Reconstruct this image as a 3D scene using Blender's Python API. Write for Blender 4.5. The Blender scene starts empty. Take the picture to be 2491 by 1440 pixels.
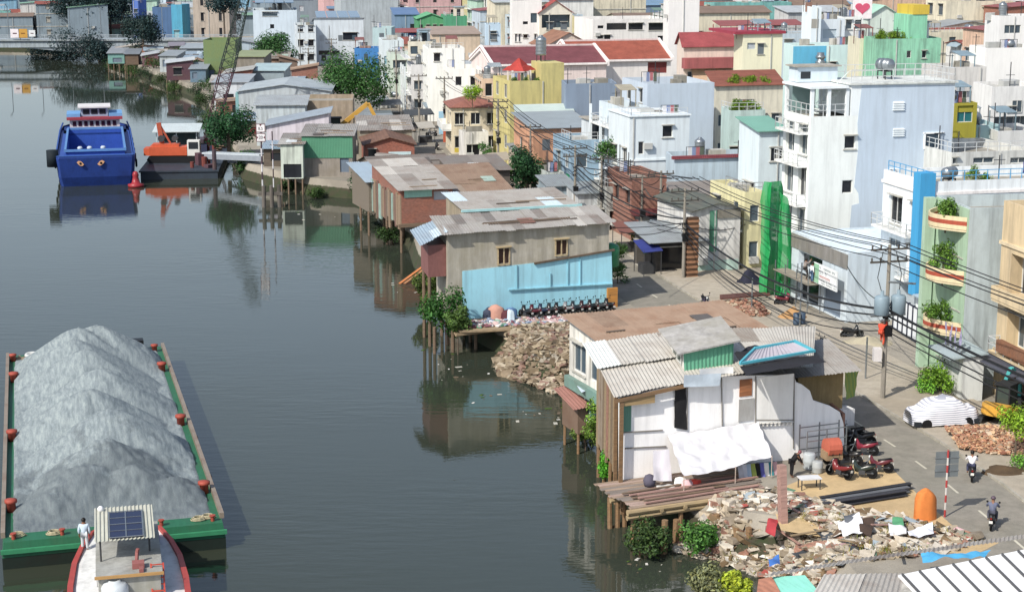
import bpy, math, random
from mathutils import Vector, Matrix, noise
rnd = random.Random(11)
R = math.radians
sc = bpy.context.scene
COL = sc.collection

# ------------------------------------------------------------------ survey of the place
# One pinhole camera; measured points of the place are turned into metres with it.
F = 4115.0; CX, CY = 1245.5, 720.0; PITCH = math.atan(880 / F); CAMZ = 31.5; GZ = 2.0
cP, sP = math.cos(PITCH), math.sin(PITCH)
def at(u, v, z=GZ):
    a = (u - CX) / F; b = (v - CY) / F
    t = (z - CAMZ) / (-sP - b * cP)
    return (a * t, (cP - b * sP) * t, z)
def ray_y(u, v, y):
    a = (u - CX) / F; b = (v - CY) / F
    t = y / (cP - b * sP)
    return (a * t, y, CAMZ + (-sP - b * cP) * t)
def pr(x, y, z):
    zc = z - CAMZ
    f = y * cP - zc * sP; d = -zc * cP - y * sP
    return (CX + F * x / f, CY + F * d / f)
def ztop(P, v):
    lo, hi = -5, 70
    for _ in range(40):
        m = (lo + hi) / 2
        if pr(P[0], P[1], m)[1] > v: lo = m
        else: hi = m
    return lo
def width_to(x, y, z, ang, u2):
    c, s = math.cos(R(ang)), math.sin(R(ang))
    lo, hi = 0, 90
    for _ in range(40):
        m = (lo + hi) / 2
        if pr(x + c * m, y + s * m, z)[0] < u2: lo = m
        else: hi = m
    return lo

# ------------------------------------------------------------------ materials
MATS = {}
def rgb(h):
    if isinstance(h, str):
        v = [int(h[i:i + 2], 16) / 255 for i in (0, 2, 4)]
        return tuple((c / 12.92 if c < .04045 else ((c + .055) / 1.055) ** 2.4) for c in v)
    return h
class NT:
    def __init__(s, name):
        s.m = bpy.data.materials.new(name); s.m.use_nodes = True
        s.n = s.m.node_tree.nodes; s.l = s.m.node_tree.links
        s.b = s.n['Principled BSDF']
    def add(s, t, **k):
        x = s.n.new(t)
        for a, v in k.items():
            if a.startswith('i_'): x.inputs[a[2:].replace('_', ' ')].default_value = v
            else: setattr(x, a, v)
        return x
    def coord(s, scale=(1, 1, 1), rot=(0, 0, 0), kind='Object'):
        t = s.add('ShaderNodeTexCoord'); m = s.add('ShaderNodeMapping')
        m.inputs['Scale'].default_value = scale; m.inputs['Rotation'].default_value = rot
        s.l.new(t.outputs[kind], m.inputs['Vector']); return m.outputs['Vector']
    def noise(s, vec, scale, detail=4, rough=.6):
        x = s.add('ShaderNodeTexNoise'); x.inputs['Scale'].default_value = scale
        x.inputs['Detail'].default_value = detail; x.inputs['Roughness'].default_value = rough
        s.l.new(vec, x.inputs['Vector']); return x.outputs['Fac']
    def ramp(s, fac, p0, p1, c0=(0, 0, 0, 1), c1=(1, 1, 1, 1)):
        x = s.add('ShaderNodeValToRGB'); e = x.color_ramp.elements
        e[0].position = p0; e[1].position = p1; e[0].color = c0; e[1].color = c1
        s.l.new(fac, x.inputs['Fac']); return x.outputs['Color']
    def mix(s, fac, a, b, mode='MIX'):
        x = s.add('ShaderNodeMix', data_type='RGBA', blend_type=mode)
        for sock, v in ((x.inputs[0], fac), (x.inputs[6], a), (x.inputs[7], b)):
            if hasattr(v, 'is_linked'): s.l.new(v, sock)
            elif isinstance(v, (int, float)): sock.default_value = v
            else: sock.default_value = (*v[:3], 1)
        return x.outputs[2]
    def math(s, op, a, b=0.0):
        x = s.add('ShaderNodeMath', operation=op)
        for sock, v in ((x.inputs[0], a), (x.inputs[1], b)):
            if hasattr(v, 'is_linked'): s.l.new(v, sock)
            else: sock.default_value = v
        return x.outputs[0]
    def bump(s, h, strength=.3, dist=.02):
        x = s.add('ShaderNodeBump'); x.inputs['Strength'].default_value = strength
        x.inputs['Distance'].default_value = dist
        s.l.new(h, x.inputs['Height']); s.l.new(x.outputs['Normal'], s.b.inputs['Normal'])
    def base(s, c):
        if hasattr(c, 'is_linked'): s.l.new(c, s.b.inputs['Base Color'])
        else: s.b.inputs['Base Color'].default_value = (*c[:3], 1)
def dk(c, f): return tuple(x * f for x in c[:3])

def M(kind, col=(.5, .5, .5), **k):
    col = rgb(col)
    if kind in ('tile', 'brick', 'wave', 'sheet', 'cloth', 'plain'): g_ = sum(col) / 3; col = tuple((.84 * x + .16 * g_) * (.82 if kind == 'tile' else 1) for x in col)
    key = (kind, tuple(round(x, 3) for x in col), tuple(sorted(k.items())))
    if key in MATS: return MATS[key]
    t = NT(kind); b = t.b
    b.inputs['Roughness'].default_value = k.get('rough', .8)
    b.inputs['Specular IOR Level'].default_value = k.get('spec', .3)
    b.inputs['Metallic'].default_value = k.get('metal', 0)
    if kind == 'plain':
        v = t.coord(); n = t.noise(v, 1.7, 5)
        t.base(t.mix(t.ramp(n, .3, .75), dk(col, .78), col))
    elif kind == 'plaster':
        d = k.get('dirt', .35)
        n1 = t.noise(t.coord((1.6, 1.6, .12)), 1.3, 6, .65)
        n2 = t.noise(t.coord((1, 1, .6)), .35, 5, .7)
        n3 = t.noise(t.coord(), 9, 3)
        g = sum(col) / 3
        dirt = tuple(.3 * x + .1 * g for x in col)
        c = t.mix(t.math('MULTIPLY', t.ramp(n1, .46, .74), d * 1.5), col, dirt)
        c = t.mix(t.math('MULTIPLY', t.ramp(n2, .45, .75), d * 1.2), c, dk(dirt, 1.15))
        c = t.mix(t.math('MULTIPLY', n3, .18), c, dk(col, .6))
        t.base(c); t.bump(n3, .25, .01)
    elif kind == 'concrete':
        n1 = t.noise(t.coord((1.2, 1.2, .15)), 1.2, 7, .7)
        n2 = t.noise(t.coord(), .45, 6, .7); n3 = t.noise(t.coord(), 7, 5, .7)
        c = t.mix(t.ramp(n1, .35, .75), dk(col, 1.1), dk(col, .42))
        c = t.mix(t.math('MULTIPLY', t.ramp(n2, .42, .68), .75), c, tuple(x * f for x, f in zip(col, (.62, .6, .5))))
        c = t.mix(t.math('MULTIPLY', n3, .35), c, dk(col, .5))
        t.base(c); t.bump(n3, .5, .03)
    elif kind == 'sheet':                      # weathered roofing sheet
        n1 = t.noise(t.coord((.8, .8, .8)), .8, 6, .7); n2 = t.noise(t.coord((4, .5, 1)), 1.5, 5, .7)
        c = t.mix(t.math('MULTIPLY', t.ramp(n1, .45, .72), k.get('rust', .5)), col, rgb(k.get('rc', '6b5344')))
        c = t.mix(t.math('MULTIPLY', t.ramp(n2, .4, .8), .5), c, dk(col, .55))
        t.base(c); b.inputs['Roughness'].default_value = k.get('rough', .55); t.bump(n2, .2, .02)
    elif kind == 'wave':                       # sheet with fine corrugation in the shading
        w = t.add('ShaderNodeTexWave', bands_direction=k.get('dir', 'X')); w.inputs['Scale'].default_value = k.get('sc', 1.3)
        t.l.new(t.coord(), w.inputs['Vector'])
        n1 = t.noise(t.coord(), .9, 6, .7); n2 = t.noise(t.coord(), .25, 4)
        c = t.mix(t.math('MULTIPLY', t.ramp(n1, .42, .75), k.get('rust', .45)), col, rgb(k.get('rc', '5d4a40')))
        c = t.mix(t.math('MULTIPLY', t.ramp(n2, .4, .7), .4), c, dk(col, .6))
        c = t.mix(t.math('MULTIPLY', w.outputs['Fac'], .3), c, dk(col, .6))
        t.base(c); b.inputs['Roughness'].default_value = .5; t.bump(w.outputs['Fac'], .6, .04)
    elif kind == 'tile':
        w = t.add('ShaderNodeTexWave', bands_direction='X'); w.inputs['Scale'].default_value = 1.4
        w2 = t.add('ShaderNodeTexWave', bands_direction='Z'); w2.inputs['Scale'].default_value = 2.2
        t.l.new(t.coord(), w.inputs['Vector']); t.l.new(t.coord(), w2.inputs['Vector'])
        n = t.noise(t.coord(), .6, 6, .7); n2 = t.noise(t.coord(), 6, 2)
        c = t.mix(t.ramp(n, .35, .7), dk(col, 1.15), dk(col, .62))
        c = t.mix(t.math('MULTIPLY', n2, .5), c, dk(col, .6))
        c = t.mix(t.math('MULTIPLY', w2.outputs['Fac'], .25), c, dk(col, .5))
        t.base(c); t.bump(t.math('ADD', w.outputs['Fac'], w2.outputs['Fac']), .5, .04)
    elif kind == 'brick':
        br = t.add('ShaderNodeTexBrick'); br.inputs['Scale'].default_value = 2.4
        sx = t.add('ShaderNodeSeparateXYZ'); cx = t.add('ShaderNodeCombineXYZ')
        tc = t.add('ShaderNodeTexCoord'); t.l.new(tc.outputs['Object'], sx.inputs[0])
        t.l.new(t.math('ADD', sx.outputs[0], sx.outputs[1]), cx.inputs[0]); t.l.new(sx.outputs[2], cx.inputs[1])
        t.l.new(cx.outputs[0], br.inputs['Vector'])
        br.inputs['Color1'].default_value = (*col, 1); br.inputs['Color2'].default_value = (*dk(col, .65), 1)
        br.inputs['Mortar'].default_value = (*tuple(.35 * x + .12 for x in col), 1)
        br.inputs['Mortar Size'].default_value = .012
        n = t.noise(t.coord(), .5, 6, .7)
        c = t.mix(t.math('MULTIPLY', t.ramp(n, .4, .7), .55), br.outputs['Color'], tuple(.4 * x + .08 for x in col))
        t.base(c); t.bump(br.outputs['Fac'], .4, .01)
    elif kind == 'wood':
        n = t.noise(t.coord((.6, 7, 7)), 1.2, 6, .65); n2 = t.noise(t.coord(), 1.1, 4)
        c = t.mix(t.ramp(n, .3, .75), dk(col, 1.15), dk(col, .45))
        t.base(t.mix(t.math('MULTIPLY', n2, .35), c, (.2, .19, .17))); t.bump(n, .3, .01)
    elif kind == 'leaf':
        n = t.noise(t.coord(), k.get('sc', .9), 3); n2 = t.noise(t.coord(), 6, 2)
        c = t.mix(t.ramp(n, .35, .68), dk(col, .55), dk(col, 1.25))
        c = t.mix(t.ramp(n2, .4, .8), c, tuple(x * f for x, f in zip(col, (1.7, 1.4, .7))))
        t.base(c); b.inputs['Roughness'].default_value = .55
        tr = t.add('ShaderNodeBsdfTranslucent'); t.l.new(c, tr.inputs['Color'])
        mx = t.add('ShaderNodeMixShader'); mx.inputs[0].default_value = .3
        out = t.n['Material Output']
        t.l.new(b.outputs[0], mx.inputs[1]); t.l.new(tr.outputs[0], mx.inputs[2]); t.l.new(mx.outputs[0], out.inputs['Surface'])
    elif kind == 'ground':
        v = t.coord(); n1 = t.noise(v, .12, 7, .7); n2 = t.noise(v, 1.3, 6, .7); n3 = t.noise(v, 9, 4, .7)
        c = t.mix(t.ramp(n1, .4, .62), col, rgb(k.get('c2', '8a8378')))
        c = t.mix(t.math('MULTIPLY', t.ramp(n2, .4, .75), .6), c, dk(col, .5))
        c = t.mix(t.math('MULTIPLY', n3, .4), c, dk(col, .55))
        t.base(c); t.bump(n3, .6, .04); b.inputs['Roughness'].default_value = .95
    elif kind == 'cloth':
        n = t.noise(t.coord(), 2.0, 4); t.base(t.mix(t.ramp(n, .3, .8), dk(col, .8), col))
        if k.get('stripe'):
            w = t.add('ShaderNodeTexWave', bands_direction=k['stripe']); w.inputs['Scale'].default_value = k.get('sc', 2)
            t.l.new(t.coord(), w.inputs['Vector'])
            t.base(t.mix(t.ramp(w.outputs['Fac'], .45, .6), col, rgb(k.get('c2', '8088a0'))))
        t.bump(t.noise(t.coord(), 5, 3), .4, .03)
    elif kind == 'glass':
        t.base(col); b.inputs['Roughness'].default_value = .12; b.inputs['Specular IOR Level'].default_value = .5
    MATS[key] = t.m
    return t.m
def pl(c, d=.35):
    c = rgb(c); g = sum(c) / 3; return M('plaster', tuple(.86 * x + .14 * g for x in c), dirt=min(.75, d * 1.35 + .05))
WHITE = 'e9ebe8'
DARK = M('glass', (.018, .02, .025)); FRAME = M('plain', 'd4d6d2'); STEEL = M('plain', '9aa2a8', metal=.7, rough=.35)
IRON = M('plain', '4a4c50', metal=.3, rough=.5); BLACK = M('plain', '1c1d20', rough=.5)
RAILM = M('plain', 'c9ced0', rough=.4); RUST = M('sheet', '6a4638'); CONC = M('concrete', '9c9a94')

# ------------------------------------------------------------------ mesh building
class MB:
    def __init__(s): s.v = []; s.f = []; s.m = []; s.cur = 0
    def mat(s, i): s.cur = i; return s
    def face(s, pts):
        n = len(s.v); s.v += [tuple(p) for p in pts]; s.f.append(tuple(range(n, n + len(pts)))); s.m.append(s.cur); return s
    def mesh(s, vs, fs):
        n = len(s.v); s.v += [tuple(p) for p in vs]
        for f in fs: s.f.append(tuple(i + n for i in f)); s.m.append(s.cur)
        return s
    def box(s, x0, x1, y0, y1, z0, z1, T=None):
        vs = [(x, y, z) for z in (z0, z1) for y in (y0, y1) for x in (x0, x1)]
        if T is not None: vs = [tuple(T @ Vector(p)) for p in vs]
        return s.mesh(vs, [(0, 2, 3, 1), (4, 5, 7, 6), (0, 1, 5, 4), (2, 6, 7, 3), (0, 4, 6, 2), (1, 3, 7, 5)])
    def beam(s, a, b, w, h=None):             # square bar from a to b
        a, b = Vector(a), Vector(b); h = h or w; d = (b - a)
        if d.length < 1e-5: return s
        d.normalize(); up = Vector((0, 0, 1)) if abs(d.z) < .95 else Vector((1, 0, 0))
        x = d.cross(up).normalized(); z = x.cross(d)
        vs = [p + x * i * w / 2 + z * j * h / 2 for p in (a, b) for i, j in ((-1, -1), (1, -1), (1, 1), (-1, 1))]
        return s.mesh(vs, [(0, 1, 2, 3), (4, 7, 6, 5), (0, 4, 5, 1), (1, 5, 6, 2), (2, 6, 7, 3), (3, 7, 4, 0)])
    def tube(s, pts, r, n=6, cap=True):
        pts = [Vector(p) for p in pts]; rs = r if isinstance(r, (list, tuple)) else [r] * len(pts)
        vs = []; fs = []; px = None
        for i, p in enumerate(pts):
            d = (pts[min(i + 1, len(pts) - 1)] - pts[max(i - 1, 0)]).normalized()
            if px is None: px = d.orthogonal().normalized()
            px = (px - d * px.dot(d))
            px = px.normalized() if px.length > 1e-6 else d.orthogonal().normalized()
            q = d.cross(px)
            for k in range(n):
                a = 2 * math.pi * k / n; vs.append(p + (px * math.cos(a) + q * math.sin(a)) * rs[i])
        for i in range(len(pts) - 1):
            for k in range(n):
                k2 = (k + 1) % n; fs.append((i * n + k, i * n + k2, i * n + n + k2, i * n + n + k))
        if cap: fs.append(tuple(range(n))[::-1]); fs.append(tuple(range(len(vs) - n, len(vs))))
        return s.mesh(vs, fs)
    def lathe(s, prof, n=12, c=(0, 0, 0), axis='z'):
        vs = []; fs = []
        for r, h in prof:
            for k in range(n):
                a = 2 * math.pi * k / n; x, y = r * math.cos(a), r * math.sin(a)
                p = (x, y, h) if axis == 'z' else ((h, x, y) if axis == 'x' else (x, h, y))
                vs.append((p[0] + c[0], p[1] + c[1], p[2] + c[2]))
        for i in range(len(prof) - 1):
            for k in range(n):
                k2 = (k + 1) % n; fs.append((i * n + k, i * n + k2, i * n + n + k2, i * n + n + k))
        fs.append(tuple(range(n))[::-1]); fs.append(tuple(range(len(vs) - n, len(vs))))
        return s.mesh(vs, fs)
    def prism(s, poly, z0, z1):
        n = len(poly); vs = [(x, y, z0) for x, y in poly] + [(x, y, z1) for x, y in poly]
        return s.mesh(vs, [tuple(range(n))[::-1], tuple(range(n, 2 * n))] + [(i, (i + 1) % n, n + (i + 1) % n, n + i) for i in range(n)])
    def slab(s, pts, t=.06):                   # plate through 4+ points with a thickness below
        n = len(pts); vs = list(pts) + [(p[0], p[1], p[2] - t) for p in pts]
        return s.mesh(vs, [tuple(range(n)), tuple(range(n, 2 * n))[::-1]] + [(i, n + i, n + (i + 1) % n, (i + 1) % n) for i in range(n)])
    def sheets(s, a, b, c, d, su=1.6, sv=3.4, pitch=.22, amp=.03, mats=1, rng=rnd, gap=.0, jit=.07):
        """roof a-b-c-d laid from separate corrugated sheets; ribs run from a-b towards d-c"""
        a, b, c, d = map(Vector, (a, b, c, d))
        L = max((b - a).length, (c - d).length); H = max((d - a).length, (c - b).length)
        nu = max(1, round(L / su)); nv = max(1, round(H / sv)); nor = (b - a).cross(d - a).normalized()
        if nor.z < 0: nor = -nor
        def P(u, v): return (a * (1 - u) + b * u) * (1 - v) + (d * (1 - u) + c * u) * v
        for i in range(nu):
            for j in range(nv):
                s.cur = (0 if rng.random() < .62 else rng.randrange(mats)) if mats > 1 else 0
                o = rng.uniform(0, jit); u0, u1 = i / nu, (i + 1.04) / nu; v0, v1 = max(0, (j - .05)) / nv, (j + 1) / nv
                v0 += rng.uniform(-.03, .03) * (j == 0) / nv; v1 += rng.uniform(-.03, .05) * (j == nv - 1) / nv
                u1 = min(u1, 1); k = max(2, int((u1 - u0) * L / pitch * 3)); vs = []
                for q in range(k + 1):
                    u = u0 + (u1 - u0) * q / k; z = amp * math.sin(q * 2 * math.pi / 3) + o
                    vs += [P(u, v0) + nor * (z + .012 * j), P(u, v1) + nor * (z + .02 + .012 * j)]
                s.mesh(vs, [(2 * q, 2 * q + 2, 2 * q + 3, 2 * q + 1) for q in range(k)])
        return s
    def build(s, name, mats, parent=None, smooth=False, loc=None, rot=None):
        me = bpy.data.meshes.new(name); me.from_pydata(s.v, [], s.f)
        if not isinstance(mats, (list, tuple)): mats = [mats]
        for m in mats: me.materials.append(m)
        if len(mats) > 1: me.polygons.foreach_set('material_index', [min(i, len(mats) - 1) for i in s.m])
        if smooth: me.polygons.foreach_set('use_smooth', [True] * len(s.f))
        me.update()
        o = bpy.data.objects.new(name, me); COL.objects.link(o)
        if parent: o.parent = parent
        if loc is not None: o.location = loc
        if rot is not None: o.rotation_euler = rot
        return o

def tag(o, label, cat, group=None, kind=None):
    o['label'] = label; o['category'] = cat
    if group: o['group'] = group
    if kind: o['kind'] = kind
    return o
def thing(name, label, cat, loc=(0, 0, 0), rz=0, group=None):
    o = bpy.data.objects.new(name, None); COL.objects.link(o); o.empty_display_size = .3
    o.location = loc; o.rotation_euler = (0, 0, R(rz)); return tag(o, label, cat, group)
def struct(o): o['kind'] = 'structure'; return o
KIDS = {}
def copy_tree(o, parent=None, recolor=None):
    c = o.copy(); COL.objects.link(c)
    if parent: c.parent = parent
    for ch in o.children: copy_tree(ch, c)
    return c

# ------------------------------------------------------------------ houses
RIVER = ('waterfront_house', 'riverside_hut', 'stilt_house', 'shed', 'tin_shack')
def skew_tree(root, k):
    for o in root.children_recursive:
        if o.type == 'MESH':
            for v in o.data.vertices: v.co.x += k * v.co.y
HB = []                                        # footprints and outlines of the surveyed houses
def face_pt(f, w, d, a, z, dep):
    return {'S': (a, dep, z), 'N': (a, d - dep, z), 'W': (dep, a, z), 'E': (w - dep, a, z)}[f]
def wall_faces(mb, w, d, h, holes, z0=0):
    for f in 'SNWE':
        L = w if f in 'SN' else d
        hs = [q for q in holes if q[0] == f]
        xs = sorted({0, L, *[q[1] for q in hs], *[q[1] + q[3] for q in hs]}); zs = sorted({z0, h, *[q[2] for q in hs], *[q[2] + q[4] for q in hs]})
        xs = [x for x in xs if 0 <= x <= L]; zs = [z for z in zs if z0 <= z <= h]
        for i in range(len(xs) - 1):
            for j in range(len(zs) - 1):
                x, z = (xs[i] + xs[i + 1]) / 2, (zs[j] + zs[j + 1]) / 2
                if any(q[1] < x < q[1] + q[3] and q[2] < z < q[2] + q[4] for q in hs): continue
                mb.face([face_pt(f, w, d, p, r, 0) for p, r in ((xs[i], zs[j]), (xs[i + 1], zs[j]), (xs[i + 1], zs[j + 1]), (xs[i], zs[j + 1]))])
        for q in hs:
            a0, a1, b0, b1 = q[1], q[1] + q[3], q[2], q[2] + q[4]; D = q[6] if len(q) > 6 else .16
            for (p, r), (p2, r2) in (((a0, b0), (a1, b0)), ((a1, b0), (a1, b1)), ((a1, b1), (a0, b1)), ((a0, b1), (a0, b0))):
                mb.face([face_pt(f, w, d, p, r, 0), face_pt(f, w, d, p2, r2, 0), face_pt(f, w, d, p2, r2, D), face_pt(f, w, d, p, r, D)])
SHUT = {'s': M('wave', 'b8c3cc', dir='Z', sc=4, rust=.1), 'b': M('wood', '4b2a20'), 'c': M('plain', '7fb5c4'), 'g': DARK, 'o': DARK, 'v': M('wave', 'c3d4de', dir='Z', sc=3, rust=0), 't': M('glass', '2d6a70'), 'p': M('wave', '6d7f93', dir='X', sc=2, rust=.2), 'w': M('plain', 'cfd3d3'), 'r': M('plain', '7c3433'), 'y': M('glass', '46545e'), 'k': M('cloth', 'a7a59c', stripe='X', sc=3, c2='8f8d88'), 'h': M('wave', '6f7b84', dir='X', sc=6, rust=.1)}  # 'o' is an open hole: its dark pane stands for the shaded inside
HOOD = M('concrete', 'c4c3bd')
def window(root, w, d, q, detail):
    f, a, z, ww, hh, k = q[:6]; D = (q[6] if len(q) > 6 else .16) - .01
    nm = {'s': 'shutter', 'b': 'door', 'v': 'vent', 'p': 'shutter', 'w': 'door', 'r': 'door'}.get(k, 'window')
    mb = MB(); mb.face([face_pt(f, w, d, x, y, D) for x, y in ((a, z), (a + ww, z), (a + ww, z + hh), (a, z + hh))])
    if k in 'gcyokh' and rnd.random() < .6:
        mb.cur = 1
        for z0, z1, out in ((z + hh + .04, z + hh + .12, .32), (z - .1, z - .02, .12)):
            P = [face_pt(f, w, d, x, y, dd) for dd in (-out, -.003) for x, y in ((a - .12, z0), (a + ww + .12, z0), (a + ww + .12, z1), (a - .12, z1))]
            mb.mesh(P, [(0, 1, 2, 3), (0, 4, 5, 1), (1, 5, 6, 2), (2, 6, 7, 3), (3, 7, 4, 0)])
        o = mb.build(nm, [SHUT[k], HOOD], root)
    else: o = mb.build(nm, SHUT[k], root)
    if k in 'gctyk' and detail:
        fr = MB(); e = .07
        def bar(x0, x1, z0, z1):
            P = [face_pt(f, w, d, x, y, dd) for dd in (D - .06, D - .004) for x, y in ((x0, z0), (x1, z0), (x1, z1), (x0, z1))]
            fr.mesh(P, [(0, 1, 2, 3), (0, 4, 5, 1), (1, 5, 6, 2), (2, 6, 7, 3), (3, 7, 4, 0)])
        bar(a, a + ww, z, z + e); bar(a, a + ww, z + hh - e, z + hh); bar(a, a + e, z + e, z + hh - e); bar(a + ww - e, a + ww, z + e, z + hh - e)
        n = max(1, round(ww / .8))
        for i in range(1, n): x = a + ww * i / n; bar(x - .03, x + .03, z + e, z + hh - e)
        fr.build('frame', FRAME, o)
    return o
def railing(root, pts, z, h=.9, mat=None, name='railing', n=None):
    mb = MB()
    for i in range(len(pts) - 1):
        a, b = Vector(pts[i]), Vector(pts[i + 1]); L = (b - a).length
        a3, b3 = Vector((*a, z)), Vector((*b, z))
        for hh in (h, h * .5): mb.beam(a3 + Vector((0, 0, hh)), b3 + Vector((0, 0, hh)), .05)
        k = n or max(1, round(L / 1.0))
        for j in range(k + 1): p = a3.lerp(b3, j / k); mb.beam(p, p + Vector((0, 0, h)), .05)
    return mb.build(name, mat or RAILM, root)
def balcony(root, w, d, z, a0, a1, f='W', out=1.0, mat=None, solid=False):
    mb = MB(); P = [face_pt(f, w, d, a0, z, -.002), face_pt(f, w, d, a1, z, -.002), face_pt(f, w, d, a1, z, -out), face_pt(f, w, d, a0, z, -out)]
    mb.slab(P, .18)
    if solid:
        for i, j in ((1, 2), (2, 3), (3, 0)):
            p, q = Vector(P[i]), Vector(P[j]); mb.beam(p + Vector((0, 0, .4)), q + Vector((0, 0, .4)), .1, .8)
    o = mb.build('balcony', mat or pl(WHITE), root)
    if not solid: railing(o, [P[1][:2], P[2][:2], P[3][:2], P[0][:2]], z)
    return o
def roof_part(root, w, d, h, kind, mat, rise=1.2, ov=.35, sheets=False, wallm=None, su=1.6):
    mats = mat if isinstance(mat, (list, tuple)) else [mat]; n = len(mats); mb = MB(); gw = MB()
    def pan(a, b, c, e):
        if sheets: mb.sheets(a, b, c, e, mats=n, su=su)
        else: mb.slab([a, b, c, e], .08)
    lo = h + .02
    if kind == 'monox':                         # high at the east end
        k = rise / w; f = lambda x: lo + k * x
        pan((-ov, -ov, f(-ov)), (-ov, d + ov, f(-ov)), (w + ov, d + ov, f(w + ov)), (w + ov, -ov, f(w + ov)))
        for y in (0, d): gw.face([(0, y, h), (w, y, h), (w, y, h + max(rise, 0) + 0), (0, y, h + max(-rise, 0) * 0)])
        gw.face([(w, 0, h), (w, d, h), (w, d, h + rise), (w, 0, h + rise)])
    elif kind == 'monoxr':                      # high at the west end
        k = -rise / w; f = lambda x: lo + rise + k * x
        pan((-ov, -ov, f(-ov)), (-ov, d + ov, f(-ov)), (w + ov, d + ov, f(w + ov)), (w + ov, -ov, f(w + ov)))
        for y in (0, d): gw.face([(0, y, h), (w, y, h), (0, y, h + rise)])
        gw.face([(0, 0, h), (0, d, h), (0, d, h + rise), (0, 0, h + rise)])
    elif kind == 'mono':                        # high at the north end
        f = lambda y: lo + rise / d * y
        pan((-ov, -ov, f(-ov)), (w + ov, -ov, f(-ov)), (w + ov, d + ov, f(d + ov)), (-ov, d + ov, f(d + ov)))
        for x in (0, w): gw.face([(x, 0, h), (x, d, h), (x, d, h + rise)])
        gw.face([(0, d, h), (w, d, h), (w, d, h + rise), (0, d, h + rise)])
    elif kind == 'monor':                       # high at the south end
        f = lambda y: lo + rise - rise / d * y
        pan((-ov, -ov, f(-ov)), (w + ov, -ov, f(-ov)), (w + ov, d + ov, f(d + ov)), (-ov, d + ov, f(d + ov)))
        for x in (0, w): gw.face([(x, 0, h), (x, d, h), (x, 0, h + rise)])
        gw.face([(0, 0, h), (w, 0, h), (w, 0, h + rise), (0, 0, h + rise)])
    elif kind == 'gablex':                      # ridge along x
        e = rise * ov / (d / 2)
        pan((-ov, -ov, lo - e), (w + ov, -ov, lo - e), (w + ov, d / 2, lo + rise), (-ov, d / 2, lo + rise))
        pan((-ov, d + ov, lo - e), (w + ov, d + ov, lo - e), (w + ov, d / 2, lo + rise), (-ov, d / 2, lo + rise))
        for x in (0, w): gw.face([(x, 0, h), (x, d, h), (x, d / 2, h + rise)])
    elif kind == 'gabley':                      # ridge along y, gable to the south
        e = rise * ov / (w / 2)
        pan((-ov, -ov, lo - e), (-ov, d + ov, lo - e), (w / 2, d + ov, lo + rise), (w / 2, -ov, lo + rise))
        pan((w + ov, -ov, lo - e), (w + ov, d + ov, lo - e), (w / 2, d + ov, lo + rise), (w / 2, -ov, lo + rise))
        for y in (0, d): gw.face([(0, y, h), (w, y, h), (w / 2, y, h + rise)])
    elif kind == 'hip':
        i = min(w, d) * .42; a, b, c, e = (-ov, -ov, lo), (w + ov, -ov, lo), (w + ov, d + ov, lo), (-ov, d + ov, lo)
        if w >= d: r1, r2 = (i, d / 2, lo + rise), (w - i, d / 2, lo + rise); F4 = [[a, b, r2, r1], [c, e, r1, r2], [b, c, r2], [e, a, r1]]
        else: r1, r2 = (w / 2, i, lo + rise), (w / 2, d - i, lo + rise); F4 = [[a, b, r1], [c, e, r2], [b, c, r2, r1], [e, a, r1, r2]]
        for q in F4: mb.slab(q, .08)
    o = mb.build('roof', mats, root)
    if sheets and kind in ('mono', 'monor', 'gablex'):
        for _ in range(rnd.randint(2, 5)):
            x0 = rnd.uniform(0, w * .6); y = rnd.uniform(.2, d * .45); k_ = {'mono': rise / d, 'monor': -rise / d, 'gablex': rise / (d / 2)}[kind]; zz = lo + (rise if kind == 'monor' else 0) + k_ * y + .1
            MB().beam((x0, y, zz), (min(w, x0 + rnd.uniform(1.2, w * .6)), y + .05, zz), .12, .08).build('roof_plank', M('wood', rnd.choice(('7a6450', '5d5046', 'a08d78'))), root)
        if rnd.random() < .7: x0, y = rnd.uniform(.3, w * .7), rnd.uniform(.2, d * .4); k_ = {'mono': rise / d, 'monor': -rise / d, 'gablex': rise / (d / 2)}[kind]; zz = lo + (rise if kind == 'monor' else 0) + .12; MB().slab([(x0, y, zz + k_ * y), (x0 + 1.3, y, zz + k_ * y), (x0 + 1.3, y + 1.7, zz + k_ * (y + 1.7)), (x0, y + 1.7, zz + k_ * (y + 1.7))], .02).build('roof_patch', M('sheet', rnd.choice(('c9d0d2', '7d95a6', '8f5f4e', '5f5a56', '9fb8ac')), rust=.4), root)
    if gw.f and wallm and kind in ('gablex', 'gabley'):
        for i in (0, 1): MB().face([gw.v[q] for q in gw.f[i]]).build('gable_wall', wallm, root)
    elif gw.f and wallm: gw.build('gable_wall', wallm, root)
    return o
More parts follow.
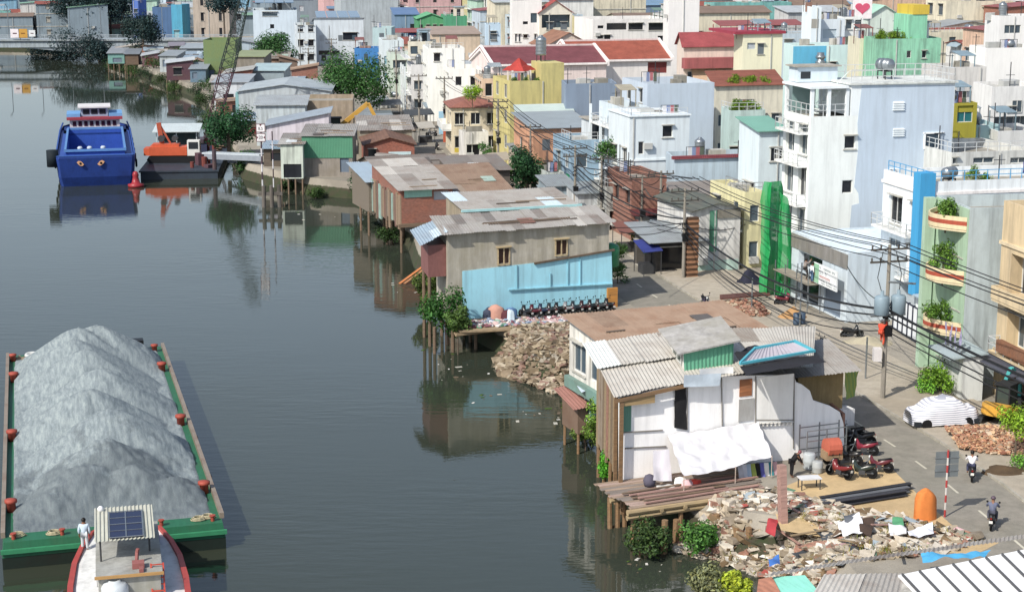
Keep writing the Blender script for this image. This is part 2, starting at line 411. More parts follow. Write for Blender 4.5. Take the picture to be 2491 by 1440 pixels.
def house(label, P, w, d, h, ang=14.5, wall=None, name='house', cat='house', roof='flat', roofm=None, rise=1.2, wins=(), par=.8, ov=.35, sheets=False, trim=None, group=None, detail=None, base=GZ, su=1.6, reg=True, skew=0, skirt=None):
    root = thing(name, label, cat, (P[0], P[1], base), ang, group)
    if detail is None: detail = P[1] < 265
    wall = wall or pl(WHITE)
    wins = [q for q in wins if q[1] > .02 and q[1] + q[3] < (w if q[0] in 'SN' else d) - .02 and q[2] >= 0 and q[2] + q[4] < h - .02]
    mb = MB(); wall_faces(mb, w, d, h, wins, skirt if skirt is not None else (0 if name in RIVER else -2.5 if base <= GZ else 0))
    if roof == 'flat':
        t = .15
        for z0, z1 in ((h - par, h),):
            I = [(t, t), (w - t, t), (w - t, d - t), (t, d - t)]; O = [(0, 0), (w, 0), (w, d), (0, d)]
            for i in range(4):
                j = (i + 1) % 4
                mb.face([(*O[i], h), (*O[j], h), (*I[j], h), (*I[i], h)])
                mb.face([(*I[i], h), (*I[j], h), (*I[j], h - par - .06), (*I[i], h - par - .06)])
    mb.build('wall', wall, root)
    if roof == 'flat':
        r = MB(); r.face([(.15, .15, h - par), (w - .15, .15, h - par), (w - .15, d - .15, h - par), (.15, d - .15, h - par)])
        r.build('roof', roofm or M('concrete', 'a5a29b'), root)
    else: roof_part(root, w, d, h, roof, roofm or M('wave', '8e9396'), rise, ov, sheets, wall, su)
    for q in wins: window(root, w, d, q, detail)
    if trim:
        tb = MB(); e = .12
        for z in ([h] if trim[0] == 'top' else trim[0]):
            tb.box(-e, w + e, -e, -.002, z - .22, z - .003); tb.box(-e, -.002, 0, d + e, z - .22, z - .003)
        tb.build('cornice', trim[1], root)
    if skew: skew_tree(root, skew)
    if reg: HB.append((root, P, w, d, h + base, ang, base)); root['_r'] = roof
    root['_w'] = w; root['_d'] = d; root['_h'] = h
    return root
def grid(f, L, h, cols, floors, ww=1.1, hh=1.4, k='g', z0=1.0, fh=3.3, skip=()):
    o = []
    for i in range(cols):
        for j in range(floors):
            if (i, j) in skip: continue
            o.append((f, L * (i + .5) / cols - ww / 2, z0 + j * fh, ww, hh, k))
    return o
def bld(label, u1, v1, u2, y, d=12, ang=14.5, wins=None, **k):
    """house whose south wall has its top left corner seen at (u1, v1) at distance y and runs to u2"""
    x, _, z = ray_y(u1, v1, y); w = max(1.5, width_to(x, y, z, ang, u2)); base = k.get('base', GZ); h = z - base
    if k.get('roof', 'flat') in ('mono', 'gablex', 'hip', 'monox'): pass
    ws = []
    if wins:
        n = Vector((math.sin(R(ang)), -math.cos(R(ang)), 0)); ex = Vector((math.cos(R(ang)), math.sin(R(ang)), 0)); ey = Vector((-math.sin(R(ang)), math.cos(R(ang)), 0))
        O = Vector((x, y, 0)); C = Vector((0, 0, CAMZ))
        def hit(u, v, f):
            D = Vector(((u - CX) / F, cP - (v - CY) / F * sP, -sP - (v - CY) / F * cP))
            if f == 'S': t = (O - C).dot(n) / D.dot(n); p = C + D * t - O; return p.dot(ex), p.z - base
            t = (O - C).dot(ex) / D.dot(ex); p = C + D * t - O; return p.dot(ey), p.z - base
        for q in wins:
            if q[0] in ('s', 'w'):              # measured opening
                f = q[0].upper(); a, za = hit(q[1], q[2], f); b, zb = hit(q[3], q[4], f)
                ws.append((f, min(a, b), min(za, zb), abs(a - b), abs(za - zb), q[5], *(q[6:])))
            elif q[0] == 'grid': ws += grid(q[1], w if q[1] in 'SN' else d, h, *q[2:])
            else: ws.append(q)
    return house(label, (x, y), w, d, h, ang, wins=ws, **k)
# ------------------------------------------------------------------ props
LEAFS = {}
def tree(label, P, h, rw, rh, col='2f4a22', n=1500, leaf=.5, name='tree', cat='tree', group=None, seed=0, base=GZ, clumps=14, trunk=.22, lean=(0, 0), flat=1.0):
    """tapered trunk with limbs; crown of leaf clumps with gaps between them"""
    g = random.Random(seed + 5)
    root = thing(name, label, cat, (P[0], P[1], base), 0, group)
    tb = MB(); cz = h - rh
    top = Vector((lean[0], lean[1], cz)); tb.tube([(0, 0, -.6), (lean[0] * .4, lean[1] * .4, cz * .5), tuple(top)], [trunk, trunk * .8, trunk * .55], 7)
    cs = []
    for i in range(clumps):
        a = g.uniform(0, 6.28); b = math.asin(g.uniform(-.55, .95)); r = g.uniform(.45, .85)
        c = top + Vector((math.cos(a) * math.cos(b) * rw * r, math.sin(a) * math.cos(b) * rw * r * flat, math.sin(b) * rh * r))
        cs.append((c, g.uniform(.34, .58) * rw))
        if i < 9: tb.tube([tuple(top * .8), tuple((top * .8 + c) / 2 + Vector((0, 0, .1))), tuple(c)], [trunk * .4, trunk * .28, .02], 5)
    tb.build('trunk', M('wood', '5a4c3e'), root)
    mb = MB(); n = int(n * 3.0); leaf *= .6; cs.append((top, rw * .5)); cs.append((top + Vector((0, 0, rh * .35)), rw * .45))
    for i in range(n):
        c, r = cs[i % len(cs)]
        d = Vector((g.gauss(0, 1), g.gauss(0, 1), g.gauss(0, 1))).normalized(); p = c + d * r * g.uniform(.55, 1.08) * Vector((1, 1, .8)).length / 1.62
        s = leaf * g.uniform(.5, 1.15); t = (d + Vector((g.uniform(-.7, .7), g.uniform(-.7, .7), g.uniform(-.2, .9)))).normalized()
        x = t.orthogonal().normalized(); x = (Matrix.Rotation(g.uniform(0, 6.28), 3, t) @ x); q = t.cross(x)
        mb.cur = 0 if g.random() < .6 else 1
        mb.face([p - x * s * .6, p + q * s * .32 + t * s * .1, p + x * s * .6, p - q * s * .32 + t * s * .1])
    c = rgb(col)
    mb.build('crown', [M('leaf', dk(c, 1.3), sc=.7), M('leaf', dk(c, 2.5), sc=.7)], root)
    return root
def bush(label, P, r, h, col='3d5a2a', n=500, leaf=.3, name='bush', group=None, seed=0, base=GZ, sx=1.0):
    return tree(label, P, h, r, h * .55, col, n, leaf, name, 'bush', group, seed, base, 9, .06, (0, 0), sx)

def stainless_tank(label, P, z, s=1.0, flat=True, col=None, rz=0):
    root = thing('water_tank', label, 'water tank', (P[0], P[1], z), rz, 'rooftop water tanks')
    st = MB(); ta = MB()
    if flat:
        for x in (-.5, .5):
            for y in (-.35, .35): st.beam((x * s, y * s, 0), (x * s, y * s, .75 * s), .08)
        st.beam((-.6 * s, 0, .7 * s), (.6 * s, 0, .7 * s), .7 * s, .06)
        ta.lathe([(.05 * s, -.95 * s), (.4 * s, -.85 * s), (.52 * s, -.7 * s), (.52 * s, -.3 * s), (.55 * s, -.28 * s), (.55 * s, -.22 * s), (.52 * s, -.2 * s), (.52 * s, .25 * s), (.55 * s, .27 * s), (.52 * s, .33 * s), (.52 * s, .7 * s), (.4 * s, .85 * s), (.05 * s, .95 * s)], 14, (0, 0, 1.27 * s), 'x')
    else:
        for k in range(4):
            a = k * 1.57 + .78; st.beam((math.cos(a) * .42 * s, math.sin(a) * .42 * s, 0), (math.cos(a) * .42 * s, math.sin(a) * .42 * s, .6 * s), .07)
        pr_ = [(.3 * s, .6 * s)]
        for k in range(5): z0 = (.62 + k * .34) * s; pr_ += [(.52 * s, z0), (.55 * s, z0 + .14 * s), (.52 * s, z0 + .3 * s)]
        ta.lathe(pr_ + [(.35 * s, 2.42 * s), (.2 * s, 2.5 * s), (.2 * s, 2.6 * s)], 14)
    st.build('stand', IRON, root); ta.build('tank', col or STEEL, root, True)
    return root

def person(label, P, pose, shirt, trousers, rz=0, base=GZ, hat=None, skin='8a5f45', hair='17130f'):
    """pose: dict of joints (metres, facing +y) grown into one continuous body"""
    root = thing('person', label, 'person', (P[0], P[1], base), rz)
    J = {k: Vector(v) for k, v in pose.items()}
    def grow(name, chains, mat, sub=1):
        vs = []; es = []; rs = []; idx = {}
        def vid(k, p, r):
            if k in idx: return idx[k]
            idx[k] = len(vs); vs.append(tuple(p)); rs.append(r); return idx[k]
        for ch in chains:
            prev = None
            for k, p, r in ch:
                i = vid(k, p, r)
                if prev is not None and prev != i: es.append((prev, i))
                prev = i
        me = bpy.data.meshes.new(name); me.from_pydata(vs, es, []); me.materials.append(mat)
        o = bpy.data.objects.new(name, me); COL.objects.link(o); o.parent = root
        sk = o.modifiers.new('skin', 'SKIN'); sk.use_smooth_shade = True; ss = o.modifiers.new('sub', 'SUBSURF'); ss.levels = sub; ss.render_levels = sub
        for i, sv in enumerate(me.skin_vertices[0].data): sv.radius = (rs[i], rs[i]); sv.use_root = (i == 0)
        return o
    def limb(tag_, a, b, c, ra, rb, rc): return [(tag_ + a, J[a], ra), (tag_ + b, J[b], rb), (tag_ + c, J[c], rc)]
    hip = (J['hl'] + J['hr']) / 2; chest = J['neck'] - (J['neck'] - hip) * .25; up = (J['head'] - J['neck']).normalized()
    body = [[('hip', hip, .13), ('ch', chest, .14), ('nk', J['neck'], .055), ('jaw', J['neck'] + up * .09, .07), ('hd', J['head'], .095), ('top', J['head'] + up * .08, .06)],
            [('jaw', J['neck'] + up * .09, .07), ('nose', J['head'] + Vector((0, .1, -.03)), .016)]]
    for s in 'lr':
        sg = -1 if s == 'l' else 1
        body.append([('hip', hip, .13), ('h' + s, J['h' + s], .09), ('k' + s, J['k' + s], .058), ('a' + s, J['a' + s], .038), ('t' + s, J['a' + s] + (J.get('toe') or Vector((0, .17, -.05))), .03)])
        body.append([('ch', chest, .14), ('s' + s, J['s' + s], .055), ('e' + s, J['e' + s], .04), ('w' + s, J['w' + s], .028)])
        d = (J['w' + s] - J['e' + s]).normalized(); side = d.cross(Vector((0, 1, 0))); side = side.normalized() if side.length > .1 else Vector((1, 0, 0))
        palm = J['w' + s] + d * .06; body[-1].append(('p' + s, palm, .032))
        for i, (o_, L) in enumerate(((-.03, .075), (-.01, .09), (.01, .085), (.03, .065))):
            body.append([('p' + s, palm, .032), ('f%s%d' % (s, i), palm + d * .04 + side * o_, .010), ('g%s%d' % (s, i), palm + d * (.04 + L * .5) + side * o_ + Vector((0, 0, -.008)), .009), ('q%s%d' % (s, i), palm + d * (.04 + L * .9) + side * o_ + Vector((0, 0, -.03)), .007)])
        body.append([('p' + s, palm, .032), ('th' + s, J['w' + s] + d * .05 + side * -.05, .011), ('tt' + s, J['w' + s] + d * .09 + side * -.065, .009)])
    b = grow('body', body, M('plain', skin, rough=.6))
    sh = [[('hip', hip + Vector((0, 0, -.02)), .165), ('ch', chest, .175), ('nk', J['neck'] - up * .03, .085)]]
    tr = [[('hip', hip, .15)]]
    for s in 'lr':
        sh.append([('ch', chest, .175), ('s' + s, J['s' + s], .085), ('e' + s, J['e' + s], .065), ('c' + s, J['e' + s].lerp(J['w' + s], .8), .052)])
        tr.append([('hip', hip, .15), ('h' + s, J['h' + s], .115), ('k' + s, J['k' + s], .082), ('c' + s, J['k' + s].lerp(J['a' + s], .9), .062)])
    grow('shirt', sh, shirt); grow('trousers', tr, trousers)
    hb = MB(); hc = J['head'] + up * .03
    r = .135 if hat else .112
    hb.lathe([(r, .0), (r * .97, .05), (r * .75, .1), (r * .35, .135), (.01, .14)], 12, tuple(hc + Vector((0, -.012, -.01))))
    if not hat: hb.lathe([(.09, -.07), (.105, .0)], 10, tuple(hc + Vector((0, -.03, 0))))
    hb.build('helmet' if hat else 'hair', M('plain', hat or hair, rough=.4), root, True)
    return root
STAND = dict(hl=(-.09, 0, .9), hr=(.09, 0, .9), kl=(-.1, .02, .48), kr=(.11, .0, .48), al=(-.12, 0, .07), ar=(.13, -.03, .07), neck=(0, .0, 1.43), head=(0, .03, 1.57), sl=(-.19, 0, 1.36), sr=(.19, 0, 1.36), el=(-.26, -.02, 1.08), er=(.26, -.02, 1.08), wl=(-.25, .08, .84), wr=(.26, .06, .84))
RIDE = dict(hl=(-.1, -.12, .82), hr=(.1, -.12, .82), kl=(-.2, .3, .74), kr=(.2, .3, .74), al=(-.2, .12, .33), ar=(.2, .12, .33), neck=(0, .0, 1.33), head=(0, .05, 1.48), sl=(-.19, .0, 1.26), sr=(.19, .0, 1.26), el=(-.3, .2, 1.05), er=(.3, .2, 1.05), wl=(-.3, .46, 1.0), wr=(.3, .46, 1.0))
CLIMB = dict(hl=(-.1, 0, .95), hr=(.1, 0, .95), kl=(-.14, .28, .72), kr=(.12, .16, .5), al=(-.12, .22, .28), ar=(.12, .06, .07), neck=(0, .02, 1.48), head=(0, .08, 1.62), sl=(-.2, .02, 1.4), sr=(.2, .02, 1.4), el=(-.26, .25, 1.35), er=(.25, .22, 1.42), wl=(-.12, .46, 1.5), wr=(.12, .42, 1.65))
SQUAT = dict(hl=(-.1, -.1, .45), hr=(.1, -.1, .45), kl=(-.16, .28, .5), kr=(.16, .28, .5), al=(-.15, .2, .07), ar=(.15, .22, .07), neck=(0, .12, .95), head=(0, .2, 1.08), sl=(-.19, .1, .88), sr=(.19, .1, .88), el=(-.24, .34, .66), er=(.24, .34, .66), wl=(-.12, .5, .48), wr=(.12, .5, .5))
BEND = dict(hl=(-.09, 0, .9), hr=(.09, 0, .9), kl=(-.1, .03, .48), kr=(.1, .0, .48), al=(-.12, 0, .07), ar=(.12, -.05, .07), neck=(0, .34, 1.3), head=(0, .45, 1.38), sl=(-.18, .3, 1.24), sr=(.18, .3, 1.24), el=(-.22, .45, 1.0), er=(.22, .45, 1.0), wl=(-.16, .58, .8), wr=(.16, .58, .8))

MOTO = {}
def motorbike(label, P, rz, col='2a2c30', base=GZ, group=None, seat='1a1a1c', lean=8):
    root = thing('motorbike', label, 'motorbike', (P[0], P[1], base), rz, group)
    if lean: root.rotation_euler.x = 0; root.rotation_euler.y = R(lean)
    if not MOTO:
        MOTO['b'] = 1
        b = MB()                                # body shell: leg shield, step-through frame, tail
        prof = [(.44, .62, .95, .17), (.36, .38, .98, .21), (.22, .32, .72, .12), (.02, .36, .62, .11), (-.2, .42, .74, .15), (-.5, .52, .8, .14), (-.78, .68, .84, .07)]
        vs = []
        for y, z0, z1, hw in prof: vs += [(-hw * .7, y, z0), (hw * .7, y, z0), (hw, y, (z0 + z1) / 2), (hw * .7, y, z1), (-hw * .7, y, z1), (-hw, y, (z0 + z1) / 2)]
        fs = [(i * 6 + k, i * 6 + (k + 1) % 6, i * 6 + 6 + (k + 1) % 6, i * 6 + 6 + k) for i in range(len(prof) - 1) for k in range(6)]
        b.mesh(vs, fs + [tuple(range(6)), tuple(range(len(vs) - 6, len(vs)))]); MOTO['body'] = b
        s = MB(); s.mesh([(-.11, .02, .74), (.11, .02, .74), (.14, -.35, .8), (-.14, -.35, .8), (.11, -.72, .87), (-.11, -.72, .87), (-.1, .02, .66), (.1, .02, .66), (.13, -.35, .72), (-.13, -.35, .72), (.1, -.72, .8), (-.1, -.72, .8)], [(0, 1, 2, 3), (3, 2, 4, 5), (0, 6, 7, 1), (1, 7, 8, 2), (2, 8, 10, 4), (0, 3, 9, 6), (3, 5, 11, 9), (5, 4, 10, 11)]); MOTO['seat'] = s
        e = MB(); e.box(-.13, .13, -.2, .16, .22, .45); e.tube([(.14, .05, .3), (.17, -.3, .28), (.18, -.8, .36)], [.03, .045, .055], 8); e.beam((0, -.25, .3), (0, -.68, .3), .22, .06); MOTO['engine'] = e
        f = MB()
        for x in (-.08, .08): f.tube([(x, .68, .3), (x, .5, .72), (x * .6, .42, .98)], .022, 6)
        f.beam((-.1, .75, .58), (.1, .55, .62), .1, .02); MOTO['fork'] = f
        h = MB(); h.tube([(-.34, .28, 1.04), (-.2, .36, 1.02), (0, .4, .98), (.2, .36, 1.02), (.34, .28, 1.04)], .018, 6)
        for x in (-.24, .24): h.tube([(x, .34, 1.03), (x * 1.25, .36, 1.2)], .01, 4); h.lathe([(.05, -.01), (.06, .0), (.05, .01)], 8, (x * 1.25, .36, 1.22), 'y')
        MOTO['handlebar'] = h
        l = MB(); l.lathe([(.07, -.06), (.09, 0), (.07, .04), (.02, .05)], 10, (0, .48, .88), 'y'); MOTO['headlight'] = l
        w = MB(); w.lathe([(.225, -.045), (.27, -.05), (.3, -.02), (.3, .02), (.27, .05), (.225, .045), (.225, -.045)], 18, (0, 0, 0), 'x'); MOTO['tyre'] = w
        q = MB(); q.lathe([(.06, -.05), (.06, .05)], 8, (0, 0, 0), 'x'); q.lathe([(.21, -.03), (.23, -.03), (.23, .03), (.21, .03), (.21, -.03)], 16, (0, 0, 0), 'x')
        for k in range(5): a = k * 1.2566; q.beam((0, math.cos(a) * .05, math.sin(a) * .05), (0, math.cos(a) * .22, math.sin(a) * .22), .03)
        MOTO['rim'] = q
        t = MB(); t.box(-.05, .05, -.82, -.79, .66, .74); MOTO['tail_light'] = t
        pz = MB(); pz.box(-.09, .09, -.86, -.845, .46, .6); MOTO['number_plate'] = pz
        MOTO['me'] = {}
    def part(nm, mat, par, loc=(0, 0, 0)):
        key = (nm, mat.name); o = MOTO['me'].get(key)
        if o is None:
            ob = MOTO[nm].build(nm, mat, par, nm in ('body', 'tyre', 'headlight', 'seat')); MOTO['me'][key] = ob.data
        else:
            ob = bpy.data.objects.new(nm, o); COL.objects.link(ob); ob.parent = par
        ob.location = loc; return ob
    part('body', M('plain', col, rough=.3, spec=.6), root); part('seat', M('plain', seat, rough=.5), root); part('engine', IRON, root)
    part('fork', STEEL, root); part('handlebar', BLACK, root); part('headlight', M('plain', 'd9dcd8', rough=.2), root)
    part('tail_light', M('plain', '8c1612', rough=.3), root); part('number_plate', M('plain', 'dcdcd6'), root)
    for y in (.68, -.58):
        wh = bpy.data.objects.new('wheel', None); COL.objects.link(wh); wh.parent = root; wh.location = (0, y, .3)
        part('tyre', M('plain', '141416', rough=.8), wh); part('rim', STEEL, wh)
    return root

def chunk(mb, c, s, g):
    vs = []
    for x in (-1, 1):
        for y in (-1, 1):
            for z in (-1, 1): vs.append(Vector((x * s * g.uniform(.3, 1), y * s * g.uniform(.3, 1), z * s * g.uniform(.12, .42))))
    m = Matrix.Rotation(g.uniform(0, 6.28), 3, 'Z') @ Matrix.Rotation(g.uniform(-.6, .6), 3, 'X')
    mb.mesh([m @ v + Vector(c) for v in vs], [(0, 1, 3, 2), (4, 6, 7, 5), (0, 4, 5, 1), (2, 3, 7, 6), (0, 2, 6, 4), (1, 5, 7, 3)])
def inside(p, poly):
    r = False; j = len(poly) - 1
    for i in range(len(poly)):
        a, b = poly[i], poly[j]
        if (a[1] > p[1]) != (b[1] > p[1]) and p[0] < (b[0] - a[0]) * (p[1] - a[1]) / (b[1] - a[1] + 1e-9) + a[0]: r = not r
        j = i
    return r
def rubble(name, label, cat, poly, zf, n, smin, smax, mats, seed=1, pw=4):
    g = random.Random(seed); mb = MB(); xs = [p[0] for p in poly]; ys = [p[1] for p in poly]; k = 0
    while k < n:
        p = (g.uniform(min(xs), max(xs)), g.uniform(min(ys), max(ys)))
        if not inside(p, poly): continue
        k += 1; mb.cur = min(int(g.random() ** 1.5 * len(mats)), len(mats) - 1)
        chunk(mb, (p[0], p[1], zf(*p) + g.uniform(-.05, .12)), smin + (smax - smin) * g.random() ** pw, g)
    o = mb.build(name, mats); return tag(o, label, cat, kind='stuff')
def drape(name, label, cat, pts, mat, sag=.1, nx=10, ny=8, seed=0, parent=None, group=None, wav=.06):
    """hanging or lying cloth through four corner points"""
    a, b, c, d = map(Vector, pts); vs = []; nor = (b - a).cross(d - a).normalized()
    for j in range(ny + 1):
        for i in range(nx + 1):
            u, v = i / nx, j / ny
            p = (a * (1 - u) + b * u) * (1 - v) + (d * (1 - u) + c * u) * v
            p = p + Vector((0, 0, -sag * 4 * u * (1 - u) * (.3 + v * (1 - v) * 2))) + nor * wav * noise.noise(p * 1.7 + Vector((seed, 0, 0))) * 2
            vs.append(p)
    mb = MB(); mb.mesh(vs, [(j * (nx + 1) + i, j * (nx + 1) + i + 1, (j + 1) * (nx + 1) + i + 1, (j + 1) * (nx + 1) + i) for j in range(ny) for i in range(nx)])
    o = mb.build(name, mat, parent, True)
    if label: tag(o, label, cat, group)
    return o
def heap(name, label, cat, P, rx, ry, h, mat, rz=0, base=GZ, n=14, seed=0, kind=None, rough=.12, dome=False):
    vs = [(0, 0, h)]; fs = []; m = 18
    for j in range(1, n + 1):
        for i in range(m):
            a = 6.2832 * i / m; r = j / n; e = 1 + .18 * noise.noise(Vector((math.cos(a) * 1.3, math.sin(a) * 1.3, seed))) + (.09 * math.sin(a * 5 + j * .55) if dome else 0)
            z = (h * (1 - min(1, r) ** 7) ** .5 if dome else h * (1 - r) ** 1.1) - (.15 if j == n else 0)
            p = Vector((math.cos(a) * rx * r * e, math.sin(a) * ry * r * e, z)); p.z += rough * noise.noise(p * 1.5 + Vector((seed, 3, 1))) * (j < n); vs.append(p)
    for i in range(m): fs.append((0, 1 + i, 1 + (i + 1) % m))
    for j in range(n - 1):
        for i in range(m): fs.append((1 + j * m + i, 1 + (j + 1) * m + i, 1 + (j + 1) * m + (i + 1) % m, 1 + j * m + (i + 1) % m))
    o = MB().mesh(vs, fs).build(name, mat, None, True, (P[0], P[1], base), (0, 0, R(rz))); return tag(o, label, cat, kind=kind)

# ------------------------------------------------------------------ ground, water, street
def water_material():
    t = NT('water'); b = t.b
    n0 = t.noise(t.coord((.02, .02, 1)), 1.0, 3)
    t.base(t.mix(t.ramp(n0, .35, .7), (.032, .038, .025), (.036, .045, .036)))
    b.inputs['Roughness'].default_value = .015; b.inputs['IOR'].default_value = 1.38; b.inputs['Specular IOR Level'].default_value = .5
    v = t.coord((.35, 1.25, 1), (0, 0, R(8)))
    w1 = t.noise(v, 1.1, 3, .55); w2 = t.noise(t.coord((.5, 1.0, 1), (0, 0, R(-20))), 3.2, 2)
    calm = t.ramp(t.noise(t.coord((.02, .035, 1)), 1.2, 3), .4, .68)
    h = t.math('ADD', t.math('MULTIPLY', w1, t.math('ADD', t.math('MULTIPLY', calm, 1.5), .06)), t.math('MULTIPLY', w2, .12))
    sy_ = t.add('ShaderNodeSeparateXYZ'); t.l.new(t.coord(), sy_.inputs[0]); fd = t.add('ShaderNodeMapRange'); fd.inputs['From Min'].default_value = 130; fd.inputs['From Max'].default_value = 300; fd.inputs['To Min'].default_value = 1; fd.inputs['To Max'].default_value = .18; t.l.new(sy_.outputs[1], fd.inputs['Value'])
    h = t.math('MULTIPLY', h, fd.outputs[0]); t.bump(h, .3, .07)
    return t.m
WATERM = water_material()
wb = MB(); wb.face([(-5000, -200, 0), (5000, -200, 0), (5000, 6000, 0), (-5000, 6000, 0)])
struct(wb.build('river_water', WATERM))

bank_px = [(1850, 1440), (1835, 1385), (1720, 1365), (1610, 1300), (1530, 1230), (1500, 1160), (1468, 1075), (1412, 985), (1385, 950), (1268, 915), (1205, 860), (1140, 825), (1075, 770), (1062, 700), (1000, 650), (985, 600), (945, 570), (910, 515), (890, 485), (840, 484), (740, 474), (690, 462), (640, 452), (585, 436), (560, 390), (528, 340), (505, 290), (490, 248), (440, 226), (400, 211), (350, 188), (300, 171), (255, 157)]
bank = [at(u, v, 0)[:2] for u, v in bank_px]
bank = [(16.5, 50), (14.5, 60)] + bank + [(-104, 452), (-112, 475), (-160, 484), (-260, 492), (-900, 520)]
def offset(poly, k):                            # a little inland
    out = []
    for i, p in enumerate(poly):
        a, b = poly[max(i - 1, 0)], poly[min(i + 1, len(poly) - 1)]; d = Vector((b[0] - a[0], b[1] - a[1])).normalized(); out.append((p[0] + d.y * k, p[1] - d.x * k))
    return out
def inland_w(i): return (3.0, 3.4, 3.8, 3.6, 3.0, 2.2)[i] if i < 6 else 1.1
o1_, o2_ = offset(bank, 1.0), bank
inl = [(b[0] + (a[0] - b[0]) * inland_w(i), b[1] + (a[1] - b[1]) * inland_w(i)) for i, (a, b) in enumerate(zip(o1_, o2_))]
def ground_h(x, y):
    best = None; q = Vector((x, y))
    for i in range(len(bank) - 1):
        a, b = Vector(bank[i]), Vector(bank[i + 1]); ab = b - a; t = max(0, min(1, (q - a).dot(ab) / ab.length_squared)); e = q - (a + ab * t)
        if best is None or e.length < best[0]: best = (e.length, (ab.y * (q - a).x - ab.x * (q - a).y) > 0, inland_w(i) * (1 - t) + inland_w(i + 1) * t)
    return -.6 if not best[1] else min(GZ, -.6 + 2.6 * best[0] / best[2])
import bmesh
def land():
    far = [(-900, 6000), (5000, 6000), (5000, -100), (40, -100), (22, 30)]
    bm = bmesh.new(); tops = [bm.verts.new((x, y, GZ)) for x, y in inl]; lows = [bm.verts.new((x, y, -.6)) for x, y in bank]
    for i in range(len(tops) - 1): bm.faces.new((lows[i], lows[i + 1], tops[i + 1], tops[i]))
    ring = tops + [bm.verts.new((x, y, GZ)) for x, y in far]
    es = []
    for i in range(len(ring)):
        a, b = ring[i], ring[(i + 1) % len(ring)]; e = bm.edges.get((a, b)) or bm.edges.new((a, b)); es.append(e)
    bmesh.ops.triangle_fill(bm, edges=es, use_beauty=True)
    me = bpy.data.meshes.new('ground'); bm.to_mesh(me); bm.free(); t = NT('ground'); v = t.coord(); n1 = t.noise(v, .12, 7, .7); n2 = t.noise(v, 1.3, 6, .7); n3 = t.noise(v, 9, 4, .7)
    sx = t.add('ShaderNodeSeparateXYZ'); t.l.new(v, sx.inputs[0])
    c = t.mix(t.ramp(n1, .4, .62), rgb('a09a8e'), rgb('807a70')); c = t.mix(t.math('MULTIPLY', n3, .4), c, rgb('5f5a52'))
    hz = t.ramp(t.math('ADD', sx.outputs[2], t.math('MULTIPLY', n2, -.5)), .9, 1.72); c = t.mix(hz, t.mix(t.ramp(n2, .4, .6), rgb('3d392c'), rgb('2f3a22')), c)
    t.base(c); t.bump(n3, .6, .04); t.b.inputs['Roughness'].default_value = .95; me.materials.append(t.m)
    o = bpy.data.objects.new('ground', me); COL.objects.link(o); struct(o)
land()
# street: centre line
ST = [(26.2, 70), (25.0, 80), (23.9, 88.5), (22.7, 95), (20.2, 105), (16.0, 122), (11.6, 139), (6.9, 161), (.2, 197), (-6.3, 222), (-12.0, 243), (-18.5, 270), (-32, 330), (-50, 400), (-66, 470)]
def ribbon(name, line, o0, o1, z, mat, dash=None):
    L = offset(line, o0); Rr = offset(line, o1); mb = MB()
    for i in range(len(line) - 1): mb.face([(*L[i], z), (*Rr[i], z), (*Rr[i + 1], z), (*L[i + 1], z)])
    return struct(mb.build(name, mat))
ribbon('road', ST, -3.0, 2.9, GZ + .006, M('ground', '8b887e', c2='99938a'))
# raised pavement along the house side, with its kerb
def pavement():
    A = offset(ST, 3.0)[1:9]; B = offset(ST, 3.0 + 6.5)[1:9]; mb = MB()
    for i in range(len(A) - 1):
        a, b, c, d = A[i], B[i], B[i + 1], A[i + 1]
        mb.face([(*a, GZ + .13), (*b, GZ + .13), (*c, GZ + .13), (*d, GZ + .13)]); mb.face([(*a, GZ - .1), (*a, GZ + .13), (*d, GZ + .13), (*d, GZ - .1)])
    struct(mb.build('pavement', M('ground', 'b5ad9f', c2='a09686')))
    kb = MB()
    K = offset(ST, 2.86)[1:9]
    for i in range(len(A) - 1): kb.mesh([(*K[i], GZ), (*K[i + 1], GZ), (*A[i + 1], GZ), (*A[i], GZ), (*K[i], GZ + .14), (*K[i + 1], GZ + .14), (*A[i + 1], GZ + .137), (*A[i], GZ + .137)], [(0, 1, 5, 4), (4, 5, 6, 7), (1, 2, 6, 5)])
    struct(kb.build('kerb', M('concrete', 'b4b0a6')))
pavement()
def along(line, s):
    for i in range(len(line) - 1):
        a, b = Vector(line[i]), Vector(line[i + 1]); L = (b - a).length
        if s <= L: return a.lerp(b, s / L), (b - a).normalized()
        s -= L
    return Vector(line[-1]), (b - a).normalized()
dm = MB()
for k in range(1, 40):
    p, d = along(ST, k * 4.3); n = Vector((d.y, -d.x)) * .07; q = p + d * 1.5
    dm.face([(p.x - n.x, p.y - n.y, GZ + .011), (p.x + n.x, p.y + n.y, GZ + .011), (q.x + n.x, q.y + n.y, GZ + .011), (q.x - n.x, q.y - n.y, GZ + .011)])
struct(dm.build('road_marking', M('plain', 'c9c4b0')))
# bare sandy verge on the river side of the road
sv = MB(); V = [at(*p)[:2] for p in ((1870, 1200), (2010, 1140), (2080, 1120), (2150, 1120), (2230, 1200), (2330, 1290), (2430, 1320), (2370, 1350), (2150, 1330), (1900, 1290))]
sv.face([(*p, GZ + .012) for p in V]); struct(sv.build('sandy_ground', M('ground', 'cdb48a', c2='b39c7a')))
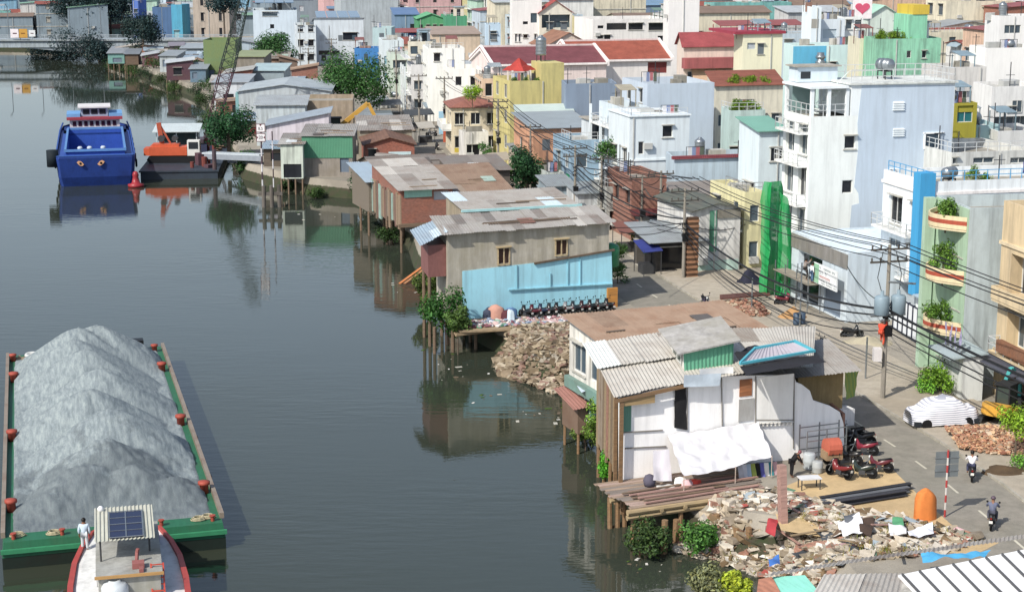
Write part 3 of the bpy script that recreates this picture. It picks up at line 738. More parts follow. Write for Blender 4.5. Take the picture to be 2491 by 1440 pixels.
# ------------------------------------------------------------------ riverside houses (left of the street)
class Fr:
    """local frame of a wall: x along the wall, y inward"""
    def __init__(s, O, ang, base=GZ):
        s.O = Vector((O[0], O[1], base)); s.ang = ang
        s.k = 0; s.ex = Vector((math.cos(R(ang)), math.sin(R(ang)), 0)); s.ey = Vector((-s.ex.y, s.ex.x, 0)); s.C = Vector((0, 0, CAMZ))
    def loc(s, p): q = Vector(p) - s.O; return Vector((q.dot(s.ex) - s.k * q.dot(s.ey), q.dot(s.ey), q.z))
    def D(s, u, v): return Vector(((u - CX) / F, cP - (v - CY) / F * sP, -sP - (v - CY) / F * cP))
    def S(s, u, v, off=0): d = s.D(u, v); t = ((s.O + s.ey * off - s.C).dot(s.ey)) / d.dot(s.ey); return s.loc(s.C + d * t)
    def W(s, u, v, off=0): d = s.D(u, v); t = ((s.O + s.ex * off - s.C).dot(s.ex)) / d.dot(s.ex); return s.loc(s.C + d * t)
    def H(s, u, v, z): return s.loc(at(u, v, z))
    def wpt(s, x, y, z=0): return s.O + s.ex * (x + s.k * y) + s.ey * y + Vector((0, 0, z))
def poly_plate(pts, t=.04):
    """thin plate in the plane of a south wall, proud of it"""
    mb = MB(); n = len(pts); vs = [tuple(p) for p in pts] + [(p[0], p[1] + t, p[2]) for p in pts]
    return mb.mesh(vs, [tuple(range(n)), tuple(range(n, 2 * n))[::-1]] + [(i, (i + 1) % n, n + (i + 1) % n, n + i) for i in range(n)])
SH_GREY = [M('sheet', '9d9993', rust=.4), M('sheet', '8f8a84', rust=.6), M('sheet', 'b3b0aa', rust=.3), M('sheet', '86807a', rust=.7)]
SH_BROWN = [M('sheet', '9a806a', rust=.7, rc='7d5d48'), M('sheet', '8d7662', rust=.8, rc='6d5140'), M('sheet', 'a48d78', rust=.5), M('sheet', '938474', rust=.6)]
SH_DARK = [M('sheet', '76716c', rust=.6), M('sheet', '696460', rust=.7), M('sheet', '837d77', rust=.4), M('sheet', '79706a', rust=.8)]
SH_BLUE = [M('sheet', '8ea3b4', rust=.2), M('sheet', '76909f', rust=.25), M('sheet', 'b5c8d4', rust=.15)]
WOOD = M('wood', '7a6450'); POST = M('wood', '8a6a48'); PINKW = M('wood', 'b08a80')

# --- the white shack in the foreground
f1 = Fr((6.0, 89.1), 21.7); f1.k = .235
r1 = thing('waterfront_shack', 'large patched white shack with a green dormer standing over the water in the foreground', 'house', f1.O, 21.7)
S = f1.S
wl = [S(*p) for p in ((1506, 1180), (1506, 968), (1560, 955), (1660, 932), (1755, 915), (1930, 912), (1937, 930), (1952, 936), (1970, 950), (1978, 974), (1990, 978), (2020, 988), (2043, 1002), (2052, 1030), (2055, 1112))]
poly_plate(wl, .18).build('wall', pl('ffffff', .12), r1)
W1 = wl[-1].x
mb = MB(); mb.box(W1 - .2, W1 - .02, .18, 7.2, -.2, 2.3); mb.box(.15, W1 - .2, 6.8, 7, 0, 4.6); mb.build('rear_wall', M('brick', 'a5715a'), r1)
mb = MB(); g = random.Random(8)
for i in range(12): mb.mat(g.randrange(4)).box(0 + g.uniform(0, .06), .15, .2 + i * .56, .74 + i * .56, g.uniform(-.3, .3), 5.0 + g.uniform(-.3, .1))
mb.build('river_wall', [M('wood', '7d6a54'), M('sheet', '9a8a78', rust=.6), M('brick', 'a5715a'), M('wood', 'a08a6a')], r1)
for i in range(5): m_ = MB(); m_.tube([(.15, .3 + i * 1.6, -3.2), (.2, .3 + i * 1.6, 0)], .13, 6); m_.build('stilt', POST, r1)
for u0, v0, u1, v1, m, nm in ((1508, 968, 1535, 1048, M('wave', '5f9a86', dir='X', sc=2.4, rust=.15), 'green_panel'), (1842, 918, 1928, 1020, pl('f3f3f0', .1), 'door'), (1800, 924, 1829, 962, M('wood', 'a8683c'), 'shutter'), (1798, 972, 1833, 1022, M('sheet', 'a7a7a5', rust=.3), 'window')):
    a, b = S(u0, v0, -.05), S(u1, v1, -.05); m_ = MB(); m_.box(a.x, b.x, -.05, -.003, b.z, a.z); m_.build(nm, m, r1)
for (u0, v0, u1, v1) in ((1672, 932, 1672, 1045), (1755, 918, 1757, 1035), (1838, 915, 1838, 1030), (1932, 915, 1930, 1090), (1506, 1052, 1612, 1046), (1840, 1021, 1932, 1021), (1520, 1090, 1620, 1085)):
    mb = MB(); mb.beam(S(u0, v0, -.03), S(u1, v1, -.03), .09, .06); mb.build('batten', M('wood', '8f8b86'), r1)
mb = MB()
a, b = S(1842, 1033, -.04), S(1930, 1029, -.04)
for i in range(9): p = a.lerp(b, (i + .5) / 9); mb.lathe([(.02, -.1), (.1, -.08), (.1, .05), (.16, .08), (.16, .1)], 8, tuple(p))
mb.build('balusters', pl('e8e6e0', .2), r1)
drape('black_tarp', 'torn black tarp hanging down the upper white wall of the foreground shack', 'tarp', [f1.wpt(*S(*p, -.1)) for p in ((1642, 932), (1668, 928), (1672, 1046), (1640, 1040))], M('cloth', '232325'), .02, 6, 8)
# roof: sheets in patches
mb = MB(); e = S(1506, 960).z; e2 = S(1660, 930).z
def P1(x, y, z): return (x, y, z)
mb.sheets((-.6, -.5, e), (4.1, -.5, e2 + .1), (4.1, 3.2, e2 + .55), (-.6, 3.2, e + .55), mats=4, rng=random.Random(3))
mb.sheets((-.8, 2.9, e + .65), (5.0, 2.9, e2 + .75), (5.0, 7.4, e2 + 1.0), (-.8, 7.4, e + 1.0), mats=4, rng=random.Random(5))
mb.sheets((4.0, -.4, e2 + .1), (9.0, -.4, S(1800, 905).z + .1), (9.4, 7.4, e2 + .7), (4.0, 7.4, e2 + .9), mats=4, rng=random.Random(6))
mb.sheets((8.8, -.5, S(1800, 905).z + .14), (W1 - 2.6, -.5, S(1935, 893).z), (W1 + .6, 7.4, S(1935, 893).z + .2), (8.8, 7.4, e2 + .8), mats=4, rng=random.Random(8))
mb.build('roof', [M('sheet', 'b9b5ac', rust=.35), M('sheet', 'a39c92', rust=.5), M('sheet', 'd6dcd8', rust=.15), M('sheet', '948b80', rust=.6)], r1)
mb = MB(); mb.box(.0, 1.9, -.42, -.2, e - .55, e - .08); mb.build('fascia_board', M('wood', 'b09468'), r1)
mb = MB(); mb.beam((-.5, -.45, e - .2), (4.1, -.45, e2 - .05), .1, .2); mb.beam((-.1, -.35, -.2), (-.1, -.35, e - .1), .22); mb.beam((-.15, .9, -.4), (-.15, .9, e), .2); mb.build('timber_frame', POST, r1)
# dormer
f1d = 1.2
A, B, C_, D_ = S(1665, 908, f1d), S(1783, 903, f1d), S(1785, 826, f1d), S(1662, 856, f1d)
mb = MB(); n = 26
vs = []
for i in range(n + 1):
    t = i / n; p = A.lerp(B, t); q = D_.lerp(C_, t); o = -.04 if i % 2 else .0; vs += [(p.x, p.y + o, p.z), (q.x, q.y + o, q.z)]
mb.mesh(vs, [(2 * i, 2 * i + 2, 2 * i + 3, 2 * i + 1) for i in range(n)])
dm_ = mb.build('dormer', M('plain', '5fae8c', rough=.45), r1)
mb = MB(); x0 = A.x; mb.mesh([(x0, 1.25, A.z), (x0, 4.4, A.z), (x0, 4.4, D_.z + .4), (x0, 1.25, D_.z)], [(0, 1, 2, 3)]); mb.mesh([(B.x, 1.25, B.z), (B.x, 4.4, B.z), (B.x, 4.4, C_.z + .4), (B.x, 1.25, C_.z)], [(0, 1, 2, 3)])
mb.build('side_wall', pl('e6e4dd', .3), dm_)
mb = MB(); mb.box(x0 - .06, x0 - .01, 1.7, 3.6, A.z + .45, D_.z - .1); mb.build('window', M('glass', '3c4a46'), dm_)
mb = MB()
for y in (1.7, 2.62, 3.55): mb.box(x0 - .1, x0 - .06, y, y + .08, A.z + .4, D_.z - .05)
for z in (A.z + .4, D_.z - .13): mb.box(x0 - .1, x0 - .062, 1.78, 3.55, z, z + .08)
mb.build('frame', FRAME, dm_)
mb = MB(); mb.slab([(x0 - .5, .9, D_.z + .02), (B.x + .35, .9, C_.z + .02), (B.x + .3, 4.9, C_.z + .5), (x0 - .7, 4.9, D_.z + .5)], .1); mb.build('dormer_roof', M('concrete', 'b5b3b0'), dm_)
drape('plastic_sheet', 'pale blue plastic sheet folded over the eave below the green dormer', 'plastic sheet', [f1.wpt(*S(*p, -.62)) for p in ((1664, 912), (1755, 908), (1750, 938), (1664, 942))], M('cloth', 'c2d3e2'), .02, 8, 5, 3)
drape('white_sheet', 'white plastic sheet lying on the eave under the green corrugated dormer', 'plastic sheet', [f1.wpt(*S(*p, -.2)) for p in ((1700, 897), (1783, 892), (1783, 908), (1702, 911))], M('cloth', 'eef0f2'), .01, 6, 3, 8)
# turquoise-edged skylight roof and black sheets beside it
zz = e2 + 1.25
q = [f1.H(*p, zz + GZ) for p in ((1800, 888), (1835, 852), (1932, 834), (1982, 858))]
mb = MB(); mb.sheets(q[0], q[3], q[2], q[1], mats=1, su=3, pitch=.3); mb.build('lean_to_roof', M('sheet', 'b4aeb8', rust=.2), r1)
mb = MB()
for i in range(4): mb.beam(Vector(q[i]) + Vector((0, 0, .12)), Vector(q[(i + 1) % 4]) + Vector((0, 0, .08)), .13, .14)
mb.build('edge_trim', M('plain', '3fb4c8'), r1)
for i, (pp, lb) in enumerate(((((1786, 860), (1835, 838), (1850, 842), (1805, 885)), 'black sheet on the roof left of the turquoise edged lean-to'), (((1800, 892), (1985, 862), (2010, 880), (1815, 912)), 'long black sheet on the roof in front of the turquoise edged lean-to'))):
    drape('roofing_felt', lb, 'roofing felt', [at(*p, zz + GZ - .12) for p in pp], M('cloth', '2c2b30'), .0, 10, 5, i)
# brown back room at the street end
b0 = S(1968, 985, 2.4); b1 = S(2048, 1000, 2.4); top = S(2048, 900, 2.4).z
mb = MB(); mb.box(b0.x - .8, b1.x, 2.4, 7.0, 0, top); mb.build('back_room', M('concrete', 'a8926a'), r1)
mb = MB(); mb.sheets((b0.x - 5, 1.6, top + .1), (b1.x + .9, 1.6, top + .02), (b1.x + .9, 7.6, top + .5), (b0.x - 5, 7.6, top + .5), mats=2, rng=random.Random(4)); mb.build('back_roof', SH_GREY[:2], r1)
drape('curtain', 'green and yellow striped curtain hanging at the street end of the foreground shack', 'curtain', [f1.wpt(b1.x + .12, 2.5, top - .1), f1.wpt(b1.x + 1.3, 3.0, top - .1), f1.wpt(b1.x + 1.1, 3.0, top - 1.9), f1.wpt(b1.x + .3, 2.5, top - 1.9)], M('cloth', 'b5b23a', stripe='X', c2='2f7d5a', sc=3), .05, 8, 8, 2)
mb = MB(); mb.box(b1.x + .05, b1.x + 1.2, 2.0, 3.0, .9, 1.9); tag(mb.build('cabinet', pl('dedfe2', .2), None, False, f1.O, (0, 0, R(21.7))), 'white metal cabinet at the street corner of the foreground shack', 'cabinet')
skew_tree(r1, f1.k); f1.k = 0
# deck on posts
dL, dR = f1.loc(at(1540, 1232, 2.2)), f1.loc(at(1890, 1195, 2.2))
dk_ = thing('timber_deck', 'old timber deck on posts in front of the foreground shack', 'deck', f1.O, 21.7)
mb = MB(); g = random.Random(4)
for i in range(15):
    y0 = dL.y + .05 + i * (abs(dL.y) - .1) / 15; x1 = dR.x + g.uniform(-.2, .4)
    mb.cur = g.randrange(3); T = Matrix.Rotation(R(g.uniform(-.8, .8)), 4, 'Z'); mb.box(dL.x - .2 + g.uniform(-.15, .3), x1, y0, y0 + .28, .02 + g.uniform(0, .05), .1, T)
mb.build('planks', [M('wood', 'a08a78'), M('wood', '8b8078'), M('wood', 'b79e92')], dk_)
mb = MB()
for y, z, r in ((dL.y + .05, -.12, .17), (dL.y + .1, -.42, .15), (-2.4, -.12, .15)): mb.tube([(dL.x - .3, y, z), (dR.x * .5, y + .1, z + .03), (dR.x + .2, y, z)], r, 8)
for x in (0.2, 1.6, 3.2, 5.2): mb.tube([(x, dL.y - .1, -.2), (x, -.1, -.2)], .12, 6)
mb.build('beams', M('wood', 'b09a74'), dk_)
for i, x in enumerate((dL.x + .1, dL.x + .55, dL.x + .95, dL.x + 3.0, dL.x + 4.4, dL.x + 5.9, dL.x + 7.6)):
    for y in (dL.y + .25, -1.6):
        m_ = MB(); m_.tube([(x, y, -3), (x + g.uniform(-.08, .08), y, -.25)], [.15, .13], 7); m_.build('post', POST, dk_)
for i in range(9):                              # loose boards lying on the deck
    y = dL.y + .3 + i * .24; x0 = dL.x + g.uniform(.2, 1.2); L = g.uniform(4, 7.5)
    m_ = MB(); m_.beam((0, 0, .0), (L, .1 * (i % 3), 0), .16, .06); o = m_.build('plank', [PINKW, WOOD, M('wood', 'a07a70')][i % 3], None, False, f1.wpt(x0, y, .2 + .05 * (i % 2)), (0, 0, R(21.7 + g.uniform(-3, 4))))
    tag(o, 'weathered plank lying loose on the deck before the foreground shack', 'plank', 'loose planks on the deck')
# white awning on poles
pa = [f1.wpt(*S(*p)) for p in ((1625, 1056, -.1), (1845, 1026, -.1))]; pf = [f1.wpt(*S(*p)) for p in ((1878, 1108, -2.6), (1664, 1160, -3.3))]
drape('awning', 'big white tarp stretched as an awning from the white wall over the deck', 'awning', [pa[0], pa[1], pf[0], pf[1]], M('cloth', 'd9d9df'), .26, 26, 18, 4, wav=.1)
for p, lb in ((pf[0], 'thin pole propping the right corner of the white awning'), (pf[1], 'thin pole propping the left corner of the white awning'), (Vector(pf[0]).lerp(Vector(pf[1]), .42) - Vector((0, 0, .12)), 'thin pink pole under the middle of the white awning')):
    m_ = MB(); m_.beam((0, 0, 0), (0, .02, p[2] - GZ - .1), .05); tag(m_.build('pole', M('wood', 'b9a79c'), None, False, (p[0], p[1], GZ + .1)), lb, 'pole', 'poles under the awning')
# laundry rail under the awning
a = f1.wpt(*S(1790, 1130, -2.3)); b = f1.wpt(*S(1885, 1122, -2.0)); tx = (b - a); n = 9
rl = thing('clothes_rail', 'metal clothes rail standing on the deck under the white awning', 'clothes rail', (0, 0, 0)); mb = MB(); mb.tube([a, b], .03)
for p in (a, b): mb.tube([p, (p.x, p.y, GZ + .1)], .025)
mb.build('rail', STEEL, rl)
for i, c in enumerate(('b9bcc6', 'cfd6e4', 'a9c2dd', '9fb04a', '1e2020', '5b5fb5', 'f0f0f0', '1b8a96', 'caa0a8')):
    p = a.lerp(b, (i + .3) / n); q = a.lerp(b, (i + 1.05) / n); d = Vector((0, 0, -1.0 - .15 * (i % 3)))
    nm = ('grey', 'pale lilac', 'light blue', 'olive green', 'black', 'violet', 'white', 'teal', 'dusty pink')[i]
    nn = Vector((.25, -.12, 0)); o = drape('shirt', nm + ' garment hanging on the rail under the white awning', 'clothing', [p, q + nn * .3, q + nn + d, p + nn * .5 + d], M('cloth', c), 0, 4, 5, i, group='clothes on the rail')
# things on the deck and beside the wall
o = drape('bedding', 'white striped blanket hung over a frame at the left end of the deck', 'blanket', [f1.wpt(*S(*p)) for p in ((1590, 1095, -1.0), (1628, 1092, -1.0), (1634, 1170, -1.9), (1588, 1168, -1.9))], M('cloth', 'e4e2e6', stripe='X', sc=5, c2='a8a4b0'), .05, 12, 8, 5)
p = f1.wpt(*S(1580, 1150, -1.6)); tag(MB().lathe([(.05, 0), (.3, .05), (.36, .3), (.25, .6), (.05, .7)], 9).build('sack', M('cloth', '5a5668'), None, True, (p.x, p.y, GZ + .1)), 'dark purple bundle beside the striped blanket on the deck', 'bundle')
for i, (u, v, c, lb) in enumerate(((1690, 1177, 'd63a24', 'bright red plastic bag on the deck boards'), (1672, 1180, 'e0b8be', 'pink plastic bag next to the red bag on the deck'), (1655, 1176, 'e8e8e6', 'white plastic bag left of the pink bag on the deck'), (1618, 1187, 'c9c7c2', 'flat grey mat on the left of the deck'))):
    p = at(u, v, 2.15); s = (1.5, 1, .3) if i == 3 else (1, .8, .8)
    tag(heap('plastic_bag' if i < 3 else 'mat', lb, 'bag' if i < 3 else 'mat', p, .42 * s[0], .35 * s[1], .38 * s[2], M('cloth', c), 20, 2.15, 6, i, rough=.2, dome=True), lb, 'bag' if i < 3 else 'mat')
# --- pile bushes and creepers along the waterline
for i, (u, v, h, r, c, lb) in enumerate(((1575, 1335, 1.7, 1.2, '2e4226', 'dark green bush growing among posts below the deck'), (1690, 1330, 1.4, 1.2, '365a2b', 'low green bush at the waterline right of the bare post'), (1488, 1170, 2.4, 1.0, '3f7a25', 'bright green creeper at the river corner of the white shack'), (1452, 1110, 5.2, .9, '4d6a2e', 'creeper climbing the river side of the foreground shack'), (1405, 1030, 3.0, 1.1, '44542c', 'drooping bush over the water left of the creeper'), (1425, 1080, 2.2, .9, '50663a', 'scrub growing on stilts beside the pink towels'), (1084, 842, 5.2, 1.9, '274a22', 'dark bush below the river end of the cyan walled house'), (1114, 850, 4.4, 1.1, '39502a', 'leafy bush against the end of the cyan wall'), (1040, 745, 3.6, 1.4, '3d4f28', 'yellowish bush by the red sheet wall over the water'), (884, 495, 4.6, 2.0, '1f3a22', 'tall dark shrub on the bank left of the brick stilt house'), (600, 420, 3.0, 2.2, '2b4a2a', 'green scrub on the bank under the gangway'), (1730, 1437, 1.2, 1.2, '59604a', 'dusty grey green scrub at the bottom edge by the water'), (1790, 1440, 1.3, .7, '7a8a30', 'yellow green spiky plant beside the turquoise roof'))):
    P = at(u, v, .4); bush(lb, P, r, h, c, 620, .34 if i < 6 or i > 10 else .45, 'bush', seed=i, base=.2)

# --- brown-roofed house behind it
h2 = house('white walled house with a brown sheet roof and glazed river end behind the foreground shack', (5.6, 98), 10.6, 5.4, 5.6, 21.7, pl('e9e6dd', .5), 'waterfront_house', 'house', 'mono', SH_BROWN, .5, [('W', .4, 2.9, 1.9, 1.9, 'y'), ('W', 2.9, 2.9, 1.9, 1.9, 'y'), ('S', .25, 3.0, 1.2, 2.1, 'y'), ('W', 1, .3, 3, 1.3, 't')], sheets=True, ov=.45)
mb = MB(); mb.box(-.35, -.02, 0, 5.4, 1.75, 2.45); mb.build('green_band', M('sheet', '6d938a', rust=.4), h2)
mb = MB(); mb.box(5.2, 6.8, -.1, -.01, 3.4, 4.2); mb.box(7.2, 10.3, -.14, -.01, 4.4, 5.2); mb.build('turquoise_panel', pl('9fd6cf', .3), h2)
drape('plastic_sheet', 'pale sheet of awning plastic over the side hut left of the foreground shack', 'plastic sheet', [at(u, v, 4.2) for u, v in ((1400, 935), (1462, 912), (1466, 935), (1415, 955))], M('cloth', 'c3d4e6'), .02, 6, 4, 1)
hs = thing('side_hut', 'tiny hut on stilts with a rusty red roof on the river side of the shack', 'hut', at(1405, 1060, 1.2), 21.7)
mb = MB(); mb.box(0, 1.6, 0, 2.4, .1, 1.9); mb.build('wall', M('sheet', '7b6555', rust=.8), hs)
mb = MB(); mb.sheets((-.5, -.6, 1.8), (1.9, -.6, 2.05), (1.9, 2.6, 2.6), (-.5, 2.6, 2.35), mats=2); mb.build('roof', [M('sheet', '9a6a5e', rust=.4), M('sheet', '85574c', rust=.6)], hs)
for x in (.1, 1.5):
    for y in (.1, 2.2): mb = MB(); mb.tube([(x, y, -2.5), (x, y, .1)], .09, 6); mb.build('stilt', POST, hs)
for i, (u, c, lb) in enumerate(((1478, 'b0409a', 'magenta towel hanging over the railing by the river creeper'), (1486, '2f3f8f', 'dark blue towel hanging over the railing by the river creeper'))):
    p = Vector(at(u, 1108, 2.1)) + Vector((0, -.25 * i, 0)); drape('towel', lb, 'towel', [p + Vector((0, 0, 1)), p + Vector((.28, .05, 1)), p + Vector((.3, .05, 0)), p], M('cloth', c), 0, 4, 4, i)
# --- rubble banks
rb_mats = [M('concrete', 'c9bfb0'), M('concrete', 'b5a894'), M('concrete', 'dcd6cc'), M('concrete', '93887a'), M('brick', 'a8745c'), M('plain', '7a6446')]
polyA = [at(u, v, z)[:2] for u, v, z in ((1215, 905, .2), (1385, 962, .2), (1400, 900, 2), (1400, 790, 2), (1230, 800, 2), (1205, 850, .6))]
def zA(x, y):
    return max(0, ground_h(x, y)) + .08
rubble('rubble', 'rubble bank with broken brick sloping into the water before the motorbike yard', 'rubble', polyA, zA, 3800, .06, .5, [M('concrete', 'a89a86'), M('concrete', '8d7e6a'), M('concrete', 'bdb2a0'), M('plain', '6b5c46'), M('brick', '8d6a58')], 3)
polyB = [at(u, v, z)[:2] for u, v, z in ((1640, 1335, .1), (1645, 1275, 1.2), (1700, 1225, 2), (1790, 1205, 2), (1900, 1190, 2), (2000, 1230, 2), (2230, 1270, 2), (2380, 1310, 2), (2300, 1345, 2), (1960, 1400, 1.5), (1850, 1395, .2), (1740, 1360, .15))]
def zB(x, y):
    return max(0, ground_h(x, y)) + .06 + .14 * noise.noise(Vector((x * .5, y * .5, 0)))
rubble('rubble', 'rubble and demolition waste spread over the vacant lot by the water', 'rubble', polyB, zB, 9000, .035, .5, rb_mats, 7, 6)
gm = [M('cloth', c) for c in ('e2ddd4', 'd2c8ba', 'c4bcae', '6a5644', '8f8a7c', 'a8473c', '557a62', '4a5056', '9aaab4', 'c9a0a4')]
g = random.Random(9); mb = MB(); k = 0
while k < 620:
    p = (g.uniform(12, 24), g.uniform(70, 92))
    if not inside(p, polyB): continue
    k += 1; mb.cur = min(9, int(g.random() ** 1.6 * 10)); s = .05 + .5 * g.random() ** 3; c = Vector((p[0], p[1], zB(*p) + .14)); a = g.uniform(0, 6.28); x = Vector((math.cos(a), math.sin(a), g.uniform(-.4, .4))) * s; y = Vector((-math.sin(a), math.cos(a), g.uniform(-.4, .4))) * s * .7
    mb.face([c - x - y, c + x - y * .8 + Vector((0, 0, .05)), c + x + y]); mb.face([c - x - y, c + x + y, c - x * .8 + y + Vector((0, 0, .1 * s))])
tag(mb.build('litter', gm), 'scattered rags, plastic and paper lying over the rubble of the vacant lot', 'litter', kind='stuff')
for i, (pp, c, nm, lb) in enumerate((
    (((2035, 1268), (2090, 1250), (2110, 1292), (2050, 1300)), 'f2f2f4', 'white_sheet', 'white sheet crumpled on the rubble left of the brown cloth'),
    (((2082, 1262), (2130, 1262), (2118, 1305), (2092, 1290)), '4a3a30', 'brown_cloth', 'dark brown cloth lying on the rubble of the vacant lot'),
    (((2160, 1275), (2205, 1280), (2205, 1302), (2165, 1300)), 'ececee', 'white_sheet', 'white sheet in front of the green rag on the rubble'),
    (((2205, 1290), (2268, 1270), (2272, 1292), (2215, 1305)), 'e8e9f2', 'white_sheet', 'white plastic sheet near the foot of the orange sacks'),
    (((2170, 1258), (2195, 1262), (2200, 1285), (2172, 1282)), '4d9a6c', 'green_rag', 'green rag lying on the rubble behind the orange sacks'),
    (((1868, 1262), (1895, 1260), (1885, 1300), (1862, 1290)), 'b83038', 'red_rag', 'red rag snagged at the edge of the rubble by the upright plank'),
    (((1868, 1358), (1895, 1350), (1898, 1368), (1872, 1374)), '2b6fc4', 'blue_bag', 'small blue bag at the water edge of the rubble'),
    (((2240, 1345), (2410, 1338), (2395, 1352), (2245, 1362)), '2fa6dc', 'blue_tarp', 'bright blue tarp heaped along the edge of the white roof'),
    (((2050, 1250), (2085, 1248), (2080, 1265), (2055, 1268)), '5d636c', 'grey_sheet', 'grey sheet crumpled behind the white sheet on the rubble'))):
    P4 = [Vector(at(u, v, 2.55 if i < 5 or i == 8 else (1.95 if i < 7 else 3.0))) for u, v in pp]
    drape(nm, lb, nm.split('_')[1], P4, M('cloth', c), -.03, 14, 10, i, wav=.13)
for i in range(16):
    p = None
    while not p or not inside(p, polyB): p = (g.uniform(13, 23), g.uniform(72, 90))
    m_ = MB(); L = g.uniform(1.2, 3); m_.beam((0, 0, 0), (L, 0, g.uniform(-.15, .35)), .14, .05); tag(m_.build('plank', [WOOD, PINKW, M('wood', '9a8464')][i % 3], None, False, (p[0], p[1], zB(*p) + .2), (0, 0, g.uniform(0, 6.28))), 'broken board lying on the rubble of the vacant lot', 'plank', 'boards on the rubble')
mb = MB(); k = 0
while k < 2600:
    c0 = (g.uniform(11, 22), g.uniform(70, 84))
    if not inside(c0, polyB) or noise.noise(Vector((c0[0] * .6, c0[1] * .6, 2))) < .12: k += 1; continue
    for _ in range(6):
        k += 1; p = Vector((c0[0] + g.gauss(0, .15), c0[1] + g.gauss(0, .15), 0)); p.z = zB(*c0) + .1; a = g.uniform(0, 6.28); d = Vector((math.cos(a), math.sin(a), g.uniform(.5, 1.6))) * g.uniform(.1, .28); s_ = Vector((-math.sin(a), math.cos(a), 0)) * .03; mb.cur = g.randrange(2); mb.face([p - s_, p + s_, p + d])
tag(mb.build('weeds', [M('leaf', '6d7a36'), M('leaf', '8f8a48')]), 'dry green weeds sprouting between the rubble of the vacant lot', 'weeds', kind='stuff')
o = heap('orange_sacks', 'tall pile of orange sacking standing on the vacant lot beside the road sign', 'sacks', at(2248, 1262), .55, .42, 1.55, M('cloth', 'de7a10'), 0, GZ, 14, 4, rough=.4, dome=True)
o.scale = (1, 1, 1)
mb = MB(); a = at(1995, 1225); b = at(2215, 1190); a, b = Vector(a), Vector(b)
st_ = thing('steel_girder', 'pair of dark steel beams lying on the sandy verge of the vacant lot', 'girder', a)
for k, o_ in enumerate((0, .5, .95)):
    m_ = MB(); d = (b - a) * (1, .95, .9)[k]; m_.beam((0, -o_, .12), d + Vector((0, -o_, .12)), .34, .05); m_.beam((0, -o_, .22), d + Vector((0, -o_, .22)), .05, .3); m_.beam((0, -o_, .36), d + Vector((0, -o_, .36)), .3, .04); m_.build('beam', M('plain', ('3a3c42', '6d7178', '44454d')[k], metal=.3), st_)
m_ = MB(); m_.beam((0, 0, 0), (.1, .3, 3.1), .45, .35); tag(m_.build('plank', PINKW, None, False, at(1905, 1275, 1.9), (0, R(-3), R(15))), 'tall pinkish timber post standing upright at the edge of the rubble', 'post')
for i, (u, v, h, lb) in enumerate(((1614, 1345, 1.8, 'bare orange brown post standing in the water left of the bush'), (1642, 1325, 1.4, 'short brown post between two bushes at the waterline'), (1838, 1330, 1.6, 'post at the left foot of the rubble slope'), (1740, 1320, 1.6, 'brown post under the right side of the deck'), (1788, 1345, 1.4, 'dark post standing in the water below the rubble'), (1818, 1350, 1.5, 'leaning dark post at the toe of the rubble'))):
    m_ = MB(); m_.tube([(0, 0, -2), (.05, .03, h)], [.19, .17], 8); tag(m_.build('mooring_post', POST, None, False, at(u, v, 0)), lb, 'post')
# --- roof at the bottom right corner
zr = 5.0
c = [at(1975, 1440, zr - .3), at(2010, 1402, zr), at(2491, 1318, zr), at(2600, 1440, zr - .8)]
f0 = Fr((12.6, 62.5), 19)
r0 = thing('waterfront_shack', 'nearest shack, cut by the lower right corner, with a white ribbed roof', 'house', f0.O, 19)
def L0(u, v, z): return tuple(f0.loc(at(u, v, z)))
mb = MB(); mb.slab([L0(2185, 1398, 5.02), L0(2520, 1330, 5.02), L0(2760, 1560, 4.4), L0(2420, 1640, 4.4)], .08); wr = mb.build('roof', M('sheet', 'eceef0', rust=.12, rc='9a9a98'), r0)
mb = MB()
for i in range(9):
    t = i / 8; a = Vector(L0(2195, 1396, 5.09)).lerp(Vector(L0(2515, 1331, 5.09)), t); b = Vector(L0(2425, 1640, 4.47)).lerp(Vector(L0(2755, 1560, 4.47)), t); mb.beam(a, b, .07, .1)
mb.build('rib', M('plain', '56585c'), wr)
mb = MB(); mb.sheets(L0(1975, 1450, 4.55), L0(2190, 1440, 4.8), L0(2200, 1396, 4.95), L0(2005, 1398, 4.9), mats=3); mb.sheets(L0(1870, 1400, 4.6), L0(2491, 1312, 4.85), L0(2491, 1303, 4.8), L0(1880, 1392, 4.55), mats=3); mb.build('grey_roof', SH_GREY[:3], r0)
mb = MB(); mb.slab([L0(1905, 1448, 4.3), L0(2000, 1448, 4.5), L0(1958, 1398, 4.6), L0(1880, 1402, 4.4)], .06); mb.build('turquoise_roof', M('sheet', '7ed3c0', rust=.15), r0)
mb = MB(); mb.slab([L0(1840, 1448, 4.0), L0(1903, 1448, 4.3), L0(1878, 1402, 4.4), L0(1845, 1408, 4.1)], .06); mb.build('tile_roof', M('tile', 'd08a6c'), r0)
mb = MB(); a, b = f0.loc(at(1850, 1420, 4)), f0.loc(at(2540, 1330, 4.5)); mb.box(a.x, b.x - 4, a.y - 7, a.y - .5, -2, 1.6); mb.build('wall', pl('c9c6bd', .5), r0)

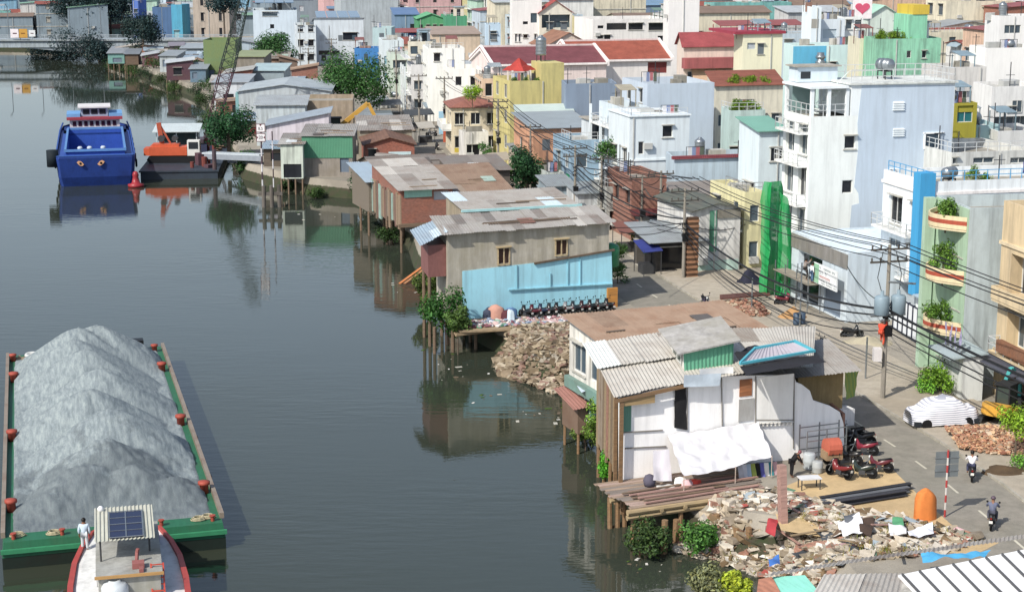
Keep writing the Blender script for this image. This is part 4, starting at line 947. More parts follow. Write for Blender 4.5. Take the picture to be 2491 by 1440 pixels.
# --- cyan and grey walled house with the motorbike yard
f3 = Fr((-5.0, 128.5), 23)
h3 = house('long two storey house with a bare grey upper wall and a cyan lower wall', (-5.0, 128.5), 13.9, 5.6, 6.9, 23, M('concrete', 'bdb8ac'), 'waterfront_house', 'house', 'mono', SH_GREY + SH_DARK[:1], .3, [('S', *[(lambda a, b: (a.x, b.z, b.x - a.x, a.z - b.z))(f3.S(u0, v0), f3.S(u1, v1)) for u0, v0, u1, v1 in ((1213, 606, 1238, 640),)][0], 'b'), ('S', *[(lambda a, b: (a.x, b.z, b.x - a.x, a.z - b.z))(f3.S(u0, v0), f3.S(u1, v1)) for u0, v0, u1, v1 in ((1353, 586, 1378, 618),)][0], 'b'), ('W', 1, 3.6, 2, 2, 'o')], sheets=True, ov=.5, su=.9)
for u0, v0, u1, v1 in ((1213, 606, 1238, 640), (1353, 586, 1378, 618)):
    a, b = f3.S(u0, v0), f3.S(u1, v1); mb = MB()
    for x in (a.x - .1, (a.x + b.x) / 2 - .05, b.x): mb.box(x, x + .1, -.08, -.003, b.z - .1, a.z + .1)
    mb.box(a.x - .1, b.x + .1, -.12, -.09, b.z - .1, b.z); mb.box(a.x - .2, b.x + .2, -.25, -.003, a.z + .12, a.z + .2); mb.build('window_frame', M('wood', 'c9b48c'), h3)
cy = [f3.S(*p, -.05) for p in ((1125, 800), (1125, 660), (1300, 640), (1400, 622), (1488, 612), (1492, 768))]
pp = poly_plate(cy, .046).build('cyan_wall', pl('9adcf0', .18), h3)
mb = MB(); a, b = f3.S(1238, 705, -.1), f3.S(1490, 690, -.1); mb.beam(a, b, .22, .1); mb.build('ledge', pl('86c8dc', .3), h3)
for u, v0, v1 in ((1258, 645, 705), (1382, 628, 692), (1412, 625, 692), (1340, 665, 700)): mb = MB(); mb.beam(f3.S(u, v0, -.09), f3.S(u, v1, -.09), .1, .08); mb.build('rib', pl('86c8dc', .3), h3)
mb = MB(); mb.beam(f3.S(1300, 641, -.1), f3.S(1495, 608, -.1), .25, .14); mb.build('broken_edge', M('concrete', '6d6055'), h3)
mb = MB(); a = f3.S(1045, 640); mb.box(-1.5, -.02, .5, 4.4, 3.5, 6.0); mb.build('river_room', M('sheet', '8a5a56', rust=.5, rc='5e3a38'), h3)
mb = MB(); mb.sheets((-2.2, .0, 6.1), (.1, .0, 7.0), (.1, 5.6, 7.1), (-2.2, 5.6, 6.3), mats=3); mb.build('river_awning', SH_BLUE, h3)
for x in (-1.4, .1, 2, 4.5):
    for y in (-1.8, .6, 3.6): mb = MB(); mb.tube([(x, y, -3.2), (x, y, .1 if y < 0 or x > 0 else 3.5)], .14, 6); mb.build('stilt', WOOD, h3)
skew_tree(h3, .21)
# yard deck
mb = MB(); p0, p1, p2, p3 = (f3.loc(at(*q)) for q in ((1120, 806), (1400, 795), (1500, 762), (1125, 785)))
mb.slab([(p0.x, p0.y, .02), (p1.x, p1.y, .02), (p2.x + .5, -.06, .02), (p0.x, -.06, .02)], .14)
for i in range(3): mb.beam((p0.x - .3, p0.y + .1 + i * .2, -.25 - .1 * (i % 2)), (p0.x + 6.5, p0.y + .2 + i * .15, -.2), .2, .16)
tag(mb.build('yard_deck', M('wood', 'a08a6c'), None, False, f3.O, (0, 0, R(23))), 'concrete and timber yard deck in front of the cyan wall', 'deck')
cols_ = ('26282c', '5a2030', '2b3550', '303236', '1f2022', '8a8d92', '27303a', '3a1f24', '202226', '44474c')
for i in range(11):
    t = i / 10; p = at(1278 + 200 * t, 775 - 17 * t); motorbike('dark motorbike parked in the row against the cyan wall', p, 35 + rnd.uniform(-6, 6), cols_[i % 10], GZ + .03, 'motorbikes parked along the cyan wall')
for i, (u, v, r, h, c, lb) in enumerate(((1208, 775, .7, 1.0, 'c08a78', 'big salmon coloured bundle by the left end of the cyan wall'), (1245, 772, .5, .8, '4f78a8', 'blue bundle between the salmon bundle and the motorbikes'), (1190, 775, .5, .8, '3a4258', 'dark blue bundle left of the salmon bundle'), (1232, 778, .45, .7, '5c2c34', 'maroon bundle in front of the blue bundle'), (1243, 783, .3, .9, 'c6dbe8', 'pale blue plastic drum by the motorbikes'))):
    heap('bundle', lb, 'bundle', at(u, v), r, r * .8, h, M('cloth', c), 0, GZ, 8, i, rough=.3, dome=True)
g = random.Random(31); mb = MB()
for i in range(330):
    t = g.random(); p = Vector(at(1140 + 250 * t, 800 - 14 * t - g.random() * 16, GZ)); mb.cur = g.randrange(8); chunk(mb, (p.x, p.y, GZ + .12), g.uniform(.08, .32), g)
tag(mb.build('litter', [M('cloth', c) for c in ('d8d4d0', 'b88a8e', '7d4a58', 'e4e2e6', '5c9a80', 'a08878', 'c8a8a6', '8296b0')]), 'household rubbish in pale and pink tones strewn along the yard deck', 'litter', kind='stuff')
mb = MB(); mb.lathe([(.5, 0), (.75, .1), (.78, 1.5), (.7, 1.75), (.3, 1.95)], 14); tag(mb.build('water_barrel', M('plain', '2f8a5c', rough=.4), None, True, f3.wpt(14.6, 1.2, 3.0)), 'green rounded awning barrel at the street end of the cyan house', 'barrel')
o = MB(); o.box(0, .9, 0, .2, 0, 1.6); tag(o.build('orange_board', M('wood', 'c98a3a'), None, False, f3.wpt(13.6, -.5), (0, 0, R(23))), 'orange wooden board standing at the street end of the motorbike row', 'board')
# --- shacks further up the bank
def stilts(root, w, d, n=4, z=-3):
    for i in range(n):
        for y in (.2, d * .5): mb = MB(); mb.tube([(w * i / (n - 1), y, z), (w * i / (n - 1), y, .1)], .13, 6); mb.build('stilt', WOOD, root)
a = bld('low shack with a turquoise edged sheet roof behind the grey upper wall', 1132, 512, 1400, 142, 6, 18, wall=M('concrete', 'a59a88'), roof='mono', roofm=SH_GREY[:3] + SH_BLUE[2:], rise=.5, sheets=True, name='waterfront_house', wins=[('S', 1, 3.8, 2, 1, 'o')])
mb = MB(); mb.beam((-.5, -.5, a['_h'] + .02), (a['_w'] + .4, -.5, a['_h'] + .02), .16, .2); mb.build('edge_trim', M('plain', 'a9dde0'), a)
a = house('stilt house with a red brick front and a long grey sheet roof over the river', (-11.1, 168), 5.4, 11, 3.4, 20, M('brick', 'a0624c'), 'stilt_house', 'house', 'mono', SH_GREY, 1.5, [('S', 3.4, 2.2, 1.6, .9, 's')], base=3.0, sheets=True, ov=.5); stilts(a, 5.4, 11, 4, -5)
mb = MB(); mb.box(-.4, 5.5, -.3, 0, -.35, -.02); mb.build('floor_beam', WOOD, a)
mb = MB(); g = random.Random(12)
for i in range(20): mb.mat(g.randrange(5)).box(-.1 - g.uniform(0, .05), -.003, i * .55 + .01, i * .55 + .54, g.uniform(-1.2, .2), g.uniform(2.6, 3.3))
mb.build('plank_cladding', [M('wood', '6f5f50'), M('sheet', '8a7a6c', rust=.6), M('sheet', '8fb0a6', rust=.4), M('wood', '96806a'), M('sheet', '7a5a50', rust=.6)], a)
mb = MB(); mb.box(.3, 3.2, -.06, -.003, 2.6, 3.35); mb.build('turquoise_panel', M('sheet', '8fc4b4', rust=.2), a)
a = house('dark timber shed under a wide grey sheet roof right of the brick stilt front', (-5.6, 170.6), 5.6, 9, 3.1, 17, M('wood', '4c4440'), 'shed', 'shed', 'mono', SH_BROWN[1:] + SH_DARK[:2], 1.5, [('S', .5, 1, 2.4, 2, 'o'), ('S', 3.4, 1, 1.6, 1.8, 'r')], base=2.6, sheets=True, ov=.6)
a = house('plank walled stilt shack with a blue grey sheet roof left of the brick stilt front', (-15.2, 178), 7.8, 7, 3.3, 20, M('wood', '7a7064'), 'stilt_house', 'house', 'mono', SH_BLUE, 1.0, [('S', 1, 1, 1.6, 1.2, 'o')], base=2.5, sheets=True, ov=.5); stilts(a, 7.8, 7, 4, -4)
a = house('small tin shack with patched roof on the bank beside the tall dark shrub', (-15.5, 190), 9, 8, 3.4, 18, M('sheet', '857a70', rust=.6), 'tin_shack', 'house', 'gablex', SH_DARK, 1.0, [('S', 2, 1, 1, 1.2, 'o')], sheets=True)
a = house('dark low shack with a sagging grey roof beside the street bend', (-6.5, 186), 6.5, 7, 3.8, 15, M('wood', '5d5650'), 'tin_shack', 'house', 'mono', SH_DARK, .7, (), sheets=True)
a = bld('concrete house with a big green sheet upper wall above the rocks', 735, 332, 856, 209, 9, 2, wall=M('concrete', '9a938c'), roof='mono', roofm=SH_GREY[:2], rise=.4, sheets=True, name='waterfront_house', wins=[('S', 4.6, .5, 1.1, 2, 'p')])
mb = MB(); mb.box(-.06, a['_w'] + .06, -.08, -.003, a['_h'] * .46, a['_h'] - .05); mb.box(-.08, -.003, 0, 8, a['_h'] * .46, a['_h'] - .05); mb.build('green_panel', M('wave', '4f9474', dir='X', sc=1.6, rust=.1), a)
a = bld('open fronted hut with a pale upper board left of the green topped house', 682, 352, 736, 207, 7, 2, wall=pl('c5d0c4', .4), roof='mono', roofm=SH_GREY[1:3], rise=.5, sheets=True, name='waterfront_house', wins=[('S', .3, .1, 2.2, 1.7, 'o')]); stilts(a, 2.6, 7)
a = bld('brick house with a low gable and a pale blue panel beside its door', 888, 352, 1008, 217, 9, 8, wall=M('brick', 'a55e48'), roof='gabley', roofm=M('tile', '8a6552'), rise=.9, name='waterfront_house', wins=[('S', .4, 1.2, 1, 1.2, 'o')])
mb = MB(); mb.box(3.0, 5.9, -.08, -.003, .2, 2.0); mb.build('panel', M('sheet', 'b9d6dc', rust=.15), a)
bld('grey weathered house with a curved white streaked roof edge behind the brick gable', 876, 318, 1002, 226, 8, 8, wall=M('concrete', 'a09a8c'), roof='mono', roofm=SH_GREY[1:], rise=1.0, sheets=True, name='waterfront_house')
bld('long house with a plain grey sloping wall above a pinkish lower front', 648, 305, 800, 226, 8, 4, wall=pl('cfc8d2', .3), roof='monox', roofm=M('wave', '95a3b0'), rise=1.6, name='waterfront_house', wins=[('grid', 'S', 2, 1, 1.0, 1.2, 'o', 1, 3)])
bld('flat roofed concrete house with a rounded corner left of the yellow excavator', 706, 246, 858, 246, 10, 4, wall=M('concrete', 'a89a8a'), name='waterfront_house', par=.6)
bld('pale house with a rusty orange wall band below the open warehouse roof', 622, 256, 742, 240, 8, 4, wall=pl('b9c6cc', .4), roof='mono', roofm=M('wave', 'a0a8ac'), rise=.6, name='waterfront_house', wins=[('grid', 'S', 2, 1, .9, .8, 'o', 2.2, 3)])
a = bld('open sided warehouse with a shallow pitched roof above an orange brick parapet', 580, 222, 802, 262, 14, 3, wall=pl('b4bec4', .3), roof='gabley', roofm=M('wave', 'aab6bc'), rise=1.0, name='warehouse', cat='warehouse', wins=[('grid', 'S', 5, 1, 2.2, 1.6, 'y', 4.6, 3)])
mb = MB(); mb.box(4, 11, -.1, -.003, 2.2, 3.8); mb.build('brick_band', M('brick', 'b5633f'), a); mb = MB(); mb.box(-.5, -.02, 0, 10, 2, a['_h'] - .3); mb.build('turquoise_side', M('sheet', '7ab0b4', rust=.3), a)
for args in (('brick orange shed with a lean-to tin roof behind the lattice crane', 545, 178, 612, 300, M('brick', 'a85c44'), 'monox', 'a9a8a2'), ('pale blue tin shed roof right of the orange shed', 610, 172, 690, 305, M('sheet', '8fa2ab', rust=.2), 'mono', 'a5bfc4'), ('low grey shed on the bank under the crane boom', 520, 200, 600, 288, pl('c4ccd4', .4), 'mono', '9aa4ac'), ('tall green and yellow sheet clad building behind the lattice crane', 494, 98, 572, 352, M('sheet', '6f8250', rust=.35, rc='4f7a64'), 'flat', '7d8a60'), ('long low roof with moss green sheets right of the green clad building', 572, 138, 642, 340, M('concrete', '8d8880'), 'mono', '8f9a6c'),
             ('small hut with a bright teal wall at the waterline near the bridge', 262, 130, 302, 396, M('sheet', '6fa49e', rust=.3), 'mono', '8d949a'), ('brown timber hut next to the teal walled hut on the bank', 304, 132, 336, 392, M('wood', '6a5646'), 'mono', '7c848c'), ('rust red hut with a pale roof edge half way to the bridge', 345, 136, 385, 387, M('sheet', '7a5560', rust=.4), 'monox', 'b3b9bf'), ('white walled hut with a turquoise post up the bank', 388, 128, 428, 371, pl('a9b4ba', .4), 'mono', '8e989e'), ('maroon sided hut under a long white awning roof', 404, 146, 470, 350, M('sheet', '5b3f4a', rust=.4), 'monox', 'bcc3c8'), ('blue grey tin hut right of the white awning roof', 462, 160, 500, 345, M('sheet', '5f7d92', rust=.3), 'mono', '8d98a0'), ('dark shed with a pale ridge on the bank below the bridge', 270, 122, 360, 418, M('wood', '4e5860'), 'gablex', '8a949c'), ('pink gable hut behind the white walled hut', 412, 112, 446, 400, pl('8f7888', .4), 'gablex', '85808c'), ('grey tin hut in front of the bridge abutment', 440, 118, 500, 396, M('sheet', '77838c', rust=.3), 'mono', '99a4ac')):
    lb, u1, v1, u2, y, wm, rf, rc = args
    if u1 < 505 and u1 > 255 and 'green and yellow' not in lb: v1 += 8 if y < 386 else 0
    a = bld(lb, u1, v1, u2, y, 9, 6 + rnd.uniform(-9, 9), wall=wm, roof=rf, roofm=M('wave', rc, rust=.3), rise=.6, name='riverside_hut', cat='hut', wins=[('S', rnd.uniform(.4, 1.6), rnd.uniform(.2, 1.2), rnd.uniform(.8, 2.2), rnd.uniform(.9, 1.8), rnd.choice('oopr'))]); stilts(a, a['_w'], 8)
g = random.Random(21)
for i, (u, v, r, h, wh) in enumerate(((275, 172, 2.2, 2.6, 'left of the teal walled hut'), (318, 182, 2.4, 2.2, 'before the brown timber hut'), (352, 192, 2.2, 3.0, 'before the rust red hut'), (392, 208, 2.0, 2.6, 'before the white walled hut'), (425, 222, 1.8, 2.2, 'at the left foot of the maroon sided hut'), (478, 240, 2.2, 3.4, 'before the blue grey tin hut'), (500, 268, 2.2, 3.6, 'beside the foot of the lattice crane'), (522, 318, 2.4, 3.6, 'behind the right end of the pontoon'), (548, 372, 2.0, 2.4, 'just above the gangway'), (700, 462, 1.0, 1.2, 'under the open fronted hut'), (768, 478, 1.2, 1.0, 'at the water edge below the green topped house'), (912, 520, 1.6, 2.4, 'among the stilts left of the brick stilt front'), (950, 590, 1.4, 1.8, 'at the foot of the plank clad stilt wall'), (1050, 700, 1.3, 2.2, 'by the stilts below the red sheet room'), (1415, 970, .8, 1.4, 'at the water edge below the glazed river end'))):
    bush('dark scrub growing on the bank ' + wh, at(u, v, .2), r, h, ('24391f', '2f4524', '1f3324')[i % 3], 380, .4, 'bush', None, 200 + i, .1, 1.0)
for i in range(14):
    y_ = 300 + i * 9; x_ = [a[0] + (b[0] - a[0]) * (y_ - a[1]) / ((b[1] - a[1]) or 1) for a, b in zip(bank, bank[1:]) if (a[1] - y_) * (b[1] - y_) <= 0][0] + 2 + (i % 3) * 5
    bush('dark scrub between the huts on the far bank', (x_, y_), 2.4, 2.6 + i % 3, ('22381f', '2b4226')[i % 2], 300, .5, 'bush', 'scrub between the far huts', 400 + i)
# --- rocks and little boat on the far bank
polyC = [at(u, v, z)[:2] for u, v, z in ((700, 455, .1), (870, 472, .1), (905, 440, 1), (890, 415, 2), (740, 432, 1.2))]
rubble('rubble', 'rocky bank with yellowish scrub below the green topped house', 'rubble', polyC, lambda x, y: .3 + max(0, (y - 199) * .12), 420, .2, .8, [M('concrete', '8d8676'), M('concrete', '6f6a52'), M('plain', '7d7c3e')], 5)
mb = MB(); vs = []
for y, hw, zt in ((-2.3, .1, .75), (-1.6, .55, .6), (0, .75, .5), (1.5, .65, .5), (2.1, .5, .55)): vs += [(-hw, y, zt), (-hw * .6, y, 0), (hw * .6, y, 0), (hw, y, zt)]
mb.mesh(vs, [(i * 4 + k, i * 4 + k + 1, i * 4 + k + 5, i * 4 + k + 4) for i in range(4) for k in range(3)] + [(0, 1, 2, 3), (16, 17, 18, 19)])
for y in (-.6, .8): mb.box(-.65, .65, y, y + .25, .38, .44)
tag(mb.build('rowing_boat', M('plain', 'c9b02a'), None, False, at(838, 474, 0), (0, 0, R(80))), 'small yellow rowing boat beached below the rocky bank', 'rowing boat')
for i in range(2):
    m_ = MB(); m_.beam((0, 0, 0), (3.2, 3.6, 1.8), .3, .06); tag(m_.build('plank', M('wood', ('c8783c', 'a8744a')[i]), None, False, at(972 + 12 * i, 690, .1)), ('orange plank slanting from the water under the red sheet wall', 'paler plank leaning beside the orange one over the water')[i], 'plank')
# ------------------------------------------------------------------ vessels
GREEN = M('sheet', '1f6a4a', rust=.3, rc='4a3a2c'); BOLL = M('plain', 'a8432f', rough=.6)
BO = Vector(at(3, 1322, 1.4)); BA = 15.9; BW = width_to(BO.x, BO.y, 1.4, BA, 548); BL = 40.5
fb = Fr((BO.x, BO.y), BA, 0)
rb = thing('sand_barge', 'long green barge with red bollards carrying a grey sand heap', 'barge', fb.O, BA)
mb = MB(); y0 = 0
def hullring(z, i): return [(i, y0 + i, z), (BW - i, y0 + i, z), (BW - i, BL - i, z), (i, BL - i, z)]
a, b, c, d = hullring(-1, .0), hullring(.62, .0), hullring(1.4, .12), hullring(1.4, 1.15)
mb.mesh(a + b + c + d, [(k * 4 + i, k * 4 + (i + 1) % 4, k * 4 + 4 + (i + 1) % 4, k * 4 + 4 + i) for k in range(3) for i in range(4)] + [(12, 13, 14, 15)])
mb.m[:4] = [1] * 4  # lower hull coloured dark for the shade and dark reflection at the waterline
mb.build('hull', [GREEN, M('sheet', '1d2a24', rust=.5, rc='241a16')], rb)
mb = MB()
for x in (.08, BW - .08): mb.beam((x, .8, 1.55), (x, BL - .3, 1.55), .22, .3)
mb.build('rail', M('sheet', '8a7e70', rust=.6, rc='6b4a38'), rb)
mb = MB(); mb.beam((-.06, -.06, .95), (BW + .06, -.06, .95), .18, .22)
mb.build('rubbing_strake', M('plain', '2a8a5e'), rb)
for px in ((28, 1222), (30, 1050), (34, 907), (30, 857), (376, 833), (394, 882), (440, 1012), (497, 1177)):
    p = fb.H(px[0], px[1] + 22, 1.4); s = 1.0 if px[1] > 870 else .8
    m_ = MB(); m_.lathe([(.24 * s, 0), (.24 * s, .5 * s), (.33 * s, .54 * s), (.33 * s, .7 * s), (.1, .74 * s)], 12, (min(max(p.x, .45), BW - .45), p.y, 1.38)); m_.build('bollard', BOLL, rb, True)
for i, (x, y) in enumerate(((.6, .5), (BW - .6, .5), (4.2, .45), (3.0, .5), (8.0, .5))):
    m_ = MB(); m_.lathe([(.1, 0), (.1, .25), (.16, .27), (.16, .33)], 8, (x, y, 1.4)); m_.build('cleat', BOLL, rb)
for x, y in ((2.6, .7), (.8, .9), (BW - .8, 1.0), (BW - 1.3, .8)):
    m_ = MB(); m_.tube([(x + math.cos(k * .7) * (.45 - k * .008), y + math.sin(k * .7) * .28, 1.42 + k * .007) for k in range(28)], .03, 5); m_.build('rope_coil', M('cloth', 'b9ad8a'), rb)
wq = MB(); wq.box(BW - 2.6, BW - 1.5, BL - 1.3, BL - .4, 1.4, 2.2); wq.lathe([(.45, -.5), (.45, .5)], 12, (BW - 2.9, BL - .9, 1.9), 'x'); wq.beam((BW - 3.6, BL - 1.2, 1.4), (BW - 3.6, BL - 1, 2.7), .2); wq.build('winch', BLACK, rb)
def tyre(label, p, r, rot, c='1d1e20', group=None):
    o = MB().lathe([(r * .55, -.12), (r * .85, -.13), (r, -.05), (r, .05), (r * .85, .13), (r * .55, .12), (r * .55, -.12)], 18).build('tyre', M('plain', c, rough=.9), None, True, p, rot); return tag(o, label, 'tyre', group)
p = fb.wpt(1.75, BL - .9, 1.55); tyre('white painted tyre lying on the rear left corner deck of the sand barge', p, .5, (.1, 0, 0), 'c9ccca')
for i, y in enumerate((9, 17, 24, 31)): tyre('black tyre fender hanging on the outer right side of the sand barge', fb.wpt(BW + .1, y, .8), .42, (0, R(90), R(BA)), group='barge fenders')
o = heap('rope_pile', 'tan rope heaped on the rear left corner of the sand barge', 'rope', fb.wpt(.9, BL - 1.6, 1.4), .8, .5, .4, M('cloth', '8a7a62'), BA, 1.4, 6, 3, rough=.3)
# the sand: a chain of cones dumped along the hold
peaks = [(BW * .44, 34.0, 3.7), (BW * .56, 35.2, 3.6), (BW * .47, 28.5, 3.5), (BW * .53, 23.0, 3.5), (BW * .45, 18.5, 3.4), (BW * .55, 12.8, 3.6), (BW * .42, 31.5, 3.5), (BW * .5, 8.6, 3.0), (BW * .4, 6.0, 2.4), (BW * .62, 5.6, 2.3), (BW * .25, 4.6, 1.7), (BW * .78, 4.8, 1.7)]
nx, ny = 70, 190; vs = []
for j in range(ny + 1):
    for i in range(nx + 1):
        x = .55 + (BW - 1.1) * i / nx; y = 1.3 + (BL - 3.0) * j / ny
        z = max(h + .0 - .7 * math.sqrt(((x - a) * .98) ** 2 + (y - b) ** 2 + .7) + (.13 * noise.noise(Vector((math.atan2(y - b, x - a) * 3, a, b)))) for a, b, h in peaks)
        P = Vector((x, y, 0)); tex = .1 * noise.noise(P * .8) + .05 * noise.noise(P * 2.3) + .02 * noise.noise(P * 6)
        if y < 14: tex += .16 * noise.noise(P * 1.9) * min(1, (14 - y) / 4) + .07 * abs(noise.noise(P * 5)) 
        z = z + tex; e = min(x - .55, BW - .55 - x, y - 1.3, BL - 1.7 - y)
        z = max(min(z, e * 1.1 + .12 + tex), -.02 if e < .05 else .1 + tex * .4)
        vs.append((x, y, 1.4 + z))
mb = MB(); mb.mesh(vs, [(j * (nx + 1) + i, j * (nx + 1) + i + 1, (j + 1) * (nx + 1) + i + 1, (j + 1) * (nx + 1) + i) for j in range(ny) for i in range(nx)])
t = NT('sand'); n1 = t.noise(t.coord((2.4, .55, .6), (0, 0, R(38))), 1.9, 9, .75); n2 = t.noise(t.coord(), 22, 6, .8); n3 = t.noise(t.coord(), .5, 5, .6)
sx = t.add('ShaderNodeSeparateXYZ'); tc = t.add('ShaderNodeTexCoord'); t.l.new(tc.outputs['Object'], sx.inputs[0])
c_ = t.mix(t.ramp(n1, .38, .62), rgb('77838a'), rgb('a8b3b4')); c_ = t.mix(t.math('MULTIPLY', t.ramp(n2, .35, .75), .6), c_, rgb('4c565c'))
wet = t.math('MULTIPLY', t.ramp(t.math('ADD', n3, t.math('MULTIPLY', sx.outputs[1], -.035)), .12, .24), .55)
c_ = t.mix(wet, c_, rgb('4a5359')); t.base(c_); t.b.inputs['Roughness'].default_value = .9; t.bump(n2, .8, .08)
o = mb.build('sand_heap', t.m, None, True, fb.O, (0, 0, R(BA))); tag(o, 'grey sand dumped in overlapping cones along the whole barge', 'sand heap')

# tug in front of it
TO = at(312, 1400, 1.7); TA = 13.5; ft = Fr((TO[0], TO[1]), TA, 0)
tg = thing('tugboat', 'white and red tugboat with a solar panel canopy pushing at the barge', 'tugboat', ft.O, TA)
st_ = [(-9, 2.5), (-5, 2.65), (-1, 2.65), (2, 2.5), (4, 2.15), (5.6, 1.7), (6.4, 1.1), (6.6, .5)]
def ring(k, z): return [(w * k, y, z + max(0, (y - 2)) * .06) for y, w in st_] + [(-w * k, y, z + max(0, (y - 2)) * .06) for y, w in reversed(st_)]
n = len(st_) * 2
def band(mb, A, B): 
    m = len(A); mb.mesh(A + B, [(i, (i + 1) % m, m + (i + 1) % m, m + i) for i in range(m)])
mb = MB(); band(mb, ring(.8, -.8), ring(1.03, .6)); band(mb, ring(1.03, .6), ring(1.04, 1.45)); mb.build('hull', M('plain', '1c7a62', rough=.4), tg)
mb = MB(); band(mb, ring(1.05, 1.4), ring(1.05, 1.85)); band(mb, ring(1.05, 1.85), ring(.95, 1.85)); band(mb, ring(.95, 1.85), ring(.95, 1.65)); mb.build('gunwale', M('plain', 'b03a30', rough=.5), tg)
mb = MB(); A = ring(.97, 1.66); mb.face(A); mb.build('deck', M('plaster', 'd6d8d8', dirt=.4), tg)
mb = MB(); mb.box(-1.35, 1.45, -2.7, 4.2, 1.68, 2.75); mb.box(-1.45, 1.55, -2.85, 4.3, 2.753, 2.83); mb.build('cabin', M('concrete', 'a9aaa6'), tg)
mb = MB(); mb.beam((-1.5, -2.86, 2.8), (1.6, -2.86, 2.8), .12, .12); mb.build('roof_edge', M('plain', 'b58a4a'), tg)
for s in (-1, 1):
    mb = MB(); x = s * 1.46 + .05
    for y in (-2, -.5, 1, 2.5): mb.box(x - .012, x + .012, y, y + .9, 2.05, 2.55)
    mb.build('window', DARK, tg)
mb = MB()
for x, y in ((-1.2, -.8), (1.05, .1), (-1.2, 2.5), (1.05, 2.6)): mb.tube([(x, y, 2.8), (x, y, 3.85)], .045, 6)
mb.build('canopy_post', IRON, tg)
mb = MB(); mb.sheets((-1.45, -1.1, 3.85), (1.3, -1.1, 3.85), (1.3, 2.9, 4.05), (-1.45, 2.9, 4.05), pitch=.18, amp=.035, su=3); cn = mb.build('canopy', M('sheet', 'b4b6a8', rust=.2), tg)
mb = MB(); mb.slab([(-.75, -.95, 4.0), (.75, -.95, 4.0), (.75, 2.2, 4.16), (-.75, 2.2, 4.16)], .06); sp = mb.build('solar_panel', M('glass', '1e2440'), cn)
mb = MB()
for x in (-.78, 0, .78): mb.beam((x, -.98, 4.02), (x, 2.23, 4.18), .05, .04)
for k in range(5): y = -.97 + k * .8; mb.beam((-.78, y, 4.02 + k * .04), (.78, y, 4.02 + k * .04), .04 if k in (0, 2, 4) else .015, .03)
mb.build('frame', STEEL, sp)
mb = MB(); mb.lathe([(.0, 0), (.14, .06), (.16, .2), (.08, .3), (0, .32)], 10, (-1.15, 2.7, 4.05)); mb.build('lamp', M('plain', 'e8e8ea'), tg, True)
p = ft.loc(at(384, 1410, 2.3)); mb = MB()
for x in (-.28, .28): mb.beam((p.x + x, p.y - .5, 1.6), (p.x + x, p.y + .35, 3.0), .07)
for k in range(6): mb.beam((p.x - .28, p.y - .5 + k * .16, 1.65 + k * .26), (p.x + .28, p.y - .5 + k * .16, 1.65 + k * .26), .05)
mb.build('ladder', M('plain', 'c23a1c', rough=.4), tg)
mb = MB(); mb.tube([(.4, -1.6, 2.83), (.45, -1.3, 3.3), (.5, -1.3, 3.5)], .09, 6); mb.box(.2, .75, -2.2, -1.7, 2.84, 3.1); mb.box(.5, .7, -2.7, -2.3, 2.84, 3.0); mb.build('winch', M('plain', '9a5a56'), tg)
p = at(280, 1440, 2.0); tag(MB().lathe([(.5, 0), (.62, .15), (.62, .6), (.5, .8), (.3, .86), (.28, .93), (.18, .93), (.18, .86)], 16).build('plastic_tank', M('plain', 'c9d2d8', rough=.4), None, True, (p[0], p[1], 1.68)), 'white round plastic tank on the after deck of the tug', 'tank')
p = at(207, 1338, 1.75); person('person in a pale shirt and light trousers standing on the bow of the tug', p, {**STAND, 'wl': (-.24, .05, .86)}, M('cloth', 'c3d8ea'), M('cloth', 'c6cfd6'), 8, 1.72)
p = at(373, 1318, 1.7); tag(MB().box(-.3, .3, -.5, .5, 0, .35).build('crate', M('plain', '3d4a94'), None, False, (p[0], p[1], 1.68), (0, 0, R(TA))), 'blue box on the right side deck of the tug', 'box')

# blue cargo boat
fo = Fr(at(236, 455, 0)[:2], 13.6, 0); bb = thing('cargo_boat', 'empty blue cargo boat with painted eyes on its flat bow', 'cargo boat', fo.O, 13.6)
BLUE = M('sheet', '0f3c92', rust=.45, rc='1a2038'); BLU2 = M('sheet', '1048a4', rust=.2, rc='0f2f6c')
prof = [(0, 4.55), (.5, 4.85), (2, 5.0), (30, 5.0), (37, 4.7), (40, 3.6)]
def hr(k, z, oy=0): return [(w * k, y + oy * (y < 1), z) for y, w in prof] + [(-w * k, y + oy * (y < 1), z) for y, w in reversed(prof)]
mb = MB(); band(mb, hr(.86, -1, 1.6), hr(.95, 1.2, .6)); band(mb, hr(.95, 1.2, .6), hr(1.0, 3.7)); band(mb, hr(1.0, 3.7), hr(.975, 3.9)); mb.build('hull', BLUE, bb)
mb = MB(); o_ = hr(.96, 3.72); H4 = [(3.7, 3.4), (3.7, 29), (-3.7, 29), (-3.7, 3.4)]
mb.box(3.7, 4.75, .3, 33, 3.4, 3.66); mb.box(-4.75, -3.7, .3, 33, 3.4, 3.66); mb.box(-3.7, 3.7, .3, 3.4, 3.4, 3.66); mb.box(-4.4, 4.4, 29, 38, 3.4, 3.66); mb.build('deck', BLU2, bb)
mb = MB()
for (x0, y0_), (x1, y1_) in zip(H4, H4[1:] + H4[:1]): mb.face([(x0, y0_, .5), (x1, y1_, .5), (x1, y1_, 4.3), (x0, y0_, 4.3)])
mb.face([(*p, .5) for p in H4]); mb.build('hold', M('sheet', '114cae', rust=.25, rc='0e326e'), bb)
mb = MB()
for x in (-3.75, 3.75): mb.beam((x, 3.2, 4.3), (x, 29, 4.3), .28, .3)
for y in (3.3, 29.1): mb.beam((-3.9, y, 4.3), (3.9, y, 4.3), .25, .3)
mb.build('coaming', M('plain', '4d86c4'), bb)
mb = MB()
